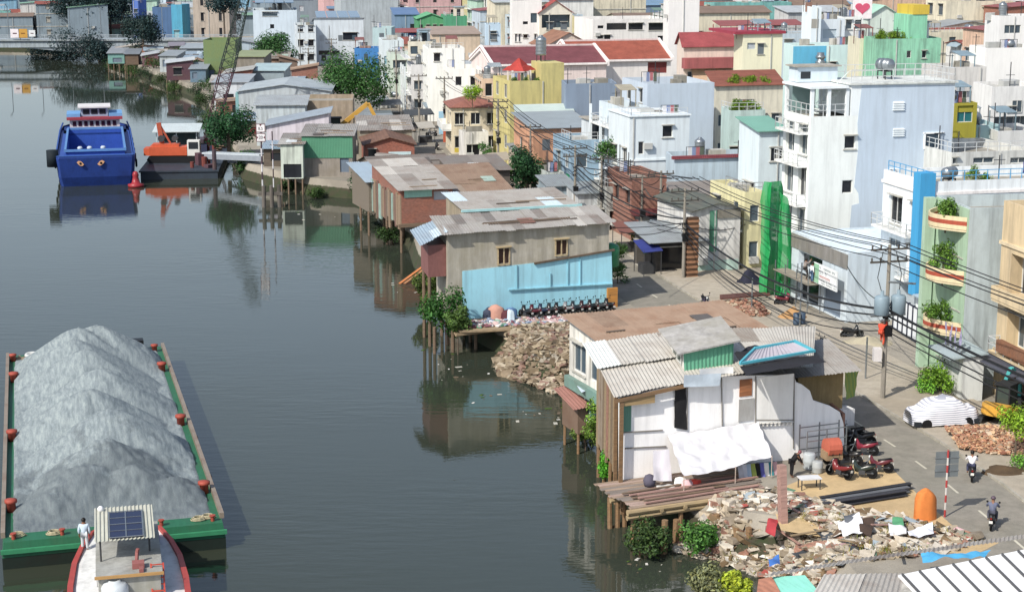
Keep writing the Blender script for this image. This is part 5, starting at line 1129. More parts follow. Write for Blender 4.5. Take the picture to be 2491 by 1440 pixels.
for s in (-1, 1): mb.tube([(s * 4.75, .4, 3.9), (s * 4.9, 2, 3.95), (s * 4.9, 30, 4.0), (s * 4.6, 37, 4.3)], .12, 6)
mb.tube([(-4.7, .3, 3.95), (4.7, .3, 3.95)], .14, 6); mb.build('bulwark_rail', M('plain', '1d4f9e'), bb)
for i, x in enumerate((-2.0, .55)):
    m_ = MB(); pts = [(x + .36 * math.cos(k * .524) * (1 if abs(math.cos(k * .524)) < .9 else 1.25) + .1, -.02, 3.05 + .3 * math.sin(k * .524) - (.14 if i == 0 else -.14) * math.cos(k * .524)) for k in range(12)]; poly_plate([Vector(p) for p in pts], .05).build('painted_eye', M('plain', 'd8a070'), bb)
    m_ = MB(); m_.lathe([(.02, -.03), (.15, -.03), (.15, 0)], 10, (x + .1, -.04, 3.05), 'y'); m_.build('pupil', M('plain', '16161c'), bb)
mb = MB(); mb.box(-3.5, 3.5, 30.5, 36, 3.66, 5.4); mb.build('deckhouse', M('plain', 'c9c2c8'), bb)
mb = MB(); mb.box(-3.9, 3.9, 30.0, 36.6, 5.4, 5.75); mb.build('deckhouse_roof', M('plain', '9a3040'), bb)
for i in range(8): m_ = MB(); x = -3.1 + i * .8; m_.box(x, x + .5, 30.44, 30.498, 4.5, 5.2); m_.build('window', M('glass', '3a1f2c'), bb)
mb = MB(); mb.box(-1.9, 1.9, 31.5, 35.5, 5.75, 7.0); mb.build('wheelhouse', M('plain', '8fa0bc'), bb); mb = MB(); mb.box(-2.3, 2.3, 31.0, 36, 7.0, 7.2); mb.build('wheelhouse_roof', M('plain', 'd4d2d4'), bb)
mb = MB()
for k in range(3): mb.box(-1.6 + k * 1.15, -.7 + k * 1.15, 31.44, 31.498, 6.1, 6.8)
mb.build('windscreen', DARK, bb)
for s in (-1, 1):
    m_ = MB(); m_.box(s * 2.0 if s > 0 else -3.9, s * 3.9 if s > 0 else -2.0, 31, 36, 5.76, 6.2); m_.build('side_cabin', M('plain', '5f9cd4'), bb)
for i, x in enumerate((-1.9, -.7, 1.0)): m_ = MB(); m_.lathe([(.1, 0), (.3, .06), (.34, .3), (.2, .45)], 10, (x, 3.9, 4.3)); m_.build('fender_ball', M('plain', 'b9c6d6'), bb, True)
tag(MB().tube([(.0, 0, 0), (0, 0, 2.1)], .75, 14).build('fender', M('plain', '12202a'), None, True, fo.wpt(-5.3, 1.2, 2.6)), 'dark round fender at the left bow corner of the blue boat', 'fender')
p = at(331, 455, 0); tag(MB().lathe([(1.0, 0), (1.05, .35), (.55, .5), (.35, 1.3), (.42, 1.5), (.3, 1.9), (.1, 2.0)], 12).build('buoy', M('plain', 'a01f2c', rough=.4), None, True, p), 'red buoy floating at the right bow of the blue boat', 'buoy')

for i in range(5): tyre('black tyre fender hanging on the side of the blue cargo boat', fo.wpt(5.1, 4 + i * 6, 2.4), .55, (0, R(90), R(13.6)), group='boat fenders'); tyre('black tyre fender hanging on the side of the blue cargo boat', fo.wpt(-5.1, 5 + i * 6, 2.4), .55, (0, R(90), R(13.6)), group='boat fenders')
g = random.Random(44); mb = MB()
for i in range(80):
    u_, v_ = g.choice(((1120, 900), (1180, 960), (1080, 860), (980, 700), (1560, 1370), (1380, 1010), (1020, 690), (1300, 1000), (760, 520))); p = Vector(at(u_ + g.gauss(0, 28), v_ + g.gauss(0, 12), .02)); mb.cur = g.randrange(4); s = .04 + .22 * g.random() ** 2; a = g.uniform(0, 6.28); x = Vector((math.cos(a), math.sin(a), 0)) * s; y = Vector((-math.sin(a), math.cos(a), 0)) * s * .5; mb.slab([p - x - y, p + x - y, p + x * .8 + y, p - x + y], .03)
tag(mb.build('floating_litter', [M('plain', 'b9b6aa'), M('leaf', '4d6a34'), M('wood', '6d5a44'), M('plain', 'd8d6d0')]), 'scattered litter and weed floating on the river along the bank', 'litter', kind='stuff')
# crane pontoon
fp = Fr(at(331, 438, 0)[:2], 6, 0); pt = thing('pontoon', 'low dark work pontoon moored on the right of the blue boat', 'pontoon', fp.O, 6); PW = width_to(fp.O.x, fp.O.y, 0, 6, 530)
mb = MB(); mb.box(.6, PW, 0, 30, -.6, .95); mb.box(.4, PW + .15, -.15, 30, .95, 1.15); mb.build('hull', M('sheet', '343f4c', rust=.5, rc='2c2628'), pt)
mb = MB()
for x in (PW - .4,): mb.tube([(x, .4, -3), (x, .4, 3.8)], .28, 8)
mb.build('spud', M('sheet', '4d4048', rust=.6), pt)
mb = MB(); mb.box(.8, 6.6, 19, 24, 1.15, 1.3)
for x in (.9, 3.7, 6.5):
    for y in (19, 24): mb.beam((x, y, 1.2), (x, y, 4.2), .12)
mb.slab([(.4, 18.4, 4.2), (7, 18.4, 4.2), (7, 24.6, 4.7), (.4, 24.6, 4.7)], .12); sh_ = mb.build('shelter', M('sheet', 'bcc9cc', rust=.2), pt)
mb = MB(); mb.box(1.0, 6.4, 21.5, 23.9, 1.3, 3.7); mb.build('locker', M('sheet', '2a3f44', rust=.3), pt)
g = random.Random(2)
for i in range(26):
    x, y = g.uniform(7, PW - 1), g.uniform(2, 26); s = g.uniform(.3, .9)
    m_ = MB(); h_ = g.uniform(.4, 1.6); T = Matrix.Translation((x, y, 1.16)) @ Matrix.Rotation(g.uniform(0, 3), 4, 'Z')
    k_ = i % 3
    if k_ == 0: m_.box(-s, s, -s * .6, s * .6, 0, h_, T)
    elif k_ == 1: m_.lathe([(s * .45, 0), (s * .45, h_)], 10, (x, y, 1.16))
    else:
        for q in range(4): m_.beam(T @ Vector((-s * 2, q * .15, .1 + .1 * q)), T @ Vector((s * 2, q * .15, .1 + .1 * q)), .12)
    o = m_.build(('crate', 'oil_drum', 'timber_stack')[k_], (M('plain', ('3b3f4a', '5a3d48', '2e5a5a', '6b5c64', '343a58')[i % 5]), M('plain', ('3f4a6a', '7a3a32', '3a5c52')[i % 3]), WOOD)[k_], None, False, fp.O, (0, 0, R(6)))
    tag(o, ('dark machinery crate on the pontoon behind the orange crane', 'oil drum standing on the cluttered pontoon deck', 'short timber stack on the pontoon deck')[k_], ('crate', 'drum', 'timber')[k_], ('crates on the pontoon', 'drums on the pontoon', 'timber on the pontoon')[k_])
oc = thing('crawler_crane', 'orange crawler crane with a short raised boom on the pontoon', 'crane', fp.wpt(4.2, 9, 1.16), 4)
OR = M('sheet', 'c9501c', rust=.3, rc='7a3a20')
for y in (-1.1, 1.1): m_ = MB(); m_.prism([(-3.2, .0), (3.2, .0), (3.5, .45), (3.2, .9), (-3.2, .9), (-3.5, .45)], -.35, .35); o = m_.build('track', BLACK, oc, False, (0, y, 0), (R(90), 0, 0))
mb = MB(); mb.box(-3.2, 1.9, -1.35, 1.35, 1.0, 2.15); mb.prism([(-3.9, -1.2), (-3.2, -1.35), (-3.2, 1.35), (-3.9, 1.2)], 1.0, 1.95); mb.box(-2.8, .8, -1.0, 1.0, 2.15, 2.5); mb.build('machine_house', OR, oc)
mb = MB(); mb.box(1.95, 3.6, -1.3, .1, .95, 3.0); cb = mb.build('cab', M('plain', 'dcdcd8'), oc); mb = MB(); mb.box(2.15, 3.4, -1.36, -1.31, 1.9, 2.8); mb.box(3.61, 3.66, -1.1, -.1, 1.7, 2.8); mb.build('window', DARK, cb)
mb = MB(); mb.beam((-1.5, 0, 2.2), (-1.9, 0, 5.3), .45, .6); mb.beam((-1.9, 0, 5.3), (-.4, 0, 2.5), .25); mb.build('boom', M('plain', 'b04a2a'), oc)
mb = MB(); mb.lathe([(.45, -.5), (.45, .5)], 10, (-1.6, 0, 3.2), 'y'); mb.build('winch_drum', IRON, oc); mb = MB(); mb.lathe([(.4, -.5), (.4, .5)], 10, (.2, 0, 3.2), 'y'); mb.build('winch_drum', IRON, oc)
# lattice boom
def lattice(root, name, a, b, w0, w1, mat, n):
    a, b = Vector(a), Vector(b); d = (b - a).normalized(); x = d.cross(Vector((0, 1, 0))).normalized(); y = d.cross(x); mb = MB(); prev = None
    for i in range(n + 1):
        t = i / n; w = w0 + (w1 - w0) * t; p = a.lerp(b, t); q = [p + x * sx_ * w / 2 + y * sy_ * w / 2 for sx_, sy_ in ((-1, -1), (1, -1), (1, 1), (-1, 1))]
        for k in range(4): mb.beam(q[k], q[(k + 1) % 4], .07)
        if prev:
            for k in range(4): mb.beam(prev[k], q[k], .13); mb.beam(prev[k], q[(k + 1) % 4], .07)
        prev = q
    return mb.build(name, mat, root)
lc = thing('lattice_crane', 'tall lattice boom crane leaning right over the sheds on the bank', 'crane', at(510, 345, 1.1), 0)
o = lc.location; tp = Vector(ray_y(601, -30, o.y)) - o; md = tp * .47
lattice(lc, 'lower_boom', (0, 0, .5), md, 1.5, 1.9, M('sheet', '4a2a38', rust=.3), 9); lattice(lc, 'upper_boom', md, tp, 2.0, 1.2, M('plain', '2f3c3a'), 10)
mb = MB(); mb.box(-2, 2, -1.5, 2, -1, .5); mb.build('base', M('sheet', '4b3f4a', rust=.5), lc)
mb = MB(); mb.tube([(1.0, .5, .5), tuple(tp)], .04, 4); mb.tube([(-2, 1, .5), tuple(tp * .97)], .04, 4); mb.build('cable', IRON, lc)
for u1, v1, u2, v2, yy, lb in ((500, 372, 640, 377, 226, 'white steel gangway from the pontoon to the bank'),):
    a = Vector(ray_y(u1, v1, yy)); b = Vector(ray_y(u2, v2, yy - 6)); gw_ = thing('gangway', lb, 'gangway', a)
    m_ = MB(); m_.beam((0, 0, 0), b - a, 1.4, .22); m_.build('deck', M('sheet', 'b3bfc8', rust=.1), gw_); m_ = MB(); m_.beam((0, -.75, -.4), b - a + Vector((0, -.75, -.4)), .2, .7); m_.beam((3, 0, -1.2), b - a + Vector((0, 0, -1.2)), .2, .3); m_.build('girder', M('plain', '8a94a0'), gw_)
# navigation signs on a pile dolphin
p = Vector(at(652, 505, 0)); ns = thing('navigation_sign', 'white waterway sign post with two plates reading 8.5 and 20 standing on piles', 'sign', p)
mb = MB()
for x, y in ((-.5, 0), (.5, .1), (1.4, .4)): mb.tube([(x, y, -3), (x * .9, y, 2.6)], .24, 8)
mb.beam((-1.1, 0, 1.6), (1.7, .3, 1.6), .25, .4); mb.build('piles', M('concrete', '6f6a66'), ns)
sx0 = -.55; zt_ = ztop(p, 300) 
mb = MB()
for k in range(8): mb.mat(k % 2); mb.tube([(sx0, -.1, 2.4 + k * (zt_ - 2.6) / 8), (sx0, -.1, 2.4 + (k + 1) * (zt_ - 2.6) / 8)], .09, 8)
mb.build('post', [M('plain', 'd5d4da'), M('plain', '55424e')], ns)
mb = MB()
for k in range(6): mb.mat(k % 2); mb.tube([(.75, -.1, 2.4 + k * 1.1), (.75, -.1, 3.5 + k * 1.1)], .07, 8)
mb.build('second_post', [M('plain', 'd5d4da'), M('plain', '4a3540')], ns)
def text(s, size, mat, loc, rot, parent, name='lettering'):
    cu = bpy.data.curves.new(name, 'FONT'); cu.body = s; cu.size = size; cu.align_x = 'CENTER'; cu.align_y = 'CENTER'; cu.extrude = .004
    o = bpy.data.objects.new(name, cu); COL.objects.link(o); dg = bpy.context.evaluated_depsgraph_get(); me = bpy.data.meshes.new_from_object(o.evaluated_get(dg)); bpy.data.objects.remove(o)
    me.materials.clear(); me.materials.append(mat); o = bpy.data.objects.new(name, me); COL.objects.link(o); o.parent = parent; o.location = loc; o.rotation_euler = rot; return o
for k, (tx_, zc) in enumerate((('8.5', zt_ - .55), ('20', zt_ - 1.65))):
    mb = MB(); mb.box(sx0 - .55, sx0 + .55, -.3, -.24, zc - .5, zc + .5); pl_ = mb.build('plate', M('plain', '6a3a44'), ns)
    mb = MB(); h_ = .42
    P = [(-.47, -h_), (.47, -h_), (.47, h_), (.16, h_), (0, h_ - .22), (-.16, h_), (-.47, h_)] if k == 0 else [(-.47, -h_), (.47, -h_), (.47, -.16), (.28, 0), (.47, .16), (.47, h_), (-.47, h_), (-.47, .16), (-.28, 0), (-.47, -.16)]
    mb.face([(sx0 + x, -.305, zc + z) for x, z in P]); mb.build('plate_face', M('plain', 'e4e2e6'), pl_); text(tx_, .46 if k == 0 else .5, BLACK, (sx0, -.315, zc - .08 * (k == 0)), (R(90), 0, 0), pl_)

# ------------------------------------------------------------------ street life
for u, v, rz, c, lb in ((2062, 1130, 60, '25262a', 'black motorbike at the left of the group by the foreground shack'), (2100, 1108, 80, '8f1733', 'crimson motorbike in the middle of the group by the foreground shack'), (2095, 1085, 85, '222326', 'black motorbike behind the crimson one against the shack corner'), (2040, 1162, 40, '7c1a1f', 'dark red motorbike at the front left of the group by the foreground shack'), (2095, 1163, 75, '2d3a34', 'dark green grey motorbike parked in front of the group'), (2135, 1150, 80, '6d2430', 'maroon motorbike at the street edge of the group'), (2070, 1072, 88, '1e1f22', 'black motorbike half hidden behind the shack corner'),
                        (2070, 822, -80, '26272c', 'black scooter parked on the pavement before the shuttered shop'), (1985, 855, -60, '2a2c30', 'dark motorbike standing beside the turquoise edged lean-to roof'), (1905, 742, -70, '8c3040', 'red motorbike under the green netting'), (1718, 748, -165, '3a3550', 'violet motorbike riding up the street behind the brown roof')):
    motorbike(lb, at(u, v), rz, c, GZ + .02)
for u, v, rz, c, sh, tr, hat, lb in ((2362, 1165, 168, '26282c', 'e4e2e8', '3a3f5c', None, 'white shirt'), (2412, 1282, 160, '2a2b2e', '6d7388', '4a4c5c', '5a4a58', 'striped grey shirt')):
    p = at(u, v); motorbike('motorbike ridden down the street by the person in a ' + lb, p, rz + 180, c, GZ + .02, lean=0)
    person('person in a %s riding a motorbike along the street' % lb, p, RIDE, M('cloth', sh) if hat is None else M('cloth', sh, stripe='X', sc=5, c2='4a5068'), M('cloth', tr), rz + 180, GZ + .02, hat)
p = at(1925, 1160); person('person in black bending over grey buckets beside the clothes rail', p, BEND, M('cloth', '1d1d22'), M('cloth', '1b1b20'), -75, GZ, None, hair='8a4a52')
# excavator (yellow, on the right edge)
def excavator(label, P, rz, col, arm, s=1.0, base=GZ, pose=((.6, 1.3), (2.1, 3.0), (3.4, 2.2), (3.5, 1.0))):
    root = thing('excavator', label, 'excavator', (P[0], P[1], base), rz); root.scale = (1, 1, 1); k = s
    for y in (-.75, .75):
        m_ = MB(); m_.prism([(-1.25 * k, .0), (1.25 * k, .0), (1.45 * k, .28 * k), (1.25 * k, .56 * k), (-1.25 * k, .56 * k), (-1.45 * k, .28 * k)], -.22 * k, .22 * k); t_ = m_.build('track', BLACK, root, False, (0, y * k, 0), (R(90), 0, 0))
    mb = MB(); mb.lathe([(.6 * k, .5 * k), (.6 * k, .75 * k)], 14); mb.build('turntable', IRON, root)
    mb = MB(); n = 10; P2 = [(.85, -.8), (.85, .8), (-.3, .95)] + [(-.75 - .55 * math.sin(a * math.pi / n), .9 * math.cos(a * math.pi / n)) for a in range(n + 1)] + [(-.3, -.95)]
    mb.prism([(x * k, y * k) for x, y in P2], .75 * k, 1.0 * k); mb.prism([(x * k * .96 - .04, y * k * .94) for x, y in P2[2:]], 1.0 * k, 1.38 * k); mb.build('counterweight', col, root)
    mb = MB()
    for x in (-.3, .75):
        for y in (-.65, .2): mb.beam((x * k, y * k, 1.05 * k), (x * k * .9, y * k, 2.5 * k), .09 * k)
    mb.box(-.45 * k, .85 * k, -.75 * k, .3 * k, 2.5 * k, 2.6 * k); mb.build('cab_frame', M('plain', '2a2c2e'), root)
    mb = MB(); mb.box(-.28 * k, .68 * k, -.66 * k, .2 * k, 1.06 * k, 2.49 * k); mb.build('cab_glass', M('glass', '3a4440'), root)
    mb = MB()
    for i in range(len(pose) - 1): a, b = pose[i], pose[i + 1]; mb.beam((a[0] * k, .45 * k, a[1] * k), (b[0] * k, .45 * k, b[1] * k), .24 * k, (.34 - .06 * i) * k)
    mb.tube([(.9 * k, .45 * k, .9 * k), ((pose[0][0] + pose[1][0]) / 2 * k + .1, .45 * k, (pose[0][1] + pose[1][1]) / 2 * k - .1)], .07 * k, 6); mb.build('boom', arm, root)
    e = pose[-1]; mb = MB(); mb.prism([((e[0] - .4) * k, (e[1] - .1) * k), ((e[0] + .15) * k, e[1] * k), ((e[0] + .1) * k, (e[1] - .55) * k), ((e[0] - .3) * k, (e[1] - .6) * k)], -.3 * k, .3 * k); mb.build('bucket', IRON, root, False, (0, .45 * k, 0), (R(90), 0, 0))
    return root
excavator('yellow mini excavator with a teal arm standing on the brick rubble at the right', at(2432, 1030), 48, M('plain', 'd9a012', rough=.35), M('plain', '2a9c9c', rough=.4), 1.0)
P = at(835, 330); excavator('big yellow excavator with its arm folded above the riverside roofs', (P[0], 236), 8, M('plain', 'c99a22', rough=.4), M('plain', 'cf9d2c', rough=.4), 1.75, GZ, ((.2, 1.4), (3.0, 3.6), (3.5, 2.6), (2.2, 1.7)))
# car under a striped cover
p = at(2288, 1032); cc = thing('covered_car', 'car parked under a white striped cover beside the brick rubble', 'car', p, 12)
vs = []; nL, nS = 18, 12
for i in range(nL + 1):
    t = i / nL; x = -2.2 + 4.4 * t; h = .95 + .6 * max(0, 1 - abs((t - .5) / .33) ** 3.2); e = 1 - abs(2 * t - 1) ** 5 * .35
    for j in range(nS + 1):
        a = math.pi * j / nS; cx, cz = math.cos(a), math.sin(a); q = Vector((x + .0, -.98 * e * math.copysign(abs(cx) ** .55, cx), .22 + h * abs(cz) ** .55 * (1 if 0 < i < nL else .8)))
        q += Vector((0, 0, 1)) * .1 * noise.noise(q * 2.2); q += Vector((0, 1, 0)) * .09 * noise.noise(q * 2.6); vs.append(q)
mb = MB(); mb.mesh(vs, [(i * (nS + 1) + j, i * (nS + 1) + j + 1, (i + 1) * (nS + 1) + j + 1, (i + 1) * (nS + 1) + j) for i in range(nL) for j in range(nS)] + [tuple(range(nS + 1)), tuple(range(nL * (nS + 1), (nL + 1) * (nS + 1)))])
mb.build('cover', M('cloth', 'e9e9ee', stripe='Z', sc=2.4, c2='a4a8b6'), cc, True)
mb = MB(); mb.box(-2.1, 2.1, -.88, .88, .2, .5); mb.build('body', M('plain', '2a3038'), cc)
for x in (-1.35, 1.35):
    for y in (-.86, .86): m_ = MB(); m_.lathe([(.18, -.1), (.32, -.1), (.33, 0), (.32, .1), (.18, .1)], 14, (x, y, .33), 'y'); m_.build('wheel', BLACK, cc)
# heaps of brick rubble on the right pavement
polyD = [at(u, v)[:2] for u, v in ((2300, 1055), (2390, 1048), (2491, 1052), (2540, 1120), (2400, 1110), (2330, 1100))]
rubble('rubble', 'heap of broken orange brick on the pavement below the yellow excavator', 'rubble', polyD, lambda x, y: GZ + .12 + .5 * max(0, 1 - abs(pr(x, y, 2)[1] - 1075) / 45), 3200, .04, .2, [M('brick', 'c08a64'), M('concrete', 'd4b08c'), M('concrete', 'cbb9a2'), M('brick', 'a8684a')], 13)
polyE = [at(u, v)[:2] for u, v in ((1730, 745), (1790, 735), (1850, 745), (1880, 775), (1800, 775))]
rubble('rubble', 'brick rubble on the pavement below the green netting', 'rubble', polyE, lambda x, y: GZ + .25, 420, .08, .32, [M('brick', 'b57f60'), M('concrete', 'c4b39c'), M('brick', '9a5f48')], 14)
for i, (u, v, rx, ry, h, c, lb) in enumerate(((1930, 775, 1.3, .9, .9, 'b08a60', 'mound of yellow building sand beside the blue drums on the pavement'), (2110, 835, 2.0, 1.2, .5, 'b3ab95', 'flattened heap of grey sand near the second power pole'), (2445, 1150, 1.4, 1.0, .3, '5a4a38', 'dark soil patch at the foot of the small street tree'))):
    heap('sand_pile', lb, 'sand heap', at(u, v), rx, ry, h, M('ground', c, c2=c), 0, GZ + .1, 10, i)
for i, (u, v) in enumerate(((1938, 790), (1950, 788))): tag(MB().lathe([(.28, 0), (.3, .3), (.28, .32), (.3, .6), (.28, .62), (.3, .9), (.25, .92)], 14).build('oil_drum', M('plain', '41566e', rough=.5), None, True, at(u, v, GZ + .13)), 'blue steel drum standing on the pavement beside the yellow sand', 'drum', 'blue drums')
for u, v, w, h, c, lb in ((1968, 1140, .35, .95, 'b4bcc0', 'grey water drum beside the bending person'), (1988, 1150, .3, .7, 'a8aeb0', 'small grey drum right of the larger grey drum')):
    tag(MB().lathe([(w * .9, 0), (w, .1), (w, h * .45), (w * 1.05, h * .5), (w, h * .55), (w, h * .9), (w * .8, h)], 14).build('water_drum', M('plain', c, rough=.5), None, True, at(u, v, GZ)), lb, 'drum')
tb = thing('table', 'low white topped table in front of the bending person', 'table', at(1968, 1188), 10); m_ = MB(); m_.box(-.6, .6, -.35, .35, .6, .66); m_.build('table_top', M('plain', 'd6d8dc'), tb)
for x in (-.52, .52):
    for y in (-.28, .28): m_ = MB(); m_.beam((x, y, 0), (x, y, .6), .05); m_.build('leg', IRON, tb)
ct = thing('cart', 'old cart with a rusty orange hood beside the parked motorbikes', 'cart', at(2022, 1135), 15); m_ = MB(); m_.box(-.5, .5, -.4, .4, .5, 1.0); m_.build('body', M('sheet', 'a08462', rust=.5), ct)
m_ = MB(); m_.lathe([(.05, -.45), (.55, -.4), (.55, .4), (.05, .45)], 12, (0, 0, 1.15), 'x'); m_.build('hood', M('sheet', 'bf5a3e', rust=.3), ct); m_ = MB()
for y in (-.45, .45): m_.lathe([(.3, -.04), (.34, 0), (.3, .04)], 14, (0, y, .34), 'y')
m_.build('wheels', BLACK, ct)
sc_ = thing('scaffold', 'grey steel frame leaning on the white wall behind the bending person', 'scaffold', f1.wpt(11.0, -.5), 21.7); m_ = MB()
for x in (0, 1.3, 2.6): m_.beam((x, 0, 0), (x, 0, 2.2), .06); m_.beam((x, -.8, 0), (x, -.8, 2.0), .06)
for z in (.7, 1.4, 2.0): m_.beam((0, 0, z), (2.6, 0, z), .05); m_.beam((0, -.8, z), (2.6, -.8, z), .05)
m_.build('tubes', STEEL, sc_)
# road sign seen from behind
p = at(2298, 1257); rs = thing('road_sign', 'grey backed road sign on a red and white striped post', 'road sign', p, 8)
m_ = MB()
for k in range(9): m_.mat(k % 2).tube([(0, 0, k * .4), (0, 0, k * .4 + .4)], .055, 8)
m_.build('post', [M('plain', 'b03030'), M('plain', 'c8c4c0')], rs)
for z0 in (2.15, 2.85):
    m_ = MB(); m_.box(-.62, .62, .07, .1, z0, z0 + .66); o = m_.build('sign_plate', M('plain', '7e868a', rough=.5, metal=.3), rs); m_ = MB(); m_.box(-.66, .66, .04, .069, z0 + .3, z0 + .36); m_.build('bracket', STEEL, o)
# ------------------------------------------------------------------ houses along the street, right side
def add_panel(root, name, mat, x0, x1, z0, z1, t=.05, f='S'):
    w, d = root['_w'], root['_d']; mb = MB()
    if f == 'S': mb.box(x0, x1, -t, -.003, z0, z1)
    else: mb.box(-t, -.003, x0, x1, z0, z1)
    return mb.build(name, mat, root)
def roof_box(root, x0, x1, y0, y1, z0, h, mat, roofm=None, name='stair_room', win=True):
    mb = MB(); mb.box(x0, x1, y0, y1, z0 + .005, z0 + h); o = mb.build(name, mat, root); mb = MB(); mb.box(x0 - .25, x1 + .25, y0 - .25, y1 + .25, z0 + h, z0 + h + .12); mb.build('roof', roofm or M('concrete', 'b2aea6'), o)
    if win: mb = MB(); mb.box(x0 + .3, min(x0 + 1.2, x1 - .2), y0 - .03, y0 - .003, z0 + .3, z0 + h - .4); mb.build('door', M('glass', '30343a'), o)
    return o
def tank_on(root, x, y, z, label, s=1.0, flat=True, col=None):
    c, sn = math.cos(root.rotation_euler.z), math.sin(root.rotation_euler.z); L = root.location
    return stainless_tank(label, (L.x + c * x - sn * y, L.y + sn * x + c * y), L.z + z, s, flat, col, rnd.uniform(0, 180))
def wp(root, x, y, z):
    c, sn = math.cos(root.rotation_euler.z), math.sin(root.rotation_euler.z); L = root.location
    return Vector((L.x + c * x - sn * y, L.y + sn * x + c * y, L.z + z))

# beige apartment house at the right edge
b1 = house('beige apartment house with deep balconies and a brown folding door at the right edge', (33.6, 97.0), 13, 10.6, 12.8, 11, pl('d6bf96', .3), 'apartment_house', 'house', 'flat', None, wins=[('W', 6.2, 7.0, 3.0, 2.6, 'g', .9), ('W', 1.0, 7.0, 3.4, 2.6, 'g', .9), ('W', 6.0, 3.5, 3.2, 2.4, 'y', .9), ('W', 1.0, 3.5, 3.6, 2.4, 'y', .9), ('W', 5.4, .1, 4.2, 2.5, 'b', .25), ('W', .8, .1, 3.6, 2.5, 'b', .25), ('S', 3, 3.5, 1.2, 1.4, 'g'), ('S', 3, 7, 1.2, 1.4, 'g')], trim=([3.1, 6.5, 10.2], pl('dcc9a4', .2)))
for z in (3.15, 6.6): balcony(b1, 13, 10.6, z, .6, 10, 'W', .8, pl('d9c49c', .3), solid=(z > 5))
mb = MB(); mb.slab([(-1.8, 4.8, 2.7), (0, 4.8, 3.0), (0, 10.4, 3.0), (-1.8, 10.4, 2.7)], .08); mb.slab([(-1.6, .3, 2.7), (0, .3, 3.0), (0, 4.6, 3.0), (-1.6, 4.6, 2.7)], .08); mb.build('canopy', M('sheet', '4c5160', rust=.2), b1)
mb = MB(); mb.box(-.9, -.5, 5.0, 8.8, 3.35, 4.1); mb.build('brown_railing', M('wood', '8a5a3e'), b1)
# house with curved balconies
b2 = house('green grey house with curved planted balconies striped in red', (29.9, 109.2), 11, 5.6, 12.0, 8, pl('b4c2c6', .35), wins=[('W', .6, 8.6, 1.3, 2.2, 'g'), ('W', 3.4, 8.6, 1.4, 2.2, 'g'), ('W', .6, 5, 1.3, 2.2, 'g'), ('W', 3.4, 5, 1.4, 2.2, 'g'), ('W', 1, 1.2, 3, 2.2, 'y'), ('S', 4.0, 9.6, .9, .3, 'o')])
add_panel(b2, 'green_front', pl('a3c2a4', .2), 0, 5.6, 0, 11.9, .06, 'W')
mb = MB(); mb.box(-.9, -.2, 5.2, 5.75, -1, 11.9); mb.build('pillar', pl('aac8ae', .2), b2)
for z in (10.5, 6.9, 3.4):
    mb = MB(); pts = [(-1.55 * math.sin(math.pi * k / 12) - .05, .2 + 4.8 * k / 12) for k in range(13)]
    mb.prism(pts + [(-.062, 5.0), (-.062, .2)], z - .15, z); bo = mb.build('balcony', pl('d8c9a2', .2), b2)
    for nm, zz_, c in (('cream_band', .0, 'd9c89e'), ('red_band', .28, 'a8482e'), ('cream_band', .56, 'd9c89e')):
        mb = MB()
        for k in range(12): a, b = pts[k], pts[k + 1]; mb.beam((a[0], a[1], z + zz_ + .14), (b[0], b[1], z + zz_ + .14), .1, .278)
        mb.build(nm, pl(c, .15), bo)
for i, (z, h, lb) in enumerate(((10.6, 1.9, 'potted shrub on the top curved balcony striped in red'), (7.0, 3.0, 'tall leafy shrub on the middle curved balcony striped in red'), (3.5, 2.4, 'shrub spilling over the lowest curved balcony'))):
    p = wp(b2, -.7, 2.2, z); bush(lb, (p.x, p.y), 1.0, h, '46662c', 420, .32, 'potted_shrub', None, 40 + i, p.z)
mb = MB(); mb.box(-1.4, 0, -3.6, -.2, 0, 2.9); o = mb.build('side_shop', pl('cfd3d0', .4), b2); mb = MB(); mb.slab([(-2.4, -3.8, 2.9), (.2, -3.8, 3.2), (.2, -.05, 3.2), (-2.4, -.05, 2.9)], .1); mb.build('roof', M('wave', '9fb2b8', dir='Y', rust=.2), o)
for i in range(4):
    p = wp(b2, -1.5, -3.3 + i * .8, 4.6); drape('towel', 'violet striped cloth hanging on the line before the curved balconies', 'towel', [p, p + Vector((.1, .7, 0)), p + Vector((.1, .7, -1.5)), p + Vector((0, 0, -1.5))], M('cloth', 'd4d0e4', stripe='Y', sc=4, c2='5d4e9a'), 0, 4, 4, i, group='violet cloths on the line')
# garage with the white barred gate
b3 = house('low light blue roofed building behind a white gate with dark bars', (32.6, 113.6), 9, 12.2, 2.7, 8, pl('bcd0d4', .3), 'garage', 'garage', 'monox', M('wave', 'a9bfce', dir='Y', rust=.15), .5, [('W', 1, .2, 2, 2, 's')])
gt = thing('gate', 'long white panelled gate with dark upright bars along the pavement', 'gate', (30.9, 113.2, GZ), 8); L = 12.7
mb = MB(); mb.box(-.05, .05, 0, L, .15, 2.6); mb.build('panel', pl('dde3e8', .15), gt); mb = MB()
for i in range(14): mb.box(-.12, .1, i * L / 13 - .06, i * L / 13 + .06, .1, 2.72)
for z in (.12, 1.4, 2.62): mb.box(-.1, -.06, 0, L, z, z + .1)
mb.build('bars', M('plain', '33384a'), gt)
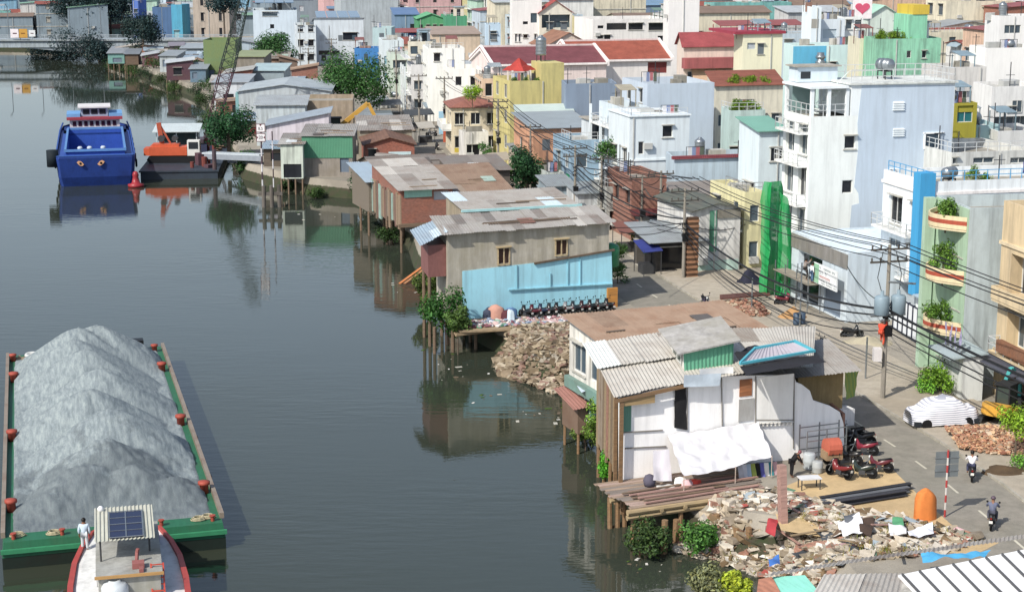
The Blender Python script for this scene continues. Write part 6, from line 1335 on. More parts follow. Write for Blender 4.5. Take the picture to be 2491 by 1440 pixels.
# bright blue pillared house with roof terrace
b4 = house('white house with a bright blue corner pillar and a blue railed roof terrace', (31.4, 126.6), 13, 7.4, 11.2, 14, pl('e4ebef', .25), par=.9, wins=[('W', 1.2, 7.2, 1.3, 2.2, 'g'), ('W', 4, 7.2, 2, 2.2, 'g'), ('W', 1.2, 3.8, 1.3, 2.2, 'y'), ('W', 4, 3.8, 2, 2.2, 'y'), ('W', 1, .6, 4.5, 2.2, 's')], trim=([3.6, 6.9, 10.4], pl('e9e4e2', .2)))
mb = MB(); mb.box(-.75, .5, -.25, .9, 2.5, 11.9); mb.build('blue_pillar', pl('1e9ad2', .1), b4)
for z in (3.5, 6.9): balcony(b4, 13, 7.4, z, 1.2, 7.2, 'W', 1.0)
railing(b4, [(12.8, .2), (.2, .2), (.2, 7)], 11.2, .75, M('plain', '2f9fd8'))
for i in range(9): p = wp(b4, 8.2 + i * .35, .5, 12.4); drape('shirt', 'dark blue or pale garment drying on the blue railed terrace', 'clothing', [p, p + Vector((.3, .05, 0)), p + Vector((.3, .05, -.9)), p + Vector((0, 0, -.9))], M('cloth', ('3a4aa0', 'c8c4dc', '2e2f6e', 'e0e0e8', '5a4ab0')[i % 5]), 0, 3, 3, i, group='laundry on the blue terrace')
for i, (x, h) in enumerate(((4.2, 1.5), (5.2, .8), (11.6, 1.2))): p = wp(b4, x, .8, 10.4); bush(('tall potted plant on the blue railed terrace', 'small potted plant on the blue railed terrace', 'potted plant at the far right of the blue railed terrace')[i], (p.x, p.y), .6, h + .6, '5a7a3a', 200, .25, 'potted_plant', None, 50 + i, p.z)
# white single storey house with sign board and scaffold
b5 = house('low white house with a flat pale roof and an unfinished grey front', (25.9, 128.0), 9.5, 10.4, 5.5, 15, pl('c6d4de', .2), roofm=pl('cfe0ee', .15), par=.12, wins=[('W', 4.5, 2.9, 4.5, 1.2, 'o', .5), ('W', 1, .1, 3, 2.2, 'p'), ('W', 5, .1, 4.2, 2.3, 'o', .6)])
add_panel(b5, 'raw_front', M('concrete', '8f8d8a'), .02, 10.38, 4.2, 5.35, .08, 'W')
sb = thing('sign_board', 'white shop sign board with green edge mounted on the corner of the low white house', 'sign', wp(b5, -.9, -.1, 2.5), 15); mb = MB(); mb.box(-.05, .05, 0, 4.2, 0, 1.6); mb.build('panel', M('plain', 'e4eaec'), sb)
mb = MB(); mb.box(-.062, -.052, 3.2, 4.15, .05, 1.55); mb.build('green_field', M('plain', '8fc4a0'), sb)
def strokes(parent, y1, z, h, widths, mat, x=-.06):
    """rows of worn sign lettering too small to be read"""
    mb = MB(); y = y1
    for w_ in widths:
        if w_ > 0:
            mb.box(x - .004, x, y - w_, y - w_ * .72, z, z + h); mb.box(x - .004, x, y - w_ * .62, y, z + h * .75 * ((len(mb.v) // 8) % 2), z + h * (.25 + .75 * ((len(mb.v) // 8) % 2)))
        y -= abs(w_) + .05
    mb.build('lettering', mat, parent)
g = random.Random(5)
for z, h, m, n in ((1.25, .16, '3f5a66', 12), (.85, .28, '33415a', 8), (.55, .2, 'c0392b', 9), (.32, .13, '55646c', 14), (.12, .1, '55646c', 14)): strokes(sb, 3.1, z, h, [g.uniform(.12, .22) * (1 if g.random() < .85 else -1) for _ in range(n)], M('plain', m))
sf = thing('scaffold', 'steel scaffold with planks in front of the unfinished grey front', 'scaffold', wp(b5, -1.6, 3.6, 0), 15); mb = MB()
for y in (0, 2.2, 4.4, 6.4):
    for x in (0, 1.1): mb.beam((x, y, 0), (x, y, 3.2), .06)
for z in (1.2, 2.3): mb.beam((0, 0, z), (0, 6.4, z), .05); mb.beam((1.1, 0, z), (1.1, 6.4, z), .05)
mb.build('tubes', STEEL, sf); mb = MB(); mb.box(-.1, 1.2, -.2, 6.6, 2.35, 2.42); mb.build('planks', M('wood', 'a39a8c'), sf)
for y, sh, lb in ((4.7, '9a8f88', 'worker in a tan shirt on the scaffold facing the grey front'), (3.4, 'e0e2e4', 'worker in a white shirt and jeans on the scaffold planks')): p = wp(b5, -1.1, 3.6 + y - 3, 2.42); person(lb, p, CLIMB if y > 4 else STAND, M('cloth', sh), M('cloth', '4f6f94' if y < 4 else '4a4644'), -75, GZ + 2.42)
# tall white house
b6 = bld('tall white five storey house with blue grey side panel', 1972, 285, 2320, 143, 5.6, 14.5, name='tall_house', wall=pl('e6ecea', .12), par=.3,
    wins=[('s', 2055, 331, 2080, 362, 'g'), ('s', 2049, 439, 2073, 470, 'g'), ('W', .5, 11.0, 1.6, 2.6, 'y', .3), ('W', 3.2, 11.0, 1.8, 2.6, 'y', .3), ('W', .5, 7.4, 1.6, 2.6, 'g', .3), ('W', 3.2, 7.4, 1.8, 2.6, 'y', .3), ('W', .5, 3.8, 1.6, 2.6, 'y', .3), ('W', 3.2, 3.8, 1.8, 2.6, 'y', .3), ('W', .5, .2, 4.4, 2.6, 'o', .5)])
w6, h6 = b6['_w'], b6['_h']; f6 = Fr(b6.location[:2], 14.5)
mb = MB(); x1 = f6.S(2068, 300).x; mb.box(x1, w6, .0, 5.6, h6 + .003, f6.S(2095, 207).z); hu = f6.S(2095, 207).z; mb.build('upper_storey', pl('e3ebee', .12), b6); mb = MB(); mb.box(x1 - .2, w6 + .2, -.2, 5.8, hu, hu + .15); mb.build('upper_roof', pl('d5dad6', .3), b6)
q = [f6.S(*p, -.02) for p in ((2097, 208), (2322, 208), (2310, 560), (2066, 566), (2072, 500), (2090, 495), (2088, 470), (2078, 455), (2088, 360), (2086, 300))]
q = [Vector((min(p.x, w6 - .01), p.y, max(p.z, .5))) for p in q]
poly_plate(q, .017).build('blue_grey_panel', pl('b9cadb', .1), b6)  # blue-grey area with a jagged left edge over the white wall
for u0, v0, u1, v1 in ((2174, 248, 2199, 270), (2174, 313, 2199, 333), (2166, 410, 2191, 431), (2222, 412, 2246, 430)):
    a, b = f6.S(u0, v0, -.1), f6.S(u1, v1, -.1); mb = MB(); mb.box(a.x, b.x, -.07, -.022, b.z, a.z)
    for k in range(4): z = b.z + (a.z - b.z) * (k + .3) / 4; mb.box(a.x - .05, b.x + .05, -.16, -.07, z, z + .07)
    mb.build('vent', pl('e8f0f4', .05), b6)
a, b = f6.S(2251, 326, -.05), f6.S(2281, 359, -.05); mb = MB(); mb.box(a.x, b.x, -.06, -.022, b.z, a.z); o = mb.build('window', M('glass', '3b4956'), b6)
mb = MB()
for x0, x1_, z0, z1 in ((a.x - .12, a.x, b.z - .1, a.z + .1), (b.x, b.x + .12, b.z - .1, a.z + .1), (a.x, b.x, b.z - .1, b.z), (a.x - .2, b.x + .5, a.z, a.z + .12)): mb.box(x0, x1_, -.16, -.022, z0, z1)
mb.build('frame', pl('eef3f6', .05), o)
mb = MB(); x2 = x1 - .3                                        # open top frame over the front terrace
for x in (.15, x2 * .5, x2):
    for y in (.15, 5.4): mb.beam((x, y, h6), (x, y, hu - .25), .28)
mb.box(-.2, x2, -.15, 5.7, hu - .25, hu - .05); mb.build('terrace_frame', pl('e4ecf0', .1), b6)
railing(b6, [(x2, .1), (.1, .1), (.1, 5.4)], h6, 1.0)
mb = MB(); mb.box(.6, x2 - .6, 5.2, 5.3, h6, hu - .4); mb.build('terrace_glazing', M('glass', '7f9a9a'), b6)
mb = MB()
for k in range(9): mb.box(1.0 + k * .32, 1.32 + k * .32, 1.2, 2.2, h6 + .1 + k * .3, h6 + .2 + k * .3)
mb.beam((1.0, 1.2, h6 + 1.0), (3.9, 1.2, h6 + 3.6), .06); mb.build('stair', pl('d9e2de', .2), b6)
railing(b6, [(x1, .1), (w6, .1), (w6, 5.5), (x1, 5.5)], hu + .15, 1.1)
for k in (3.2, 6.8, 10.2, 13.0): balcony(b6, w6, 5.6, k, .3, 5.3, 'W', .9)
tank_on(b6, w6 * .62, 3.2, hu + .15, 'stainless steel water tank on top of the tall white house', 1.0)
roof_box(b6, w6 * .02, w6 * .3, 3.6, 5.4, hu, 1.3, pl('c9d9e4', .1), name='roof_room')
# green netting on the scaffold by the tall house
nt = thing('safety_net', 'bright green construction netting hung over scaffolding before the tall white house', 'netting', at(1852, 722), 0); o = nt.location
NETM = M('cloth', '1f9a55', rough=.8, stripe='X', sc=.5, c2='1a8a4a'); tx = []
for k in range(27):
    t = k / 26; b_ = Vector(at(1846 + 96 * t, 722 - 14 * t)) + Vector((.35 * math.sin(t * 19), -.5 * math.sin(t * 11) - .8 * math.sin(t * 3.14), 0)); tx.append(b_)
vs = []; zt = ztop(at(1880, 718), 440) - GZ
for j in range(19):
    s = j / 18
    for k, b_ in enumerate(tx):
        t = k / 26; top_ = 1 if t < .42 else 1 - (t - .42) * .55; z = max(.05, s * zt * top_); lean_ = .3 * noise.noise(Vector((k * .4, j * .3, 0)))
        sh = (1 - .42 * s) if t > .4 else 1; ctr = tx[9]; p = ctr + (b_ - ctr) * sh; vs.append((p.x - o.x + lean_, p.y - o.y + lean_, z))
mb = MB(); mb.mesh(vs, [(j * 27 + k, j * 27 + k + 1, (j + 1) * 27 + k + 1, (j + 1) * 27 + k) for j in range(18) for k in range(26)]); tn = NETM.node_tree; pb = tn.nodes['Principled BSDF']; no_ = tn.nodes.new('ShaderNodeTexNoise'); no_.inputs['Scale'].default_value = 2.2; no_.inputs['Detail'].default_value = 5; mr = tn.nodes.new('ShaderNodeMapRange'); mr.inputs['From Min'].default_value = .35; mr.inputs['From Max'].default_value = .6; mr.inputs['To Min'].default_value = .8; mr.inputs['To Max'].default_value = 1
tn.links.new(no_.outputs['Fac'], mr.inputs['Value']); tn.links.new(mr.outputs[0], pb.inputs['Alpha']); mb.build('net', NETM, nt, True)
mb = MB()
for k in (0, 8, 16, 24): mb.beam(tx[k] - o + Vector((.6, .8, 0)), tx[k] - o + Vector((.6, .8, zt * (.95 if k < 12 else .7))), .07)
mb.build('poles', STEEL, nt)
# the row further up
b7 = bld('house with a bare white party wall and green pilasters beside the brick pier', 1688, 512, 1802, 148, 9, 16, wall=pl('d5d5d2', .35), roof='gabley', roofm=M('sheet', '5c6258', rust=.5), rise=.6, wins=[('W', .6, .2, 3, 2.4, 'o', .6), ('W', 4.5, .2, 3, 2.4, 's')])
w7 = b7['_w']; add_panel(b7, 'green_pilaster', pl('4f8e74', .3), w7 * .34, w7 * .48, b7['_h'] * .32, b7['_h'] - .1, .12); add_panel(b7, 'concrete_band', M('concrete', '8d8a82'), w7 * .5, w7 - .05, b7['_h'] - .8, b7['_h'] - .05, .14); add_panel(b7, 'mint_skirting', pl('b4d4ca', .3), .1, w7 - .1, .05, 1.0, .03)
p = at(1682, 676); br = thing('brick_pier', 'tall remains of a wall end striped by alternating brick courses', 'brick pier', p, 16); n = 24; hb_ = ztop(p, 528) - GZ; mb = MB()
for k in range(n): mb.mat(k % 2); mb.box(-.55 + .05 * (k % 2), .55 - .05 * (k % 2), -.2, .3, k * hb_ / n, (k + 1) * hb_ / n - .02)
mb.build('courses', [M('brick', 'b07a50'), M('concrete', '5e4738')], br)
b7b = bld('narrow cream yellow house front left of the green netting', 1812, 468, 1862, 150, 8, 16, wall=pl('dcd6a4', .25), wins=[('grid', 'S', 1, 2, .9, 1.5, 'y', .9, 3.3), ('grid', 'W', 2, 2, 1.2, 1.6, 'y', .9, 3.3)]); balcony(b7b, b7b['_w'], 8, 3.4, .3, 7.6, 'W', .9)
sh = house('open street stall under a grey tin awning beside the brick pier', (12.6, 147.5), 4.2, 5, 3.0, 16, M('wood', '4d4a48'), 'street_stall', 'stall', 'mono', M('wave', '98a2a8'), .6, [('S', .3, .1, 3.4, 2.2, 'o', .8), ('W', .4, .1, 4, 2.2, 'o', .8)], ov=.8)
for lb, u1, v1, u2, y, d, wall, rf, rm, rise, wins in (
    ('long pale blue wall with a thin red roof edge above the flat brown roof', 1642, 388, 1872, 164, 7, pl('b4c8d6', .25), 'flat', None, .8, []),
    ('flat brown roofed house below the long pale blue wall', 1652, 492, 1862, 155, 8, pl('b0b4b4', .35), 'mono', M('wave', '8d8680', rust=.6), .9, [('grid', 'S', 3, 1, 1.2, 1.2, 'y', 3.4, 3)]),
    ('dark red brick house over a grey roller shutter at the street bend', 1537, 432, 1622, 163.5, 8, M('brick', 'a06a56'), 'flat', None, 1, [('S', .4, .1, 2.4, 2.5, 's'), ('W', .5, 3.6, 1.4, 1.4, 'o'), ('W', 4, 3.6, 1.4, 1.4, 'o')]),
    ('white house with an upper box room and one dark framed window', 1532, 285, 1678, 172, 7, pl('d3dfe6', .15), 'flat', None, 1, [('s', 1612, 306, 1636, 334, 'g'), ('s', 1553, 345, 1566, 376, 'g'), ('W', .8, 6, 1.4, 2, 'g'), ('W', 4, 6, 1.4, 2, 'y'), ('W', .8, 2.4, 2, 2, 'y')]),
    ('pale blue house with white columns and deep balconies on its front', 1512, 262, 1580, 181, 8, pl('cad9e2', .2), 'flat', None, 1, [('grid', 'W', 3, 4, 1.5, 2.0, 'y', .8, 3.0)]),
    ('huge blank pale blue side wall rising behind the white box room house', 1575, 205, 1738, 189, 9, pl('b9c8d8', .08), 'flat', None, 1, [('grid', 'W', 2, 4, 1.2, 1.6, 'g', 1, 3.3)]),
    ('light blue shop house with a bright green door panel', 1388, 342, 1500, 186, 7, pl('8fb0c8', .3), 'flat', None, 1, [('W', .6, .3, 2.4, 2.4, 'c'), ('W', 4, .3, 1.6, 2.4, 'o'), ('W', .8, 4, 1.4, 1.6, 'y'), ('W', 4, 4, 1.4, 1.6, 'y'), ('grid', 'S', 2, 2, 1.2, 1.5, 'y', .8, 3.4)]),
    ('salmon orange walled house under a long grey eave', 1297, 312, 1442, 199, 9, pl('d29a76', .25), 'mono', M('wave', '93a0a8', rust=.2), .9, [('W', 1, 4, 1.2, 1.5, 'o'), ('W', 5, 4, 1.2, 1.5, 'g')]),
    ('grey turquoise walled shed roof in front of the yellow house', 1262, 285, 1395, 206, 8, pl('7e979c', .4), 'mono', M('wave', 'c0d2cc', rust=.15), .8, [('grid', 'S', 3, 1, 1.2, 1.4, 'o', 3.6, 3)]),
    ('mustard yellow house with a red pagoda on its roof terrace', 1240, 198, 1372, 219, 9, pl('cbbf78', .25), 'flat', None, 1, [('grid', 'W', 2, 3, 1.6, 1.8, 'g', 2, 3.3)]),
    ('blue grey blank wall right of the mustard yellow house', 1376, 205, 1500, 211, 8, pl('8294aa', .1), 'flat', None, 1, []),
    ('ornate peach coloured house with arched windows by the yellow house', 1172, 192, 1240, 236, 8, pl('dcbfa0', .3), 'flat', None, 1, [('grid', 'W', 3, 3, 1.2, 2.0, 'g', 1, 3.2), ('grid', 'S', 2, 3, 1.0, 1.8, 'g', 1, 3.2)]),
    ('cream corner house with brown hipped roof and planted terrace', 1098, 262, 1215, 231, 8, pl('dccfb2', .3), 'hip', M('tile', 'a86a5a'), 1.3, [('grid', 'W', 3, 2, 1.3, 1.6, 'g', .8, 3.2), ('grid', 'S', 3, 2, 1.3, 1.6, 'g', .8, 3.2)]),
    ('white cube house with two dark windows per floor on its side', 1092, 168, 1172, 262, 9, pl('e9e9e4', .1), 'flat', None, 1, [('s', 1083 + 0, 183, 1084, 184, 'g'), ('S', 1.0, 6.6, 1.0, 1.4, 'g'), ('S', 3.3, 6.6, 1.0, 1.4, 'g'), ('S', 1.0, 3.0, 1.0, 1.4, 'g'), ('S', 3.3, 3.0, 1.0, 1.4, 'g'), ('grid', 'W', 3, 4, 1.3, 1.8, 'o', .6, 3.0)]),
    ('white set-back upper block behind the white cube house', 1040, 118, 1130, 272, 9, pl('e6e8e4', .1), 'flat', None, 1, [('S', 1, 9.6, 1, 1.3, 'g'), ('grid', 'W', 3, 4, 1.4, 1.6, 'y', .8, 3.2)]),
    ('long maroon tiled hall with a white ridge line', 1198, 158, 1475, 258, 14, pl('e0d0cc', .2), 'gablex', M('tile', '8a4a52'), 2.2, []),
    ('big orange red tiled hall roof over a plain white wall', 1395, 148, 1632, 268, 13, pl('e2dedb', .15), 'gablex', M('tile', 'b35b44'), 2.6, [('s', 1576, 152, 1622, 178, 'r')]),
    ('brown gable roof behind the maroon tiled hall', 1328, 112, 1440, 292, 10, pl('d9c8b8', .2), 'gabley', M('tile', 'a87860'), 2.2, [('S', 3.3, 9, .9, .9, 'o')]),
    ('tall white tower house with a red gable over its balcony', 1245, 2, 1318, 302, 10, pl('ecebe8', .08), 'flat', None, 1, [('s', 1272, 53, 1284, 60, 'g'), ('s', 1291, 33, 1306, 56, 'y'), ('s', 1273, 85, 1283, 93, 'g'), ('s', 1253, 84, 1257, 102, 'y'), ('s', 1262, 84, 1266, 102, 'y'), ('s', 1300, 84, 1304, 102, 'y')]),
    ('cream balcony wing with red roof beside the tall white tower house', 1312, 30, 1392, 303, 10, pl('e0dccb', .2), 'gabley', M('tile', 'c25248'), 2.0, [('s', 1318, 37, 1386, 68, 'y', .9), ('s', 1326, 90, 1346, 106, 'g'), ('s', 1356, 90, 1376, 106, 'g')]),
    ('long white building with dark ribbon windows above the orange red hall', 1442, 48, 1632, 318, 12, pl('e6e4e2', .15), 'flat', None, 1, [('s', 1476, 57, 1524, 73, 'o'), ('s', 1529, 57, 1564, 73, 'o'), ('s', 1578, 57, 1623, 74, 'o'), ('s', 1454, 63, 1468, 70, 'g'), ('s', 1454, 87, 1467, 94, 'g'), ('s', 1470, 86, 1485, 103, 'g'), ('s', 1600, 88, 1622, 103, 'g')]),
    ('tall blank white block right of the ribbon window building', 1627, -4, 1702, 288, 10, pl('eceae8', .06), 'flat', None, 1, []),
    ('house with a red tiled roof and red balcony with cloth awnings', 1664, 112, 1786, 229, 9, pl('e4d2c4', .2), 'gablex', M('tile', 'b54f52'), 1.6, [('grid', 'S', 3, 3, 1.3, 1.6, 'y', 3, 3.4)]),
    ('pale cream tower with a crimson roof edge right of the red balcony house', 1808, 84, 1904, 216, 10, pl('e9e6c6', .08), 'flat', None, 1, [('S', .6, 15.2, 1.1, .8, 's')]),
    ('cyan and white low block with a spiral tank tower', 1930, 112, 2090, 231, 9, pl('cdeaea', .1), 'flat', None, 1, [('S', 5.5, 12.0, .9, .4, 'o')]),
    ('green painted brick house with a planted roof', 2132, 96, 2290, 216, 9, pl('8ccfae', .5), 'flat', None, 1, [('s', 2206, 124, 2216, 142, 'g'), ('s', 2243, 124, 2253, 142, 'g')]),
    ('olive yellow house front with a rounded teal window', 2319, 252, 2378, 157, 9, pl('a8a020', .1), 'flat', None, 1, [('s', 2330, 258, 2366, 298, 't', .25)]),
    ('pale aqua wall house right of the olive yellow front', 2376, 306, 2432, 162, 9, pl('a9cdd2', .1), 'flat', None, 1, []),
    ('white house with one small window at the right edge above the terrace', 2428, 320, 2530, 160, 9, pl('e2e4e4', .2), 'flat', None, 1, [('S', 1.3, 6.6, .9, .9, 'g')]),
    ('grey white block with a long barred window behind the blue railed terrace', 2316, 372, 2520, 141, 9, pl('cfd1cd', .4), 'flat', None, 1, [('s', 2368, 384, 2418, 397, 'y'), ('s', 2318, 384, 2328, 400, 'y'), ('s', 2458, 384, 2500, 397, 'y')]),
    ('white house with a wide dark balcony opening at the right edge', 2414, 212, 2530, 172, 10, pl('e6e6e4', .2), 'flat', None, 1, [('S', .4, 9.3, 4.0, 2.0, 'y', .6), ('s', 2424, 258, 2440, 276, 'g'), ('s', 2452, 260, 2468, 272, 'g')]),
    ('broad blank white wall near the right edge under the barred window house', 2398, 118, 2540, 205, 10, pl('efefed', .05), 'flat', None, 1, []),
    ('white house with a five pane barred window at the top right', 2432, 40, 2540, 238, 10, pl('e9e9e8', .1), 'flat', None, 1, [('s', 2444, 62, 2482, 82, 'y')]),
    ('grey rooftop with timber pergola behind the railed tall house', 2282, 165, 2400, 186, 9, pl('d4d2ce', .3), 'flat', None, 1, [('grid', 'S', 3, 1, 1.4, 1.3, 'o', 10, 3)]),
    ('white house with turquoise awning left of the tall white house', 1848, 318, 1914, 158, 5, pl('cfdfe6', .15), 'mono', M('wave', '74b09c', dir='X', rust=.1), .7, [('W', 1, 4.6, 2.2, 1.8, 'g', .4), ('W', 4.4, 4.6, 2.2, 1.8, 'g', .4), ('W', 1, 1, 5, 2.2, 'o', .4), ('S', 3, 1.6, .9, 1.4, 'y')]),
    ('mint green low house with a planted roof beside the turquoise awning', 1775, 270, 1862, 183, 5, pl('b9d2cc', .3), 'flat', None, 1, [('grid', 'S', 3, 2, 1.1, 1.4, 'o', 2.2, 3.3)]),
    ('house with a brown tiled eave behind the planted mint house', 1742, 208, 1905, 199, 8, pl('d9d4c0', .3), 'mono', M('tile', 'a05c48'), 1.1, [('grid', 'S', 5, 2, 1.0, 1.4, 'y', 4, 3.3)]),
    ('white house with lattice vent panels under a blue glass tower top', 1990, 48, 2056, 248, 9, pl('d9e4ec', .1), 'flat', None, 1, [('s', 2002, 72, 2034, 94, 'v'), ('s', 2000, 30, 2034, 46, 'y')]),
    ('slim white tower with a rounded corner left of the lattice vents', 1975, 18, 1998, 243, 8, pl('e2eef4', .05), 'flat', None, 1, []),
    ('white house with tall paired windows and a mint parapet', 2050, 42, 2100, 252, 9, pl('e8ecea', .1), 'flat', None, 1, [('s', 2058, 49, 2072, 72, 'y'), ('s', 2080, 49, 2095, 72, 'y')]),
    ('house with a pale mint curved tin roof near the top right', 2110, 40, 2192, 262, 10, pl('d4e4da', .2), 'gabley', M('wave', 'a5d2bc', rust=.05), 1.6, [('grid', 'S', 3, 3, 1.1, 1.4, 'g', 4, 3.3)]),
    ('pale yellow house with a red side strip left of the green brick house', 2092, 95, 2134, 222, 9, pl('e2dcc0', .2), 'flat', None, 1, [('S', .9, 9, 1.0, 4, 'y')]),
    ('bright blue walled building by the street trees', 862, 118, 922, 348, 9, pl('2f7fc4', .15), 'flat', None, 1, []),
    ('white warehouse with large solar panels on its sloping roof', 765, 62, 884, 392, 16, pl('c6d2dc', .2), 'monor', M('wave', '9aa8b4', rust=.05), 1.6, [('s', 834, 80, 870, 98, 'g'), ('s', 775, 124, 826, 134, 'o')]),
    ('broad white building with one small window left of the solar roof', 615, 26, 722, 402, 14, pl('c3d3e0', .12), 'flat', None, 1, [('s', 638, 26 + 4, 675, 40, 'y'), ('s', 657, 60, 667, 70, 'g')]),
    ('white block with a dark slot between the two big white buildings', 718, 62, 768, 386, 12, pl('cbd6de', .12), 'flat', None, 1, [('grid', 'S', 2, 3, 1.2, 1.4, 'g', 1.5, 3.2)]),
    ('pale aqua side wall behind the bright blue building', 906, 68, 952, 362, 9, pl('b0ccd0', .15), 'flat', None, 1, []),
    ('white house with blue awnings above the street trees', 928, 98, 982, 332, 9, pl('cfdce2', .2), 'flat', None, 1, [('grid', 'S', 2, 3, 1.2, 1.5, 'c', 1.5, 3.2), ('grid', 'W', 3, 3, 1.2, 1.5, 'g', 1.5, 3.2)]),
    ('mint grey house front with a dark balcony at street side', 948, 132, 1002, 318, 9, pl('c4d4c8', .2), 'flat', None, 1, [('grid', 'W', 3, 3, 1.4, 1.5, 'o', 1.5, 3.2), ('S', .6, 5, 2.4, 1.4, 'y')]),
    ('cream house with rusty roof rail behind the white balconies', 992, 102, 1052, 306, 9, pl('ddd8c4', .2), 'flat', None, 1, [('grid', 'S', 2, 3, 1.3, 1.4, 'y', 2, 3.2)]),
    ('house with stacked white balconies and dark violet openings', 1000, 158, 1062, 286, 9, pl('dcdcdc', .2), 'flat', None, 1, [('grid', 'W', 3, 4, 1.4, 1.6, 'o', .8, 3.1), ('grid', 'S', 2, 3, 1.2, 1.4, 'y', .8, 3.1)]),
    ('low green building with a green tin gable far behind the halls', 1016, 46, 1082, 430, 12, pl('4f9a6a', .2), 'gabley', M('wave', '5fb07a', rust=.05), 1.2, [('grid', 'S', 4, 1, .8, 1.2, 'o', 6, 3)]),
    ('second green walled building with small dark windows', 1084, 40, 1136, 424, 12, pl('4a9a74', .2), 'flat', None, 1, [('grid', 'S', 5, 2, .6, 1.0, 'o', 6, 3)]),
    ('blue roofed sheds behind the green buildings', 960, 36, 1018, 440, 12, pl('6d8aa8', .2), 'mono', M('wave', '5a7ca8', rust=.05), 1.2, []),
    ('brown flat roof with red canopy behind the white cube house', 1052, 84, 1168, 342, 14, pl('cdb8a0', .3), 'mono', M('wave', 'a89280', rust=.4), .8, []),
    ('pale blue box house right of the brown flat roof', 1182, 60, 1218, 332, 9, pl('bcd6ea', .1), 'flat', None, 1, [('grid', 'S', 1, 3, 1.2, 1.6, 'y', 3, 3.2)]),
    ('beige tower with bracing ribs and pink panel by the lattice crane', 468, -12, 556, 452, 14, pl('b3a698', .3), 'flat', None, 1, [('grid', 'S', 2, 3, .8, 2.2, 'o', 3, 4)]),
    ('cyan blue tower block left of the beige tower', 416, 12, 442, 462, 10, pl('3fa0c4', .2), 'flat', None, 1, [('S', .5, 2, 1.4, 2, 'c')]),
    ('violet blue narrow house behind the bridge trees', 322, 2, 336, 478, 9, pl('4f74c4', .2), 'flat', None, 1, [('grid', 'S', 1, 3, 1, 1, 'y', 2, 3)]),
    ('slate blue wide building left of the cyan tower', 370, 18, 418, 470, 12, pl('486a94', .2), 'flat', None, 1, [])):
    H = dict(label=lb, u1=u1, v1=v1, u2=u2, y=y, d=d, wall=wall, roof=rf, rise=rise, wins=wins)
    if rm: H['roofm'] = rm
    so_ = y > 150 and d < 12 and not any('W' in q[:2] or q[0] == 'w' for q in wins) and 'hall' not in lb.split(' over')[0]
    if so_: d = min(d, 6)
    o = bld(lb, u1, v1, u2, y, d, 14.5 if u1 > 1180 else (8 if u1 > 600 else 2), wins, wall=wall, roof=rf, rise=rise, skew=.2 if so_ else 0, **({'roofm': rm} if rm else {}))
    if 'maroon tiled hall with' in lb or lb.startswith('big orange red'):
        w, h, d_ = o['_w'], o['_h'], o['_d']
        for x in (-.3, w): mb = MB(); mb.mesh([(x + dx, y, z + dz) for dx in (0, .35) for dz in (-.5, .35) for y, z in ((-.5, h), (d_ / 2, h + rise), (d_ + .5, h))], [(0, 1, 4, 3), (1, 2, 5, 4), (6, 7, 10, 9), (7, 8, 11, 10), (3, 4, 10, 9), (4, 5, 11, 10), (0, 1, 7, 6), (1, 2, 8, 7), (0, 3, 9, 6), (2, 5, 11, 8)]); mb.build('white_verge', pl('ece6e4', .15), o)
        MB().beam((0, -.45, h - .1), (w, -.45, h - .1), .2, .3).build('white_eave', pl('ece6e4', .15), o); MB().beam((0, d_ / 2, h + rise + .1), (w, d_ / 2, h + rise + .1), .35, .25).build('ridge_cap', pl('dccac8', .2), o)
    if 'solar' in lb:
        for k in range(4):
            mb = MB(); w = o['_w']; h = o['_h']; x0 = .5 + k * (w - 1) / 4; f_ = lambda y: h + 1.6 - 1.6 / 16 * y + .18
            mb.slab([(x0, .3, f_(.3)), (x0 + (w - 1) / 4 - .2, .3, f_(.3)), (x0 + (w - 1) / 4 - .2, 14, f_(14) + 2.2), (x0, 14, f_(14) + 2.2)], .1); mb.build('solar_panel', M('glass', '3d5a78'), o)
    if 'pagoda' in lb:
        w, h = o['_w'], o['_h']; mb = MB(); mb.box(w * .58, w, .0, 5, h + .003, h + 2.2); mb.build('upper_room', pl('cbbf78', .25), o)
        pg = thing('pavilion', 'small red tiled pavilion on the terrace of the mustard yellow house', 'pavilion', wp(o, w * .28, 3.0, h - .8), 14.5); mb = MB()
        for x in (-1.2, 1.2):
            for y in (-1.2, 1.2): mb.beam((x, y, 0), (x, y, 2.0), .2)
        mb.build('posts', pl('e8e0d8', .1), pg); mb = MB(); mb.lathe([(2.3, 1.95), (1.5, 2.5), (1.2, 2.55), (.7, 3.0), (.1, 3.5)], 4); mb.build('roof', M('tile', 'c8382c'), pg)
        for i in range(3): p = wp(o, 1 + i * 1.4, 1.0, h - .8); bush(('leafy pot plant at the left of the red pavilion', 'leafy pot plant before the red pavilion', 'leafy pot plant at the right of the red pavilion')[i], (p.x, p.y), .5, 1.3, '3f5a2c', 160, .25, 'potted_plant', None, 60 + i, p.z)
        tank_on(o, w * .7, 3.4, h + 2.2, 'steel water tank above the mustard yellow house', 1.3, False)
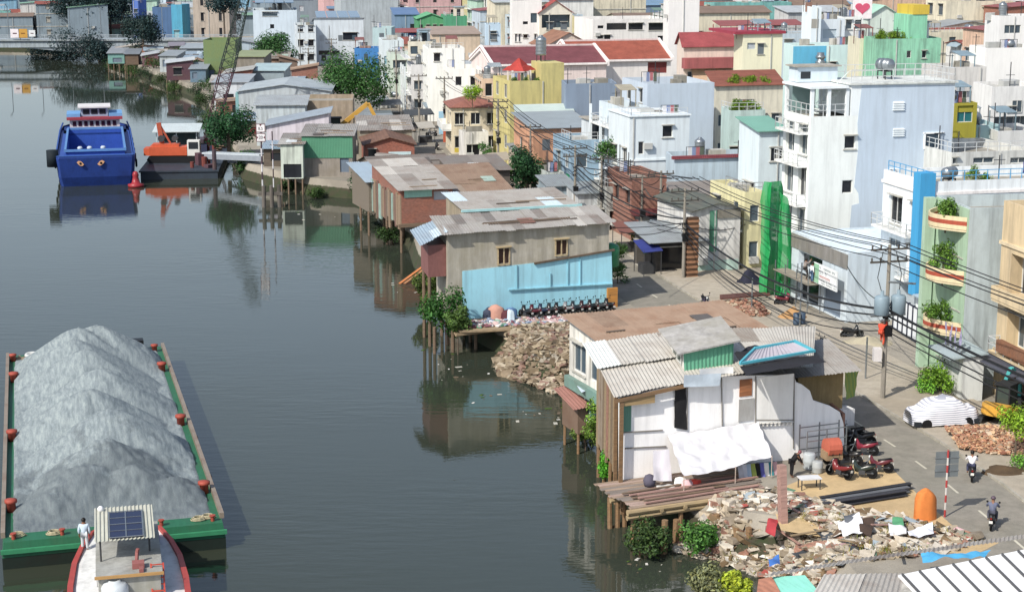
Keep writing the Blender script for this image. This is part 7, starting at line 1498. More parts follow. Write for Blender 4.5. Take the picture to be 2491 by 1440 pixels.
    if 'planted roof' in lb or 'planted mint' in lb:
        w, h = o['_w'], o['_h']
        for i in range(5): p = wp(o, (.05 + i * .1) * w + .6 if 'brick' in lb else w * (.3 + .12 * i), 1.2 + i % 2, h - .8); bush('leafy bush growing along the parapet of the ' + ('green painted brick house' if 'brick' in lb else 'mint green low house'), (p.x, p.y), .9, 2.0, '4f6a22', 240, .32, 'roof_bush', 'bushes on the ' + ('brick house' if 'brick' in lb else 'mint house') + ' roof', 70 + i, p.z)
        if 'brick' in lb:
            mb = MB(); mb.box(w * .5, w * .78, .2, 4.4, h + .003, h + 3.0); mb.build('stair_tower', pl('84cdaa', .3), o); mb = MB(); mb.box(w * .55, w * .8, .1, 4.5, h + 3.0, h + 4.2); mb.build('yellow_top', pl('d0b428', .2), o)
    if 'crimson' in lb:
        w, h = o['_w'], o['_h']; mb = MB(); mb.box(-1.2, w + .3, -.3, 9, h, h + .35); mb.build('crimson_roof', pl('a03248', .15), o)
    if lb.startswith('house with a red tiled roof and red'):
        w, h = o['_w'], o['_h']; mb = MB(); mb.box(-.3, w + .3, -1.2, -.05, h - 3.0, h - 1.6); mb.build('red_balustrade', pl('ad5c5e', .3), o); mb = MB(); mb.slab([(w * .15, -1.3, h - 5.2), (w * .6, -1.3, h - 5.2), (w * .6, -.1, h - 3.1), (w * .15, -.1, h - 3.1)], .06); mb.slab([(w * .63, -1.3, h - 5.0), (w * .95, -1.3, h - 5.0), (w * .95, -.1, h - 3.1), (w * .63, -.1, h - 3.1)], .06); mb.build('cloth_awning', M('cloth', 'c9a88a'), o); mb = MB(); mb.slab([(-.4, -1.6, h - 8.2), (w + .8, -1.6, h - 8.2), (w + .8, -.05, h - 7.4), (-.4, -.05, h - 7.4)], .1); mb.build('lower_roof', M('tile', 'a84a44'), o)
    if 'long pale blue wall' in lb and lb.startswith('long'): w, h = o['_w'], o['_h']; MB().box(-.3, w + .2, -.25, .2, h + .003, h + .3).build('red_coping', M('tile', 'a04854'), o); add_panel(o, 'grey_render', pl('a9bac6', .6), .02, w - .02, 0, h * .62, .05)
    if 'green door' in lb: add_panel(o, 'green_door', pl('22a06a', .1), .3, 1.5, .4, 3.4, .08, 'W')
    if 'deep balconies' in lb or 'stacked white' in lb:
        for k in range(1, 4): balcony(o, o['_w'], o['_d'], k * 3.05, .2, o['_d'] - .2, 'W', 1.1)
        mb = MB()
        for y in (.1, o['_d'] * .5, o['_d'] - .2): mb.beam((-1.05, y, 0), (-1.05, y, o['_h'] - .3), .25)
        mb.build('columns', pl('dbe5ea', .1), o)
    if 'hipped' in lb: balcony(o, o['_w'], o['_d'], 3.3, .2, 7.6, 'W', 1.2, solid=True)
    if 'cyan and white' in lb:
        w, h = o['_w'], o['_h']; add_panel(o, 'cyan_panel', pl('4fb4de', .1), 0, w * .5, h - 4.5, h - .1, .04); 
        tw = thing('pipe_tower', 'stacked ring shaped steel tower before the cyan panel', 'tower', wp(o, w * .36, -1.2, h - 5.5)); mb = MB()
        for k in range(6): mb.lathe([(.55, k * .75), (.68, k * .75 + .12), (.68, k * .75 + .4), (.55, k * .75 + .5)], 14)
        mb.lathe([(.5, 0), (.5, 4.6)], 12); mb.build('rings', STEEL, tw, True)
    if 'top right' in lb and 'mint curved' in lb: pass
    if 'upper box room' in lb:
        w, h = o['_w'], o['_h']; mb = MB(); mb.box(-.1, w + .1, -.12, -.003, h * .6, h * .6 + .2); mb.build('ledge', pl('dfeaf0', .1), o); mb = MB(); mb.box(-.12, w + .12, -.15, 7, h - .003, h + .14); mb.build('coping', pl('dfeaf0', .1), o)
    if 'brick house over' in lb:
        w, h = o['_w'], o['_h']; mb = MB(); mb.slab([(-.3, -1.4, 2.8), (w + .2, -1.4, 2.8), (w + .2, -.05, 3.2), (-.3, -.05, 3.2)], .08); mb.build('awning', M('sheet', '5e2d30', rust=.3), o)
for lb, u1, v1, u2, y, d, wl, fl_ in (('small grey blue shop with open front below the light blue shop house', 1335, 452, 1395, 176, 4, '9fb2be', 'mono'), ('low white shop with cluttered front beside the crimson banner', 1405, 470, 1470, 171, 4, 'c9ced0', 'mono'), ('narrow grey shop squeezed left of the dark red brick house', 1475, 455, 1528, 169, 5, 'a9aca8', 'flat'), ('pale shop front with striped curtain by the street tree', 1332, 420, 1372, 185, 4, 'b9c4c0', 'flat'), ('low shop with a grey tin roof right of the yellow excavator arm', 905, 296, 962, 236, 5, 'a9aeb0', 'mono'), ('low brown shop at the left edge of the far street', 868, 282, 915, 262, 5, '9a8672', 'mono'), ('grey low shop by the far end of the street', 905, 250, 950, 292, 6, '8f979c', 'mono'), ('pale low shop across from the large street tree', 948, 238, 985, 300, 5, 'c4c2b8', 'flat'), ('small beige shop at the foot of the salmon orange house', 1262, 372, 1312, 203, 5, 'c9b9a4', 'mono'), ('white low house front under the cream corner house terrace', 1128, 322, 1188, 224, 3, 'dedcd6', 'flat')):
    bld(lb, u1, v1, u2, y, d, 14.5, [('S', .4, .1, 1.8, 2.0, 'o', .5), ('W', .5, .1, 2.6, 2.1, 'o', .6), ('S', .5, 3.0, 1.0, .9, 'y')], wall=pl(wl, .5), roof=fl_, rise=.5, **({'roofm': M('wave', '8b959a', rust=.5)} if fl_ == 'mono' else {}))
for i, (u, v, r, h, lb) in enumerate(((1545, 605, .8, 2.6, 'leafy pot plants before the grey roller shutter'), (1580, 640, .7, 1.8, 'potted shrub beside the dark blue tarpaulin stall'), (1375, 545, 1.0, 2.4, 'green shrub in front of the crimson banner stall'), (1240, 440, 1.0, 2.2, 'shrub at the foot of the street tree by the salmon house'), (1502, 690, .9, 2.0, 'dark shrub behind the street end of the cyan wall'), (1505, 640, .8, 2.4, 'shrub against the end of the bare grey upper wall'))):
    bush(lb, at(u, v), r, h, '35522e', 300, .3, 'potted_shrub', None, 300 + i)
for i, (u, v, rz) in enumerate(((1045, 345, -160), (1025, 318, 20), (1005, 300, 190), (1062, 365, 15), (1245, 468, -165), (1262, 475, 20), (1000, 322, 60), (1050, 332, 75))):
    motorbike(('motorbike riding along the far pale street', 'dark motorbike riding toward the river bend on the street', 'motorbike riding past the dark wide awning', 'motorbike waiting beside the yellow board', 'red motorbike riding below the street tree', 'motorbike close behind the red one below the street tree', 'motorbike parked before the tan awning', 'motorbike parked by the pale awning')[i], at(u, v), rz, ('2a2c30', '5a2030', '303236', '26282c', '8f2733', '2b3550', '3a3c40', '4a4c50')[i], GZ + .02)
# heart sign on a far roof
p = Vector(ray_y(2098, 22, 258)); hs = thing('heart_sign', 'round white board with a pink heart on a rooftop at the top right', 'sign', p, 8); mb = MB()
mb.box(-1.5, 1.5, 0, .1, -1.5, 1.5); mb.build('board', M('plain', 'efe6ea'), hs); pts = []
for k in range(28): t = 6.2832 * k / 28; pts.append(Vector((1.15 * math.sin(t) ** 3, -.06, .95 * (.8125 * math.cos(t) - .3125 * math.cos(2 * t) - .125 * math.cos(3 * t) - .0625 * math.cos(4 * t)) + .1)))
poly_plate(pts, .05).build('heart', M('plain', 'd84a72'), hs); mb = MB()
for x in (-1.2, 1.2): mb.beam((x, .2, -8), (x, .2, -1.4), .15)
mb.build('posts', STEEL, hs)
# signs, awnings and stalls along the street
for i, (u, v, w, h, c, lb) in enumerate(((1405, 500, 1.6, 1.8, 'b3234e', 'crimson banner hanging over the pavement in the middle of the street'), (1225, 350, 1.2, 1.9, 'c86a50', 'orange sign panel on the cream corner house'), (1120, 360, 1.6, .6, 'd8c02a', 'yellow board lying by the street under the cream corner house'), (1085, 330, .8, 2.2, 'd0623c', 'narrow orange sign at the corner of the pale street'), (1075, 310, .9, 3.4, '9fd0ea', 'pale blue upright sign on the street side'), (1470, 452, 1.8, .8, '6a5a86', 'oval violet shop sign above the pavement'))):
    p = at(u, v + 20); o = MB().box(-w / 2, w / 2, -.06, .06, 0, h).build('shop_sign', M('plain', c), None, False, (p[0], p[1], GZ + max(.2, ztop(p, v) - GZ - h)), (0, 0, R(14))); tag(o, lb, 'sign')
    if p and i != 2: o2 = MB(); o2.beam((0, .1, -(o.location.z - GZ)), (0, .1, 0), .07); o2.build('post', STEEL, o)
for i, (u, v, w, c, lb) in enumerate(((1395, 545, 3.2, '5d6468', 'dark grey awning over the stalls behind the crimson banner'), (1440, 520, 3.4, '3b4a58', 'slate blue awning along the street fronts'), (1345, 490, 3.0, '8a9aa4', 'pale grey awning by the street tree'), (1530, 590, 2.6, '7d5048', 'maroon awning below the brick street house'), (1290, 440, 2.8, '6d7a72', 'green grey awning under the street tree'), (1215, 405, 2.6, 'a49a8a', 'tan awning in front of the cream corner house'), (1600, 560, 2.4, '8fa4b4', 'light blue parasol roof beside the brick street house'), (1575, 640, 1.8, '2c3a8a', 'dark blue tarpaulin stall on the pavement'), (1018, 288, 4.5, '43494f', 'dark wide awning of the shop under the white balconies'), (948, 262, 4, '6d7278', 'grey awning beside the large street tree'), (1056, 268, 3.4, '7f8f9a', 'blue grey awning at the pale far stretch of the street'), (985, 330, 2.6, '8a7a68', 'tan awning beside the street behind the brick gable house'), (930, 292, 3.2, '5f6a6e', 'grey green awning right of the yellow excavator arm'), (1035, 322, 2.4, 'a8a49a', 'pale awning at the street edge before the cream corner house'))):
    p = at(u, v + 25); a = thing('street_awning', lb, 'awning', p, 15); mb = MB(); mb.slab([(-w / 2, -1.4, 2.2), (w / 2, -1.4, 2.3), (w / 2, 1.4, 2.9), (-w / 2, 1.4, 2.8)], .07); mb.build('cover', M('cloth', c), a); mb = MB()
    for x in (-w / 2 + .1, w / 2 - .1):
        for y in (-1.3, 1.3): mb.beam((x, y, 0), (x, y, 2.3 + (y > 0) * .5), .06)
    mb.box(-w / 2 + .3, w / 2 - .3, -.4, .9, 0, .9); mb.build('frame', IRON, a)
o = tag(heap('tarpaulin', 'dark navy tarpaulin over a cart at the foot of the green netting', 'tarpaulin', at(1822, 690), 1.2, .8, 1.3, M('cloth', '23263a'), 0, GZ + .1, 8, 4, rough=.3), 'dark navy tarpaulin over a cart at the foot of the green netting', 'tarpaulin')
for i in range(4):
    a = Vector(at(1752, 725 + i * 6)); o = MB().beam((0, 0, 0), (4.2, 1.3, .05), .22, .14).build('steel_beam', M('sheet', '6a4640', rust=.5), None, False, (a.x, a.y, GZ + .2 + .12 * i)); tag(o, 'rusty steel beam lying in a stack beside the brick rubble', 'beam', 'steel beams on the pavement')
# ------------------------------------------------------------------ trees
for args in (('dark rounded tree on the bank behind the gangway', (-38.5, 229), 7.0, 3.4, 3.3, '1f3f2a', 1900, .62, 20), ('large dense dark tree over the street behind the flat roofed house', (-26.5, 278), 10.2, 6.0, 4.4, '2a4a28', 2800, .75, 21), ('round green tree in front of the broad white building', (-51, 365), 9.0, 4.6, 3.6, '2b4a2c', 1800, .8, 22),
             ('dark feathery tree in front of the bridge', (-89, 412), 11.5, 5.0, 5.2, '1d2f33', 1900, .85, 23), ('dark tree beside the beige tower', (-74, 440), 17, 4.2, 5.0, '20343c', 1400, .9, 24), ('street tree with dark crown beside the blue shop house', (1.6, 189), 6.6, 2.3, 3.4, '1f3d28', 1900, .5, 25)):
    lb, P, h, rw, rh, c, n, lf, sd = args; tree(lb, P, h, rw, rh, c, n, lf, seed=sd, trunk=.3, clumps=18)
for i, (u, h, rw) in enumerate(((172, 15, 6), (205, 16, 6.5), (238, 17, 7), (270, 15, 6), (298, 14, 5.5))):
    p = ray_y(u, 80, 488 + 5 * (i % 2)); tree(('leftmost dark tree in the row beyond the bridge', 'second dark tree from the left beyond the bridge', 'tallest dark tree in the middle of the row beyond the bridge', 'dark tree right of the tallest one beyond the bridge', 'rightmost dark tree in the row beyond the bridge')[i], (p[0], p[1]), h, rw, h * .38, '1f3138', 1100, 1.0, seed=30 + i, trunk=.35)
for i, (u, v, r, h) in enumerate(((115, 137, 5, 4.5), (145, 143, 6, 6), (178, 147, 6.5, 7), (212, 150, 6, 7), (240, 152, 4, 6))): P = at(u, v, 0); bush(('low dark shrub standing farthest left under the bridge', 'dark shrub second from the left under the bridge', 'dark shrub in the middle under the bridge', 'tall dark shrub left of the bridge pier', 'dark shrub against the bridge pier')[i], P, r, h, '1c2d34', 700, .9, 'bush', seed=80 + i, base=0, sx=.6)
bush('light green shrub in pots before the beige apartment house', at(2285, 955), 1.5, 1.9, '55782a', 700, .3, seed=90); bush('small shrub with red pot left of the light green shrub', at(2250, 960), .7, 1.2, '5a8a3a', 260, .25, seed=91)
tree('small street tree with yellow green leaves at the right edge', at(2468, 1125), 3.4, 1.15, .9, '62802a', 700, .28, seed=92, trunk=.08)
bush('round low bush at the right edge beside the small street tree', at(2490, 1140), .8, .9, '4f7a34', 240, .22, seed=93)
for i, (u, v, h) in enumerate(((1185, 395, 4), (1480, 360, 3.4), (1170, 245, 3.0))): p = at(u, v + 20) if i != 1 else ray_y(1480, 380, 177); bush(('dark shrub by the street pole above the timber shed roof', 'potted greenery on the pale blue columned house', 'green bush on the terrace of the cream corner house')[i], (p[0], p[1] if i != 2 else 229), 1.4, h, '33552c' if i < 2 else '6a8a2c', 420, .4, seed=95 + i, base=GZ if i == 0 else (p[2] - 1 if i == 1 else 9))
# ------------------------------------------------------------------ poles and cables
def pole(label, P, h, r=.17, arms=2, transformer=False, group=None):
    root = thing('power_pole', label, 'power pole', (P[0], P[1], GZ), 14.5, group); mb = MB(); mb.tube([(0, 0, -.3), (0, 0, h)], [r, r * .65], 8); mb.build('shaft', M('concrete', '97928a'), root)
    for k in range(arms):
        z = h - .3 - .8 * k; mb = MB(); mb.beam((-1.3, 0, z), (1.3, 0, z), .1, .12)
        for x in (-1.2, -.6, .6, 1.2): mb.lathe([(.03, z + .06), (.07, z + .12), (.04, z + .16), (.08, z + .22), (.03, z + .3)], 8, (x, 0, 0))
        mb.build('crossarm', M('plain', '5a5650'), root)
    mb = MB(); g = random.Random(int(P[0] * 10))
    for k in range(7): a = g.uniform(0, 6.28); z = h * g.uniform(.45, .75); mb.tube([(.2 * math.cos(a + q * .9) * (1 + .3 * (q % 2)), .2 * math.sin(a + q * .9) * (1 + .3 * (q % 2)), z + .16 * math.sin(q)) for q in range(8)], .03, 4)
    mb.box(-.25, .25, -.42, -.19, h * .42, h * .42 + .7); mb.build('cable_loops', BLACK, root)
    if transformer:
        for x, y in ((-.55, -.35), (.6, -.35)): mb = MB(); mb.lathe([(.4, 0), (.48, .08), (.48, 1.15), (.4, 1.25), (.12, 1.3), (.1, 1.6)], 14, (x, y, h * .56)); mb.build('transformer', M('plain', '7f96a4', rough=.45), root, True)
        mb = MB(); mb.beam((-1.2, -.2, h * .555), (1.2, -.2, h * .555), .14); mb.build('bracket', STEEL, root); mb = MB(); mb.tube([(0, -.1, h - 2.4), (.9, -1.9, h - 2.2)], .07, 6); mb.build('bracket', STEEL, root); mb = MB(); mb.tube([(-.5, -.35, h * .68), (-.9, -.3, h * .8), (-.5, -.1, h - .4)], .025, 4); mb.tube([(.6, -.35, h * .68), (.8, -.2, h * .82), (.4, -.1, h - .4)], .025, 4); mb.build('jumper', BLACK, root)
    return root
PP = [(at(2147, 972), 10.2, 'concrete power pole with two grey transformers before the barred gate'), (at(1662, 678), 8.0, 'power pole tangled with cables beside the brick pier'), (at(1605, 608), 7.6, 'slim pole at the street stall under the tin awning'), (at(1398, 552), 8.4, 'power pole rising by the crimson banner'), (at(1212, 425), 9.4, 'power pole beside the cream corner house'), (at(1082, 340), 9.2, 'power pole at the pale far stretch of the street'), (at(1020, 318), 8.6, 'thin pole in front of the dark shop under the white balconies'), (at(965, 262), 10, 'power pole by the large street tree')]
poles = []
for i, (P, h, lb) in enumerate(PP): poles.append((Vector(P), h)); pole(lb, P, h, transformer=(i == 0), arms=2 if i in (0, 1, 3, 4) else 1)
for u, v, h, lb in ((1462, 560, 7.6, 'slim pole tangled with wires beside the narrow grey shop'), (1290, 470, 8.0, 'dark pole in front of the street tree'), (1560, 600, 7.0, 'pole leaning by the grey roller shutter')):
    P = at(u, v); pole(lb, P, h, .14, 1); poles.append((Vector(P), h))
for u, v, yy, lb in ((750, 128, 380, 'power pole with crossarms in front of the solar roof warehouse'), (806, 105, 385, 'second power pole right of the one before the solar roof')): p = ray_y(u, v, yy); pole(lb, (p[0], p[1]), p[2] - GZ + 1, .2)
for u, v, h, lb in ((1945, 802, 5.2, 'thin steel pole in front of the scaffold'), (1828, 760, 2.8, 'short grey post by the brick rubble'), (2105, 925, 3.0, 'short post wrapped in green by the transformer pole')): tag(MB().tube([(0, 0, 0), (0, 0, h)], .06, 6).build('post', STEEL, None, False, at(u, v)), lb, 'post')
p = Vector(at(2147, 972)); person('lineman in an orange suit working high on the transformer pole', (p.x - .35, p.y - .3), CLIMB, M('cloth', 'e0400e'), M('cloth', 'd8481a'), -40, ztop(p, 840), 'd9c9c0')
mb = MB(); z_ = ztop(p, 842); mb.box(-.8, -.3, -.5, .0, z_ - .9, z_ - .05); tag(mb.build('meter_box', M('plain', 'd8d4d4'), None, False, (p.x, p.y, 0)), 'white meter box on the transformer pole below the lineman', 'box')
def cable(a, b, sag, r, label, group=None, name='power_cable'):
    pts = [a.lerp(b, i / 16) - Vector((0, 0, sag * 4 * (i / 16) * (1 - i / 16))) for i in range(17)]; o = MB().tube([p - a for p in pts], r, 5).build(name, BLACK, None, False, a); tag(o, label, 'cable', group)
near = Vector((36.5, 60, GZ))
for i in range(6):
    off = Vector(((-1.2, -.6, .6, 1.2, -.9, .9)[i], 0, (0, 0, 0, 0, -.8, -.8)[i])); cable(near + off + Vector((0, 0, 11.3)), poles[0][0] + off + Vector((0, 0, poles[0][1])), .6, .032, 'thin overhead wire running from the transformer pole to the right edge', 'wires from the transformer pole to the right')
    cable(poles[0][0] + off + Vector((0, 0, poles[0][1])), poles[1][0] + off + Vector((0, 0, poles[1][1] + 1.0)), .7, .032, 'thin overhead wire between the transformer pole and the pole by the brick pier', 'wires between the two near poles')
    if i < 4: cable(poles[1][0] + off + Vector((0, 0, poles[1][1] + .8)), poles[3][0] + off + Vector((0, 0, poles[3][1])), .6, .036, 'overhead wire between the brick pier pole and the crimson banner pole', 'wires by the brick pier'); cable(poles[3][0] + off + Vector((0, 0, poles[3][1])), poles[4][0] + off + Vector((0, 0, poles[4][1])), .8, .04, 'overhead wire from the crimson banner pole to the corner house pole', 'wires up the street')
    if i < 3: cable(poles[4][0] + off + Vector((0, 0, poles[4][1])), poles[5][0] + off + Vector((0, 0, poles[5][1])), .8, .03, 'overhead wire between the corner house pole and the far pole', 'far street wires')
for i, (za, zb, r) in enumerate(((6.0, 6.3, .085), (5.6, 5.8, .06), (5.0, 5.4, .045), (4.6, 5.0, .04))):
    cable(near + Vector((0, 0, za + 1.3)), poles[0][0] + Vector((0, 0, za)), .9, r, ('thickest black cable bundle on the lower side of the poles', 'second thick cable just below the thickest bundle', 'thin telephone cable under the thick bundles', 'lowest telephone cable on the near poles')[i] + ' right of the transformer pole')
    cable(poles[0][0] + Vector((0, 0, za)), poles[1][0] + Vector((0, 0, zb - 1.4)), 1.5 + .25 * i, r, ('thickest black cable bundle', 'second thick cable just below the thickest bundle', 'thin telephone cable under the thick bundles', 'lowest telephone cable')[i] + ' between the transformer pole and the brick pier')
    cable(poles[1][0] + Vector((0, 0, zb - 1.0)), poles[3][0] + Vector((0, 0, zb)), 1.2, r * .8, ('thick bundle', 'second bundle', 'thin cable', 'lowest cable')[i] + ' sagging from the brick pier pole to the crimson banner pole')
for i in range(6):
    a = poles[[0, 0, 1, 1, 3, 1][i]]; cable(a[0] + Vector((0, 0, a[1] * .62)), [Vector((30.4, 112, 5.0)), Vector((26, 130, 6.5)), Vector((8.5, 132, 8.5)), Vector((21, 150, 6)), Vector((4, 196, 8)), Vector((2, 144, 7.5))][i], .6, .034, ('service wire from the transformer pole to the barred gate', 'service wire from the transformer pole to the low white house', 'service wire crossing the street to the grey upper wall', 'service wire from the brick pier pole to the cream front', 'service wire from the crimson banner pole to the orange house', 'service wire from the brick pier pole to the low sheet roof')[i])
for i, (a, b) in enumerate(((8, 9), (8, 1), (10, 2), (9, 4), (10, 8), (3, 8))):
    for k in range(2): A, B = poles[a], poles[b]; cable(A[0] + Vector((.3 * k, 0, A[1] - .5 - k * .9)), B[0] + Vector((.3 * k, 0, B[1] - .6 - k * .8)), .6 + .4 * k, .035 + .02 * k, 'black wires strung between the crowded street poles before the shop fronts', 'wires between the crowded street poles')
# ------------------------------------------------------------------ bridge
BRY = 432; bg = thing('bridge', 'grey concrete girder bridge crossing the river at the far left', 'bridge', (-130, BRY, 0), 1.5); BC = M('concrete', 'a4b0ba')
zd = ray_y(150, 98, BRY)[2]; mb = MB(); mb.box(-400, 88, 0, 9, zd - 1.9, zd); mb.build('deck', BC, bg); mb = MB(); mb.box(-400, 88, -.5, .0, zd - .25, zd + .15); mb.build('kerb_beam', M('concrete', 'a4aeb6'), bg)
mb = MB(); px_ = ray_y(250, 130, BRY)[0] + 130
for k in range(24): a = -1 + k / 12; b = -1 + (k + 1) / 12; mb.mesh([(px_ + 22 * a, .3, zd - 1.9), (px_ + 22 * b, .3, zd - 1.9), (px_ + 22 * b, .3, zd - 1.95 - 2.2 * (1 - abs(b)) ** 1.3), (px_ + 22 * a, .3, zd - 1.95 - 2.2 * (1 - abs(a)) ** 1.3), (px_ + 22 * a, 8.7, zd - 1.9), (px_ + 22 * b, 8.7, zd - 1.9), (px_ + 22 * b, 8.7, zd - 1.95 - 2.2 * (1 - abs(b)) ** 1.3), (px_ + 22 * a, 8.7, zd - 1.95 - 2.2 * (1 - abs(a)) ** 1.3)], [(0, 1, 2, 3), (4, 5, 6, 7), (3, 2, 6, 7)])
mb.build('haunch', M('concrete', '9aa6b0'), bg)
for x in (px_, px_ - 62, px_ - 124, 40, 70): mb = MB(); mb.box(x - 1.4, x + 1.4, .5, 8.5, -3, zd - 1.9); mb.build('pier', M('concrete', '7d7880'), bg)
mb = MB()
for z in (.5, .9, 1.25): mb.beam((-400, -.2, zd + z), (88, -.2, zd + z), .12)
for k in range(160): mb.beam((-400 + k * 3.05, -.2, zd), (-400 + k * 3.05, -.2, zd + 1.3), .14)
mb.build('railing', M('plain', 'a4b0ba'), bg)
for i, (u, c, lb) in enumerate(((36, 'e4dce2', 'white square navigation board on the bridge parapet at the left edge'), (56, 'c8952a', 'orange square navigation board on the bridge parapet'), (78, 'd8dce0', 'small white navigation board right of the orange board on the bridge'))):
    p = ray_y(u, 82, BRY - .8); s = 1.1 if i < 2 else .8; o = MB().box(-s, s, -.06, .06, -s, s).build('navigation_board', M('plain', c), None, False, p); tag(o, lb, 'sign'); o2 = MB(); o2.mat(0).box(-s * .45, s * .45, -.1, -.065, -s * .12, s * .12); o2.build('mark', M('plain', '5a3040' if i != 1 else '8a5a1a'), o)
for i in range(6):
    p = ray_y(20 + i * 75, 60, BRY + 5); mb = MB(); mb.tube([(0, 0, 0), (0, 0, 8), (0, -1.8, 8.8)], .1, 5); mb.box(-.15, .15, -2.5, -1.7, 8.7, 8.9); tag(mb.build('street_lamp', STEEL, None, False, (p[0], p[1], zd)), 'slim street lamp standing on the bridge deck', 'street lamp', 'lamps along the bridge')
# ------------------------------------------------------------------ clutter on walls and roofs
dg_ = random.Random(404); ntank = 0
def clutter(root, w, d, h, roof, fl, tanks=True):
    fh = h / max(1, fl)
    for _ in range(dg_.choice((0, 1, 1, 2))):
        f = dg_.choice('SSW'); L = w if f == 'S' else d; a = dg_.uniform(.3, max(.4, L - 1.2)); z = fh * dg_.randrange(0, max(1, fl)) + fh * .12
        P = [face_pt(f, w, d, x, y, dd) for dd in (-.38, -.01) for x, y in ((a, z), (a + .85, z), (a + .85, z + .6), (a, z + .6))]
        MB().mesh(P, [(0, 1, 2, 3), (0, 4, 5, 1), (1, 5, 6, 2), (2, 6, 7, 3), (3, 7, 4, 0)]).build('air_conditioner', AC, root)
    if dg_.random() < .6: x = dg_.uniform(.2, w - .2); MB().beam((x, -.07, .2), (x, -.07, h - .1), .11).build('downpipe', AC, root)
    if roof != 'flat': return
    for _ in range(dg_.choice((2, 3, 4, 5, 6))):
        x, y = dg_.uniform(.3, max(.4, w - 2)), dg_.uniform(.4, max(.5, d - 2.2)); q = dg_.random(); z = h - .79
        if q < .35: MB().box(x, x + dg_.uniform(.7, 1.8), y, y + dg_.uniform(.7, 1.8), z, z + dg_.uniform(.6, 1.5)).build('roof_box', dg_.choice((HOOD, AC, CONC)), root)
        elif q < .6: MB().beam((x, y, z), (x, y, z + dg_.uniform(2, 3.5)), .07).beam((x - .5, y, z + 1.9), (x + .5, y, z + 1.9), .05).build('antenna', IRON, root)
        elif q < .68: x2 = min(w - .2, x + dg_.uniform(1, 3)); mb = MB(); mb.box(x, x2, y, y + .12, z, z + dg_.uniform(.5, 1.6)); mb.build('roof_wall', dg_.choice((HOOD, CONC, M('brick', 'a0705a'))), root)
        elif q < .78:
            mb = MB(); k_ = dg_.randint(2, 5)
            for i in range(k_): mb.mat(i % 4); mb.box(x + i * .42, x + i * .42 + .36, y, y + .04, z + .7 - .1 * (i % 2), z + 1.7)
            mb.mat(4).beam((x - .2, y, z + 1.72), (x + k_ * .42, y, z + 1.72), .04).beam((x - .2, y, z), (x - .2, y, z + 1.75), .05).beam((x + k_ * .42, y, z), (x + k_ * .42, y, z + 1.75), .05)
            mb.build('laundry_line', [M('cloth', c_) for c_ in ('d8d8dc', '7f8fb8', 'b86a70', '5f6a5c')] + [IRON], root)
        elif q < .9:
            mb = MB(); t = z + dg_.uniform(1.9, 2.4); mb.slab([(x, y, t), (x + 1.9, y, t), (x + 1.9, y + 2.1, t + .4), (x, y + 2.1, t + .4)], .07)
            for px in (x + .1, x + 1.8):
                for py in (y + .1, y + 2.0): mb.beam((px, py, z), (px, py, t), .09)
            mb.build('roof_shelter', M('wave', dg_.choice(('9aa6ac', '8a5048', '7f9aa8', '6f8f80', 'b0a890')), rust=.4), root)
        else: railing(root, [(.2, d * .6), (.2, .15), (w - .2, .15)], h, .8)
AC = M('plain', 'b9bbb8')
for root, P, w, d, h, ang, base in HB:
    if P[1] > 120 and root.name.split('.')[0] in ('house', 'tall_house') and 'tall white five' not in root['label'] and 'low white house' not in root['label']:
        hh = root['_h']; lb = root['label']
        if not any(q in lb for q in ('blank', 'box room', 'painted brick', 'cyan', 'hall', 'front', 'shop', 'roofed house below', 'long pale', 'olive', 'broad', 'ribbon')) and sum(o.name.split('.')[0] in ('window', 'shutter') for o in root.children) < 5:
            n_ = max(1, int(w / 3)); f_ = max(1, int(hh / 3.3))
            for i in range(n_):
                for j in range(max(0, f_ - 3), f_):
                    if dg_.random() < .6: window(root, w, d, ('S', w * (i + .5) / n_ - .5 + dg_.uniform(-.3, .3), j * hh / f_ + .9, dg_.uniform(.8, 1.3), 1.3, dg_.choice('gykhs'), -.02), P[1] < 240)
        clutter(root, w, d, hh, root['_r'], max(1, int(hh / 3.3)))
        if root['_r'] == 'flat' and dg_.random() < .6 and 'pagoda' not in root['label']:
            if dg_.random() < .45 and w > 4 and 'box room' not in root['label'] and 'blank' not in root['label']: roof_box(root, w * .55, w * .55 + min(3.4, w * .4), d * .35, d * .8, hh - .79, 2.7, pl(dg_.choice(('d8dad8', 'c9d2d8', 'd8ccb8')), .3), dg_.choice((None, M('wave', '9c5650'), M('wave', '8fa0a8'))))
            if dg_.random() < .55 and ntank < 26: ntank += 1; tank_on(root, w * dg_.uniform(.2, .5), d * dg_.uniform(.2, .5), hh - .79, 'steel tank on the roof of the ' + ' '.join(root['label'].split()[:9]), dg_.uniform(.8, 1.1), dg_.random() < .6)
# ------------------------------------------------------------------ the rest of the city
def outline(P, w, d, ang, z0, z1):
    c, s = math.cos(R(ang)), math.sin(R(ang)); us = []; vt = []; vb = []
    for x, y in ((0, 0), (w, 0), (w, d), (0, d)):
        X, Y = P[0] + c * x - s * y, P[1] + s * x + c * y
        u, v = pr(X, Y, z1); us.append(u); vt.append(v); u, v = pr(X, Y, z0); us.append(u); vb.append(v)
    return min(us), max(us), min(vt), max(vb), max(vt)
occ = []                                        # (centre, radius) of what already stands
heroes = []
for root, P, w, d, h, ang, base in HB:
    c, s = math.cos(R(ang)), math.sin(R(ang)); n = max(1, int(max(w, d) / 5))
    for i in range(n + 1):
        for j in range(n + 1): x, y = w * i / n, d * j / n; occ.append((P[0] + c * x - s * y, P[1] + s * x + c * y))
    u0, u1, vt, vb, _ = outline(P, w, d, ang, GZ, h); heroes.append((P[1], u0, u1, vt, vb, h))
NB = 900; sky = [1440.0] * NB                    # what nearer buildings already hide, per column
def col_range(u0, u1): return range(max(0, int((u0 + 100) / 3)), min(NB, int((u1 + 100) / 3) + 1))
hq = sorted(heroes)
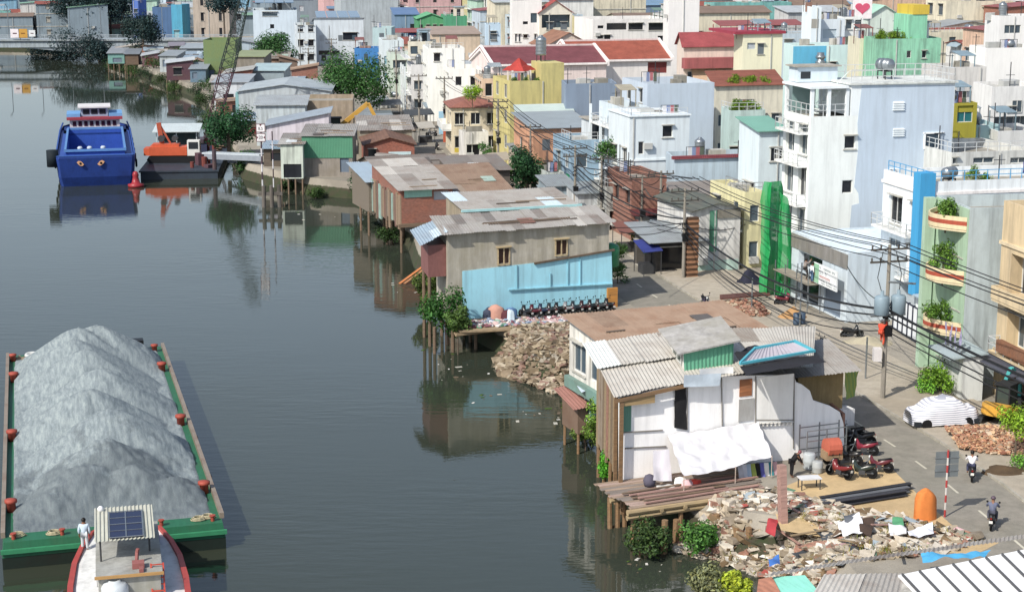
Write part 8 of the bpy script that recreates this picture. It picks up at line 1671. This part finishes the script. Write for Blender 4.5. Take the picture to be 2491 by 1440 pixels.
PAL = [('white', 'e6e7e4', 8), ('pale grey', 'c4c6c6', 5), ('pale blue', 'b9cbd8', 5), ('cream', 'ddd5bc', 5), ('grey', '9fa4a6', 3), ('mint green', 'a9cbb8', 2), ('sky blue', '7fb2d0', 2), ('peach', 'dab59a', 2), ('pale yellow', 'ded29a', 2), ('pink', 'd3a8a8', 1), ('turquoise', '74b8b4', 1), ('salmon', 'c98a70', 1), ('slate blue', '6f87a2', 1), ('bare brick', None, 1)]
PALW = [p for p in PAL for _ in range(p[2])]
ROOFS = [('a flat grey roof', 'flat', None, 7), ('a pale tin lean-to roof', 'mono', ('b4bcc0', 'wave'), 3), ('a red tin roof', 'monox', ('9a4a48', 'wave'), 2), ('a red tiled gable roof', 'gablex', ('a5584a', 'tile'), 2), ('a grey tin gable roof', 'gabley', ('98a0a4', 'wave'), 2), ('a blue tin roof', 'mono', ('6f97b8', 'wave'), 1), ('a rusty brown tin roof', 'gablex', ('86705f', 'wave'), 2), ('a green tin roof', 'monox', ('78a890', 'wave'), 1)]
ROOFW = [r for r in ROOFS for _ in range(r[3])]
RADJ = {'a flat grey roof': 'flat-roofed', 'a pale tin lean-to roof': 'tin-roofed', 'a red tin roof': 'red-roofed', 'a red tiled gable roof': 'tile-gabled', 'a grey tin gable roof': 'tin-gabled', 'a blue tin roof': 'blue-roofed', 'a rusty brown tin roof': 'rusty-roofed', 'a green tin roof': 'green-roofed'}
STO = {2: 'two', 3: 'three', 4: 'four', 5: 'five', 6: 'six', 1: 'one'}
def bank_x(y):
    for i in range(len(bank) - 1):
        a, b = bank[i], bank[i + 1]
        if (a[1] - y) * (b[1] - y) <= 0: return a[0] + (b[0] - a[0]) * (y - a[1]) / ((b[1] - a[1]) or 1)
    return -60
lots = []; g = random.Random(77)
ax, ay = Vector((math.cos(R(14.5)), math.sin(R(14.5)))), Vector((-math.sin(R(14.5)), math.cos(R(14.5))))
O2 = Vector((13.5, 163))
s = -46.0
while s < 620:
    lw = g.uniform(5.0, 8.0) if s < 190 else g.uniform(7.5, 12.5)
    t = 1.0 if s < 480 else -60; k = 0
    while t < 330:
        ld = g.uniform(11, 16) if s < 190 else g.uniform(12, 19); lots.append((s + g.uniform(-.3, .3), t, lw - .25, ld)); t += ld + (.4 if k % 2 == 0 else g.uniform(2.5, 5)); k += 1
    if s > 118:
        t = -12.0
        while t > -130: ld = g.uniform(10, 15); lots.append((s, t - ld, lw - .4, ld)); t -= ld + g.uniform(.5, 4)
    s += lw
for i in range(150): lots.append((None, ray_y(g.uniform(-60, 640), 60, 1)[0], g.uniform(7, 12), g.uniform(10, 16), g.uniform(500, 800)))
cand = []
for L in lots:
    if L[0] is None: Y = L[4]; P = (L[1] * Y, Y); ang = g.uniform(-8, 12)
    else: q = O2 + ax * L[1] + ay * L[0]; P = (q.x, q.y); ang = 14.5 + g.uniform(-1.2, 1.2)
    cand.append((P[1], P, L[3], L[2], ang))
cand.sort(key=lambda c: c[0]); made = []; hi = 0
stp = [Vector(p) for p in ST]
def near_street(P, w, d, ang):
    c, s = math.cos(R(ang)), math.sin(R(ang))
    for x, y in ((0, 0), (w, 0), (0, d), (w, d), (w / 2, d / 2), (0, d / 2), (w, d / 2)):
        q = Vector((P[0] + c * x - s * y, P[1] + s * x + c * y))
        for i in range(len(stp) - 1):
            a, b = stp[i], stp[i + 1]; t = max(0, min(1, (q - a).dot(b - a) / (b - a).length_squared))
            if (q - (a + (b - a) * t)).length < 5.4: return True
    return False
for y, P, w, d, ang in cand:
    if P[1] < 120: continue
    while hi < len(hq) and hq[hi][0] + 4 < y:
        _, a, b, vt, vb, h = hq[hi]; hi += 1
        for k in col_range(a + 2, b - 2): sky[k] = min(sky[k], vt + 3)
    c, s_ = math.cos(R(ang)), math.sin(R(ang)); bx = bank_x(P[1])
    if P[1] < 470 and P[0] < bx + 9: continue
    if 424 < P[1] + d and P[1] < 446 and P[0] < -20: continue
    if P[1] > 440 and P[0] < bx + 8 and P[1] < 500: continue
    if any(-2.2 < (X - P[0]) * c + (Y - P[1]) * s_ < w + 2.2 and -2.2 < -(X - P[0]) * s_ + (Y - P[1]) * c < d + 2.2 for X, Y in occ): continue
    if near_street(P, w, d, ang): continue
    far = P[1] > 330; fl = g.choice([2, 3, 3, 4, 4, 5] if not far else [2, 3, 3, 4, 4, 5]); 
    if P[0] < -75: fl = g.choice([1, 2, 2, 3])
    h = fl * 3.3 + g.uniform(.2, 1.0)
    u0, u1, vt, vb, _ = outline(P, w, d, ang, GZ, GZ + h)
    if u1 < -40 or u0 > 2560 or vb < -10: continue
    # keep the surveyed houses behind in view: stay below what shows of them
    lim = 0
    for Y, a, b, t_, b_, hh in heroes:
        if Y > y + 3 and a < u1 - 6 and b > u0 + 6:
            keep = t_ + min(b_ - t_, max(28, (b_ - t_) * .62)); lim = max(lim, keep)
    if lim:
        zc = ztop((P[0] + w / 2 * c, P[1]), lim) - GZ
        if zc < h: h = zc
        if h < 3.2: h = 3.2; 
        zt_ = outline(P, w, d, ang, GZ, GZ + h)[2]
        if zt_ < lim - 14: continue
        fl = max(1, int(h / 3.2))
    u0, u1, vt, vb, vf = outline(P, w, d, ang, GZ, GZ + h)
    cr = list(col_range(u0, u1))
    if not cr or not any(vt < sky[k] - 5 for k in cr): continue
    if sum(vt < sky[k] - 4 for k in cr) < 3: continue
    for k in col_range(u0 + 3, u1 - 3): sky[k] = min(sky[k], vf + 2)
    made.append((P, w, d, h, ang, fl, u0, u1, vt)); occ.append((P[0] + c * w / 2 - s_ * d / 2, P[1] + s_ * w / 2 + c * d / 2))
made = made[:255]
sheds = []; g2 = random.Random(5); yy = 172.0
def cl_st(y):
    for i in range(len(ST) - 1):
        if ST[i][1] <= y <= ST[i + 1][1]: t = (y - ST[i][1]) / (ST[i + 1][1] - ST[i][1]); return ST[i][0] + (ST[i + 1][0] - ST[i][0]) * t
    return ST[-1][0]
while yy < 424:
    xx = bank_x(yy) + 1.0
    while xx < cl_st(yy) - 8.5:
        w, d = g2.uniform(3.6, 7.5), g2.uniform(4.5, 7); P = (xx, yy + g2.uniform(-1.5, 1.5)); ang = 8 + g2.uniform(-9, 9); c, s_ = math.cos(R(ang)), math.sin(R(ang)); xx += w + g2.uniform(.1, 1.6)
        if any(-.5 < (X - P[0]) * c + (Y - P[1]) * s_ < w + .5 and -.6 < -(X - P[0]) * s_ + (Y - P[1]) * c < d + .6 for X, Y in occ): continue
        if near_street(P, w, d, ang) or P[0] + w > cl_st(P[1]) - 5.5 or ground_h(*P) < 1.6: continue
        h = g2.uniform(2.5, 4.6) if P[1] < 370 else g2.uniform(2.0, 2.9); u0, u1, vt, vb, vf = outline(P, w, d, ang, GZ, GZ + h + .6); bad = False
        for Y, a, b, t_, b_, hh in heroes:
            if Y > P[1] + 2 and a < u1 - 4 and b > u0 + 4 and vt < t_ + (min(b_, t_ + 200) - t_) * .55: bad = True
        if bad: h = 2.3; vt = outline(P, w, d, ang, GZ, GZ + 2.7)[2]
        sheds.append((P, w, d, h, ang, (u0 + u1) / 2, vt))
    yy += 5.6
usedl = {}
def landmark(u, v, y):
    best = None
    for root, P, w, d, h, ang, base in HB[:len(heroes)]:
        lab = root['label']; a, b, vt, vb, _ = outline(P, w, d, ang, GZ, h); du = (a + b) / 2 - u; dv = (vt + 15) - v; q = abs(du) + 1.6 * abs(dv) + abs(P[1] - y) * .3
        if best is None or q < best[0]: best = (q, root, du, P[1] - y)
    return best
NOUNS = {'house', 'building', 'block', 'wall', 'hall', 'tower', 'hut', 'shed', 'sheds', 'roof', 'roofs', 'warehouse', 'wing', 'box', 'shack', 'front', 'side', 'stall', 'garage', 'rooftop', 'room'}
def short(lb):
    ws = lb.split()
    for i, q in enumerate(ws):
        if q in NOUNS and i > 0: return ' '.join(ws[max(0, i - 3):i + 1])
    return ' '.join(ws[:4])
filler = []
for i, (P, w, d, h, ang, fl, u0, u1, vt) in enumerate(made):
    far = P[1] > 330; nm, hx, _ = g.choice(PALW); rl, rk, rc, _ = g.choice(ROOFW)
    if P[0] < -60 and nm in ('white', 'cream', 'pale yellow', 'peach'): nm, hx = 'grey blue', '7f919e'  # far-left pale walls turned grey blue: haze and cloud shadow put into the colour
    elif P[0] < -20 and far and nm in ('white', 'cream'): nm, hx = 'pale grey', 'aeb8be'  # distant left walls greyed the same way, haze in the colour
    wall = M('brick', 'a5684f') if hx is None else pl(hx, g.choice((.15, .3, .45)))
    ws = []; fh = h / fl; kd = g.choice('ggyykhsg'); nS = max(1, int(w / g.uniform(3.4, 5.5))); blank = g.random() < .3
    if not blank: ws += grid('S', w, h, nS, fl, g.uniform(.9, 1.5), min(1.5, fh - 1.6), kd, fh * .32, fh, skip={(g.randrange(nS), g.randrange(fl)) for _ in range(max(1, nS * fl // 4))})
    if u0 > 900: ws += grid('W', d, h, max(1, int(d / 3.2)), fl, g.uniform(1.2, 2.0), min(2.0, fh - 1.2), g.choice('goyyk'), fh * .28, fh)
    else: ws += grid('E', d, h, max(1, int(d / 4)), fl, 1.2, min(1.6, fh - 1.4), 'y', fh * .3, fh)
    kw = {} if rc is None else dict(roofm=M(rc[1], rc[0]))
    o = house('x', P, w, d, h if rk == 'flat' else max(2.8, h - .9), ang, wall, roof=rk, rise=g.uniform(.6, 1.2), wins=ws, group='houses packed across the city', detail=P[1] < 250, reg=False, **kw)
    feats = [rl]; hh = o['_h']
    if rk == 'flat':
        q = g.random()
        if q < .45: roof_box(o, w * .1, w * .1 + min(3, w * .4), d * .3, d * .3 + min(4, d * .5), hh - .8, 2.6, wall, g.choice((None, M('wave', '9aa2a6'), M('wave', 'a0504a'))), win=True); feats.append('a roof room')
        elif q < .6:
            mb = MB(); mb.slab([(.2, .2, hh + 1.5), (w - .2, .2, hh + 1.5), (w - .2, d * .6, hh + 2.2), (.2, d * .6, hh + 2.2)], .08); [mb.beam((x, y, hh - .8), (x, y, hh + 1.6), .12) for x in (.3, w - .3) for y in (.3, d * .55)]; c_, n_ = g.choice((('8fa0aa', 'grey'), ('9a4f4c', 'red'), ('6c9a8a', 'green'), ('6f93b0', 'blue'))); mb.build('roof_canopy', M('wave', c_), o); feats.append('a %s roof canopy' % n_)
        elif q < .8: railing(o, [(.2, d * .5), (.2, .2), (w - .2, .2), (w - .2, d * .5)], hh, .8); feats.append('a roof railing')
    if u0 > 900 and g.random() < .35:
        for k in range(1, fl): balcony(o, w, d, k * fh + .1, .3, d - .3, 'W', .9)
        feats.append('balconies')
    clutter(o, w, d, hh, rk, fl)
    if g.random() < .4:
        ac_ = M('cloth', g.choice(('8fa4b0', '8a5a54', '6f9484', 'b0a48c', '5f7fa0'))); f_, L_ = ('W', d) if u0 > 900 else ('S', w)
        for k in range(max(1, fl - 2), fl + 0): a0 = L_ * g.uniform(.05, .4); P_ = [face_pt(f_, w, d, x, zz + k * 0, dd) for x, dd, zz in ((a0, -.003, k * fh + fh * .85), (a0 + L_ * .5, -.003, k * fh + fh * .85), (a0 + L_ * .5, -1.0, k * fh + fh * .66), (a0, -1.0, k * fh + fh * .66))]; MB().slab(P_, .05).build('awning', ac_, o)
    if g.random() < .5 and fl > 1:
        fb_ = MB()
        for k in range(1, fl): fb_.box(-.1, w + .1, -.1, -.003, k * fh - .12, k * fh + .05)
        fb_.build('floor_band', HOOD, o)
    if rk == 'flat' and g.random() < .45: filler.append((o, w * g.uniform(.4, .8), d * .2, hh - .75, g.random() < .6))
    x_, yy_, vv = (u0 + u1) / 2, P[1], vt; b = landmark(x_, vt, P[1]); rt = b[1]
    rel = 'right of' if b[2] < -25 else ('left of' if b[2] > 25 else ('behind' if b[3] < 0 else 'in front of'))
    sz = 'wide ' if w > 14.5 else ('narrow ' if w < 12 and fl > 2 else '')
    o['_s'] = '%s %s-storey house %s the %s' % (nm, STO.get(min(fl, 6), 'six'), rel, short(rt['label']))
    lb = (nm, '%s-storey %s' % (STO.get(min(fl, 6), 'six'), RADJ[rl]), feats[1] if len(feats) > 1 else '', rel, short(rt['label'])); usedl.setdefault(lb, []).append((x_, o, vt))
ORD = ['first', 'second', 'third', 'fourth', 'fifth', 'sixth']
for (nm, sr, ft_, rel, sh_), os_ in usedl.items():
    os_.sort(key=lambda q: q[0])
    for i, (u, o, v) in enumerate(os_):
        if len(os_) == 1: o['label'] = ' '.join(('%s %s house %s%s the %s' % (nm, sr, 'with ' + ft_ + ' ' if ft_ else '', rel, sh_)).split()[:16])
        else: o['label'] = '%s %s house %s the %s, %s from left' % (nm, sr, rel, ' '.join(sh_.split()[-3:]), ORD[min(i, 5)])
shl = {}
for P, w, d, h, ang, u, vt in sheds[:130]:
    cn_, wm = g2.choice((('grey tin', M('sheet', '8a8f92', rust=.4)), ('rusty tin', M('sheet', '7d6a5e', rust=.8)), ('dark timber', M('wood', '5d5248')), ('bare brick', M('brick', '9c6450')), ('pale plastered', pl('c4c6c0', .5)), ('faded green', M('sheet', '7d9a88', rust=.4)), ('pale blue', pl('a9bcc8', .5)), ('raw concrete', CONC)))
    rn_, rm = g2.choice((('grey sheet roof', SH_GREY), ('brown sheet roof', SH_BROWN), ('dark sheet roof', SH_DARK), ('blue grey sheet roof', SH_BLUE), ('rusty sheet roof', SH_BROWN[1:] + SH_DARK[3:])))
    o = house('x', P, w, d, h, ang, wm, 'tin_shack', 'shack', g2.choice(('mono', 'monox', 'monoxr', 'gablex', 'gabley', 'mono')), rm, g2.uniform(.3, 1.0), [('S', g2.uniform(.3, w * .5), g2.uniform(.1, .8), g2.uniform(.7, 1.6), g2.uniform(.9, 1.6), g2.choice('oobsr'))], sheets=True, group='shacks crowded along the bank', reg=False, skirt=-2.5)
    b = landmark(u, vt, P[1]); rel = 'right of' if b[2] < -18 else ('left of' if b[2] > 18 else ('behind' if b[3] < 0 else 'in front of'))
    shl.setdefault('%s shack with %s %s the %s' % (cn_, rn_, rel, short(b[1]['label'])), []).append((u, o))
for lb, os_ in shl.items():
    os_.sort(key=lambda q: q[0])
    for i, (u, o) in enumerate(os_): o['label'] = ' '.join(lb.split()[:16]) if len(os_) == 1 else ' '.join(lb.split()[:12]).replace(' shack with', ' shack, %s from left, with' % ORD[min(i, 5)])
nt = 0
for o, x, y, z, flt in filler[:90]:
    col = rnd.choice((None, None, None, M('plain', '2f5f9a', rough=.4)))
    t_ = tank_on(o, x, y, z, ('blue' if col else 'steel') + (' tank lying on ' if flt else ' tank standing on ') + o['_s'], rnd.uniform(.85, 1.2), flt, col)
for o in list(bpy.data.objects):
    for k in ('_w', '_d', '_h', '_r', '_s'):
        if k in o.keys(): del o[k]
# ------------------------------------------------------------------ sky, sun, camera
SUN_EL, SX, SY = R(43), -.65, -.76
w = bpy.data.worlds.new('World'); sc.world = w; w.use_nodes = True
nt_ = w.node_tree; bgn = nt_.nodes['Background']; st = nt_.nodes.new('ShaderNodeTexSky'); st.sky_type = 'NISHITA'; st.sun_disc = False
st.sun_elevation = SUN_EL; st.sun_rotation = math.atan2(SX, SY) % (2 * math.pi); st.altitude = 0; st.air_density = 1.0; st.dust_density = 2.0; st.ozone_density = 1.2
tc_ = nt_.nodes.new('ShaderNodeTexCoord'); sx_ = nt_.nodes.new('ShaderNodeSeparateXYZ'); nt_.links.new(tc_.outputs['Generated'], sx_.inputs[0])
hz_ = nt_.nodes.new('ShaderNodeMapRange'); hz_.inputs['From Min'].default_value = 0; hz_.inputs['From Max'].default_value = .5; hz_.inputs['To Min'].default_value = .56; hz_.inputs['To Max'].default_value = .07; nt_.links.new(sx_.outputs[2], hz_.inputs['Value'])
mx_ = nt_.nodes.new('ShaderNodeMix'); mx_.data_type = 'RGBA'; nt_.links.new(hz_.outputs[0], mx_.inputs[0]); nt_.links.new(st.outputs[0], mx_.inputs[6]); mx_.inputs[7].default_value = (5.5, 6.2, 6.9, 1)
nt_.links.new(mx_.outputs[2], bgn.inputs[0]); bgn.inputs[1].default_value = .15
sl = bpy.data.lights.new('sun', 'SUN'); sl.energy = 4.9; sl.angle = R(.6); sl.color = (1, .94, .84); so = bpy.data.objects.new('sun', sl); COL.objects.link(so)
dv = Vector((SX, SY, 0)).normalized() * math.cos(SUN_EL) + Vector((0, 0, math.sin(SUN_EL))); so.rotation_euler = dv.to_track_quat('Z', 'Y').to_euler()
cam = bpy.data.cameras.new('camera'); co = bpy.data.objects.new('camera', cam); COL.objects.link(co); sc.camera = co
co.location = (0, 0, CAMZ); co.rotation_euler = (R(90) - PITCH, 0, 0); cam.sensor_width = 36; cam.lens = F / 2491 * 36; cam.clip_start = .5; cam.clip_end = 9000
sc.view_settings.view_transform = 'Standard'; sc.view_settings.look = 'None'; sc.view_settings.exposure = 0; sc.view_settings.gamma = 1
sc.render.engine = 'CYCLES'; sc.cycles.max_bounces = 6; sc.cycles.diffuse_bounces = 3; sc.cycles.glossy_bounces = 3
print('fillers', len(made), 'objects', len(bpy.data.objects))
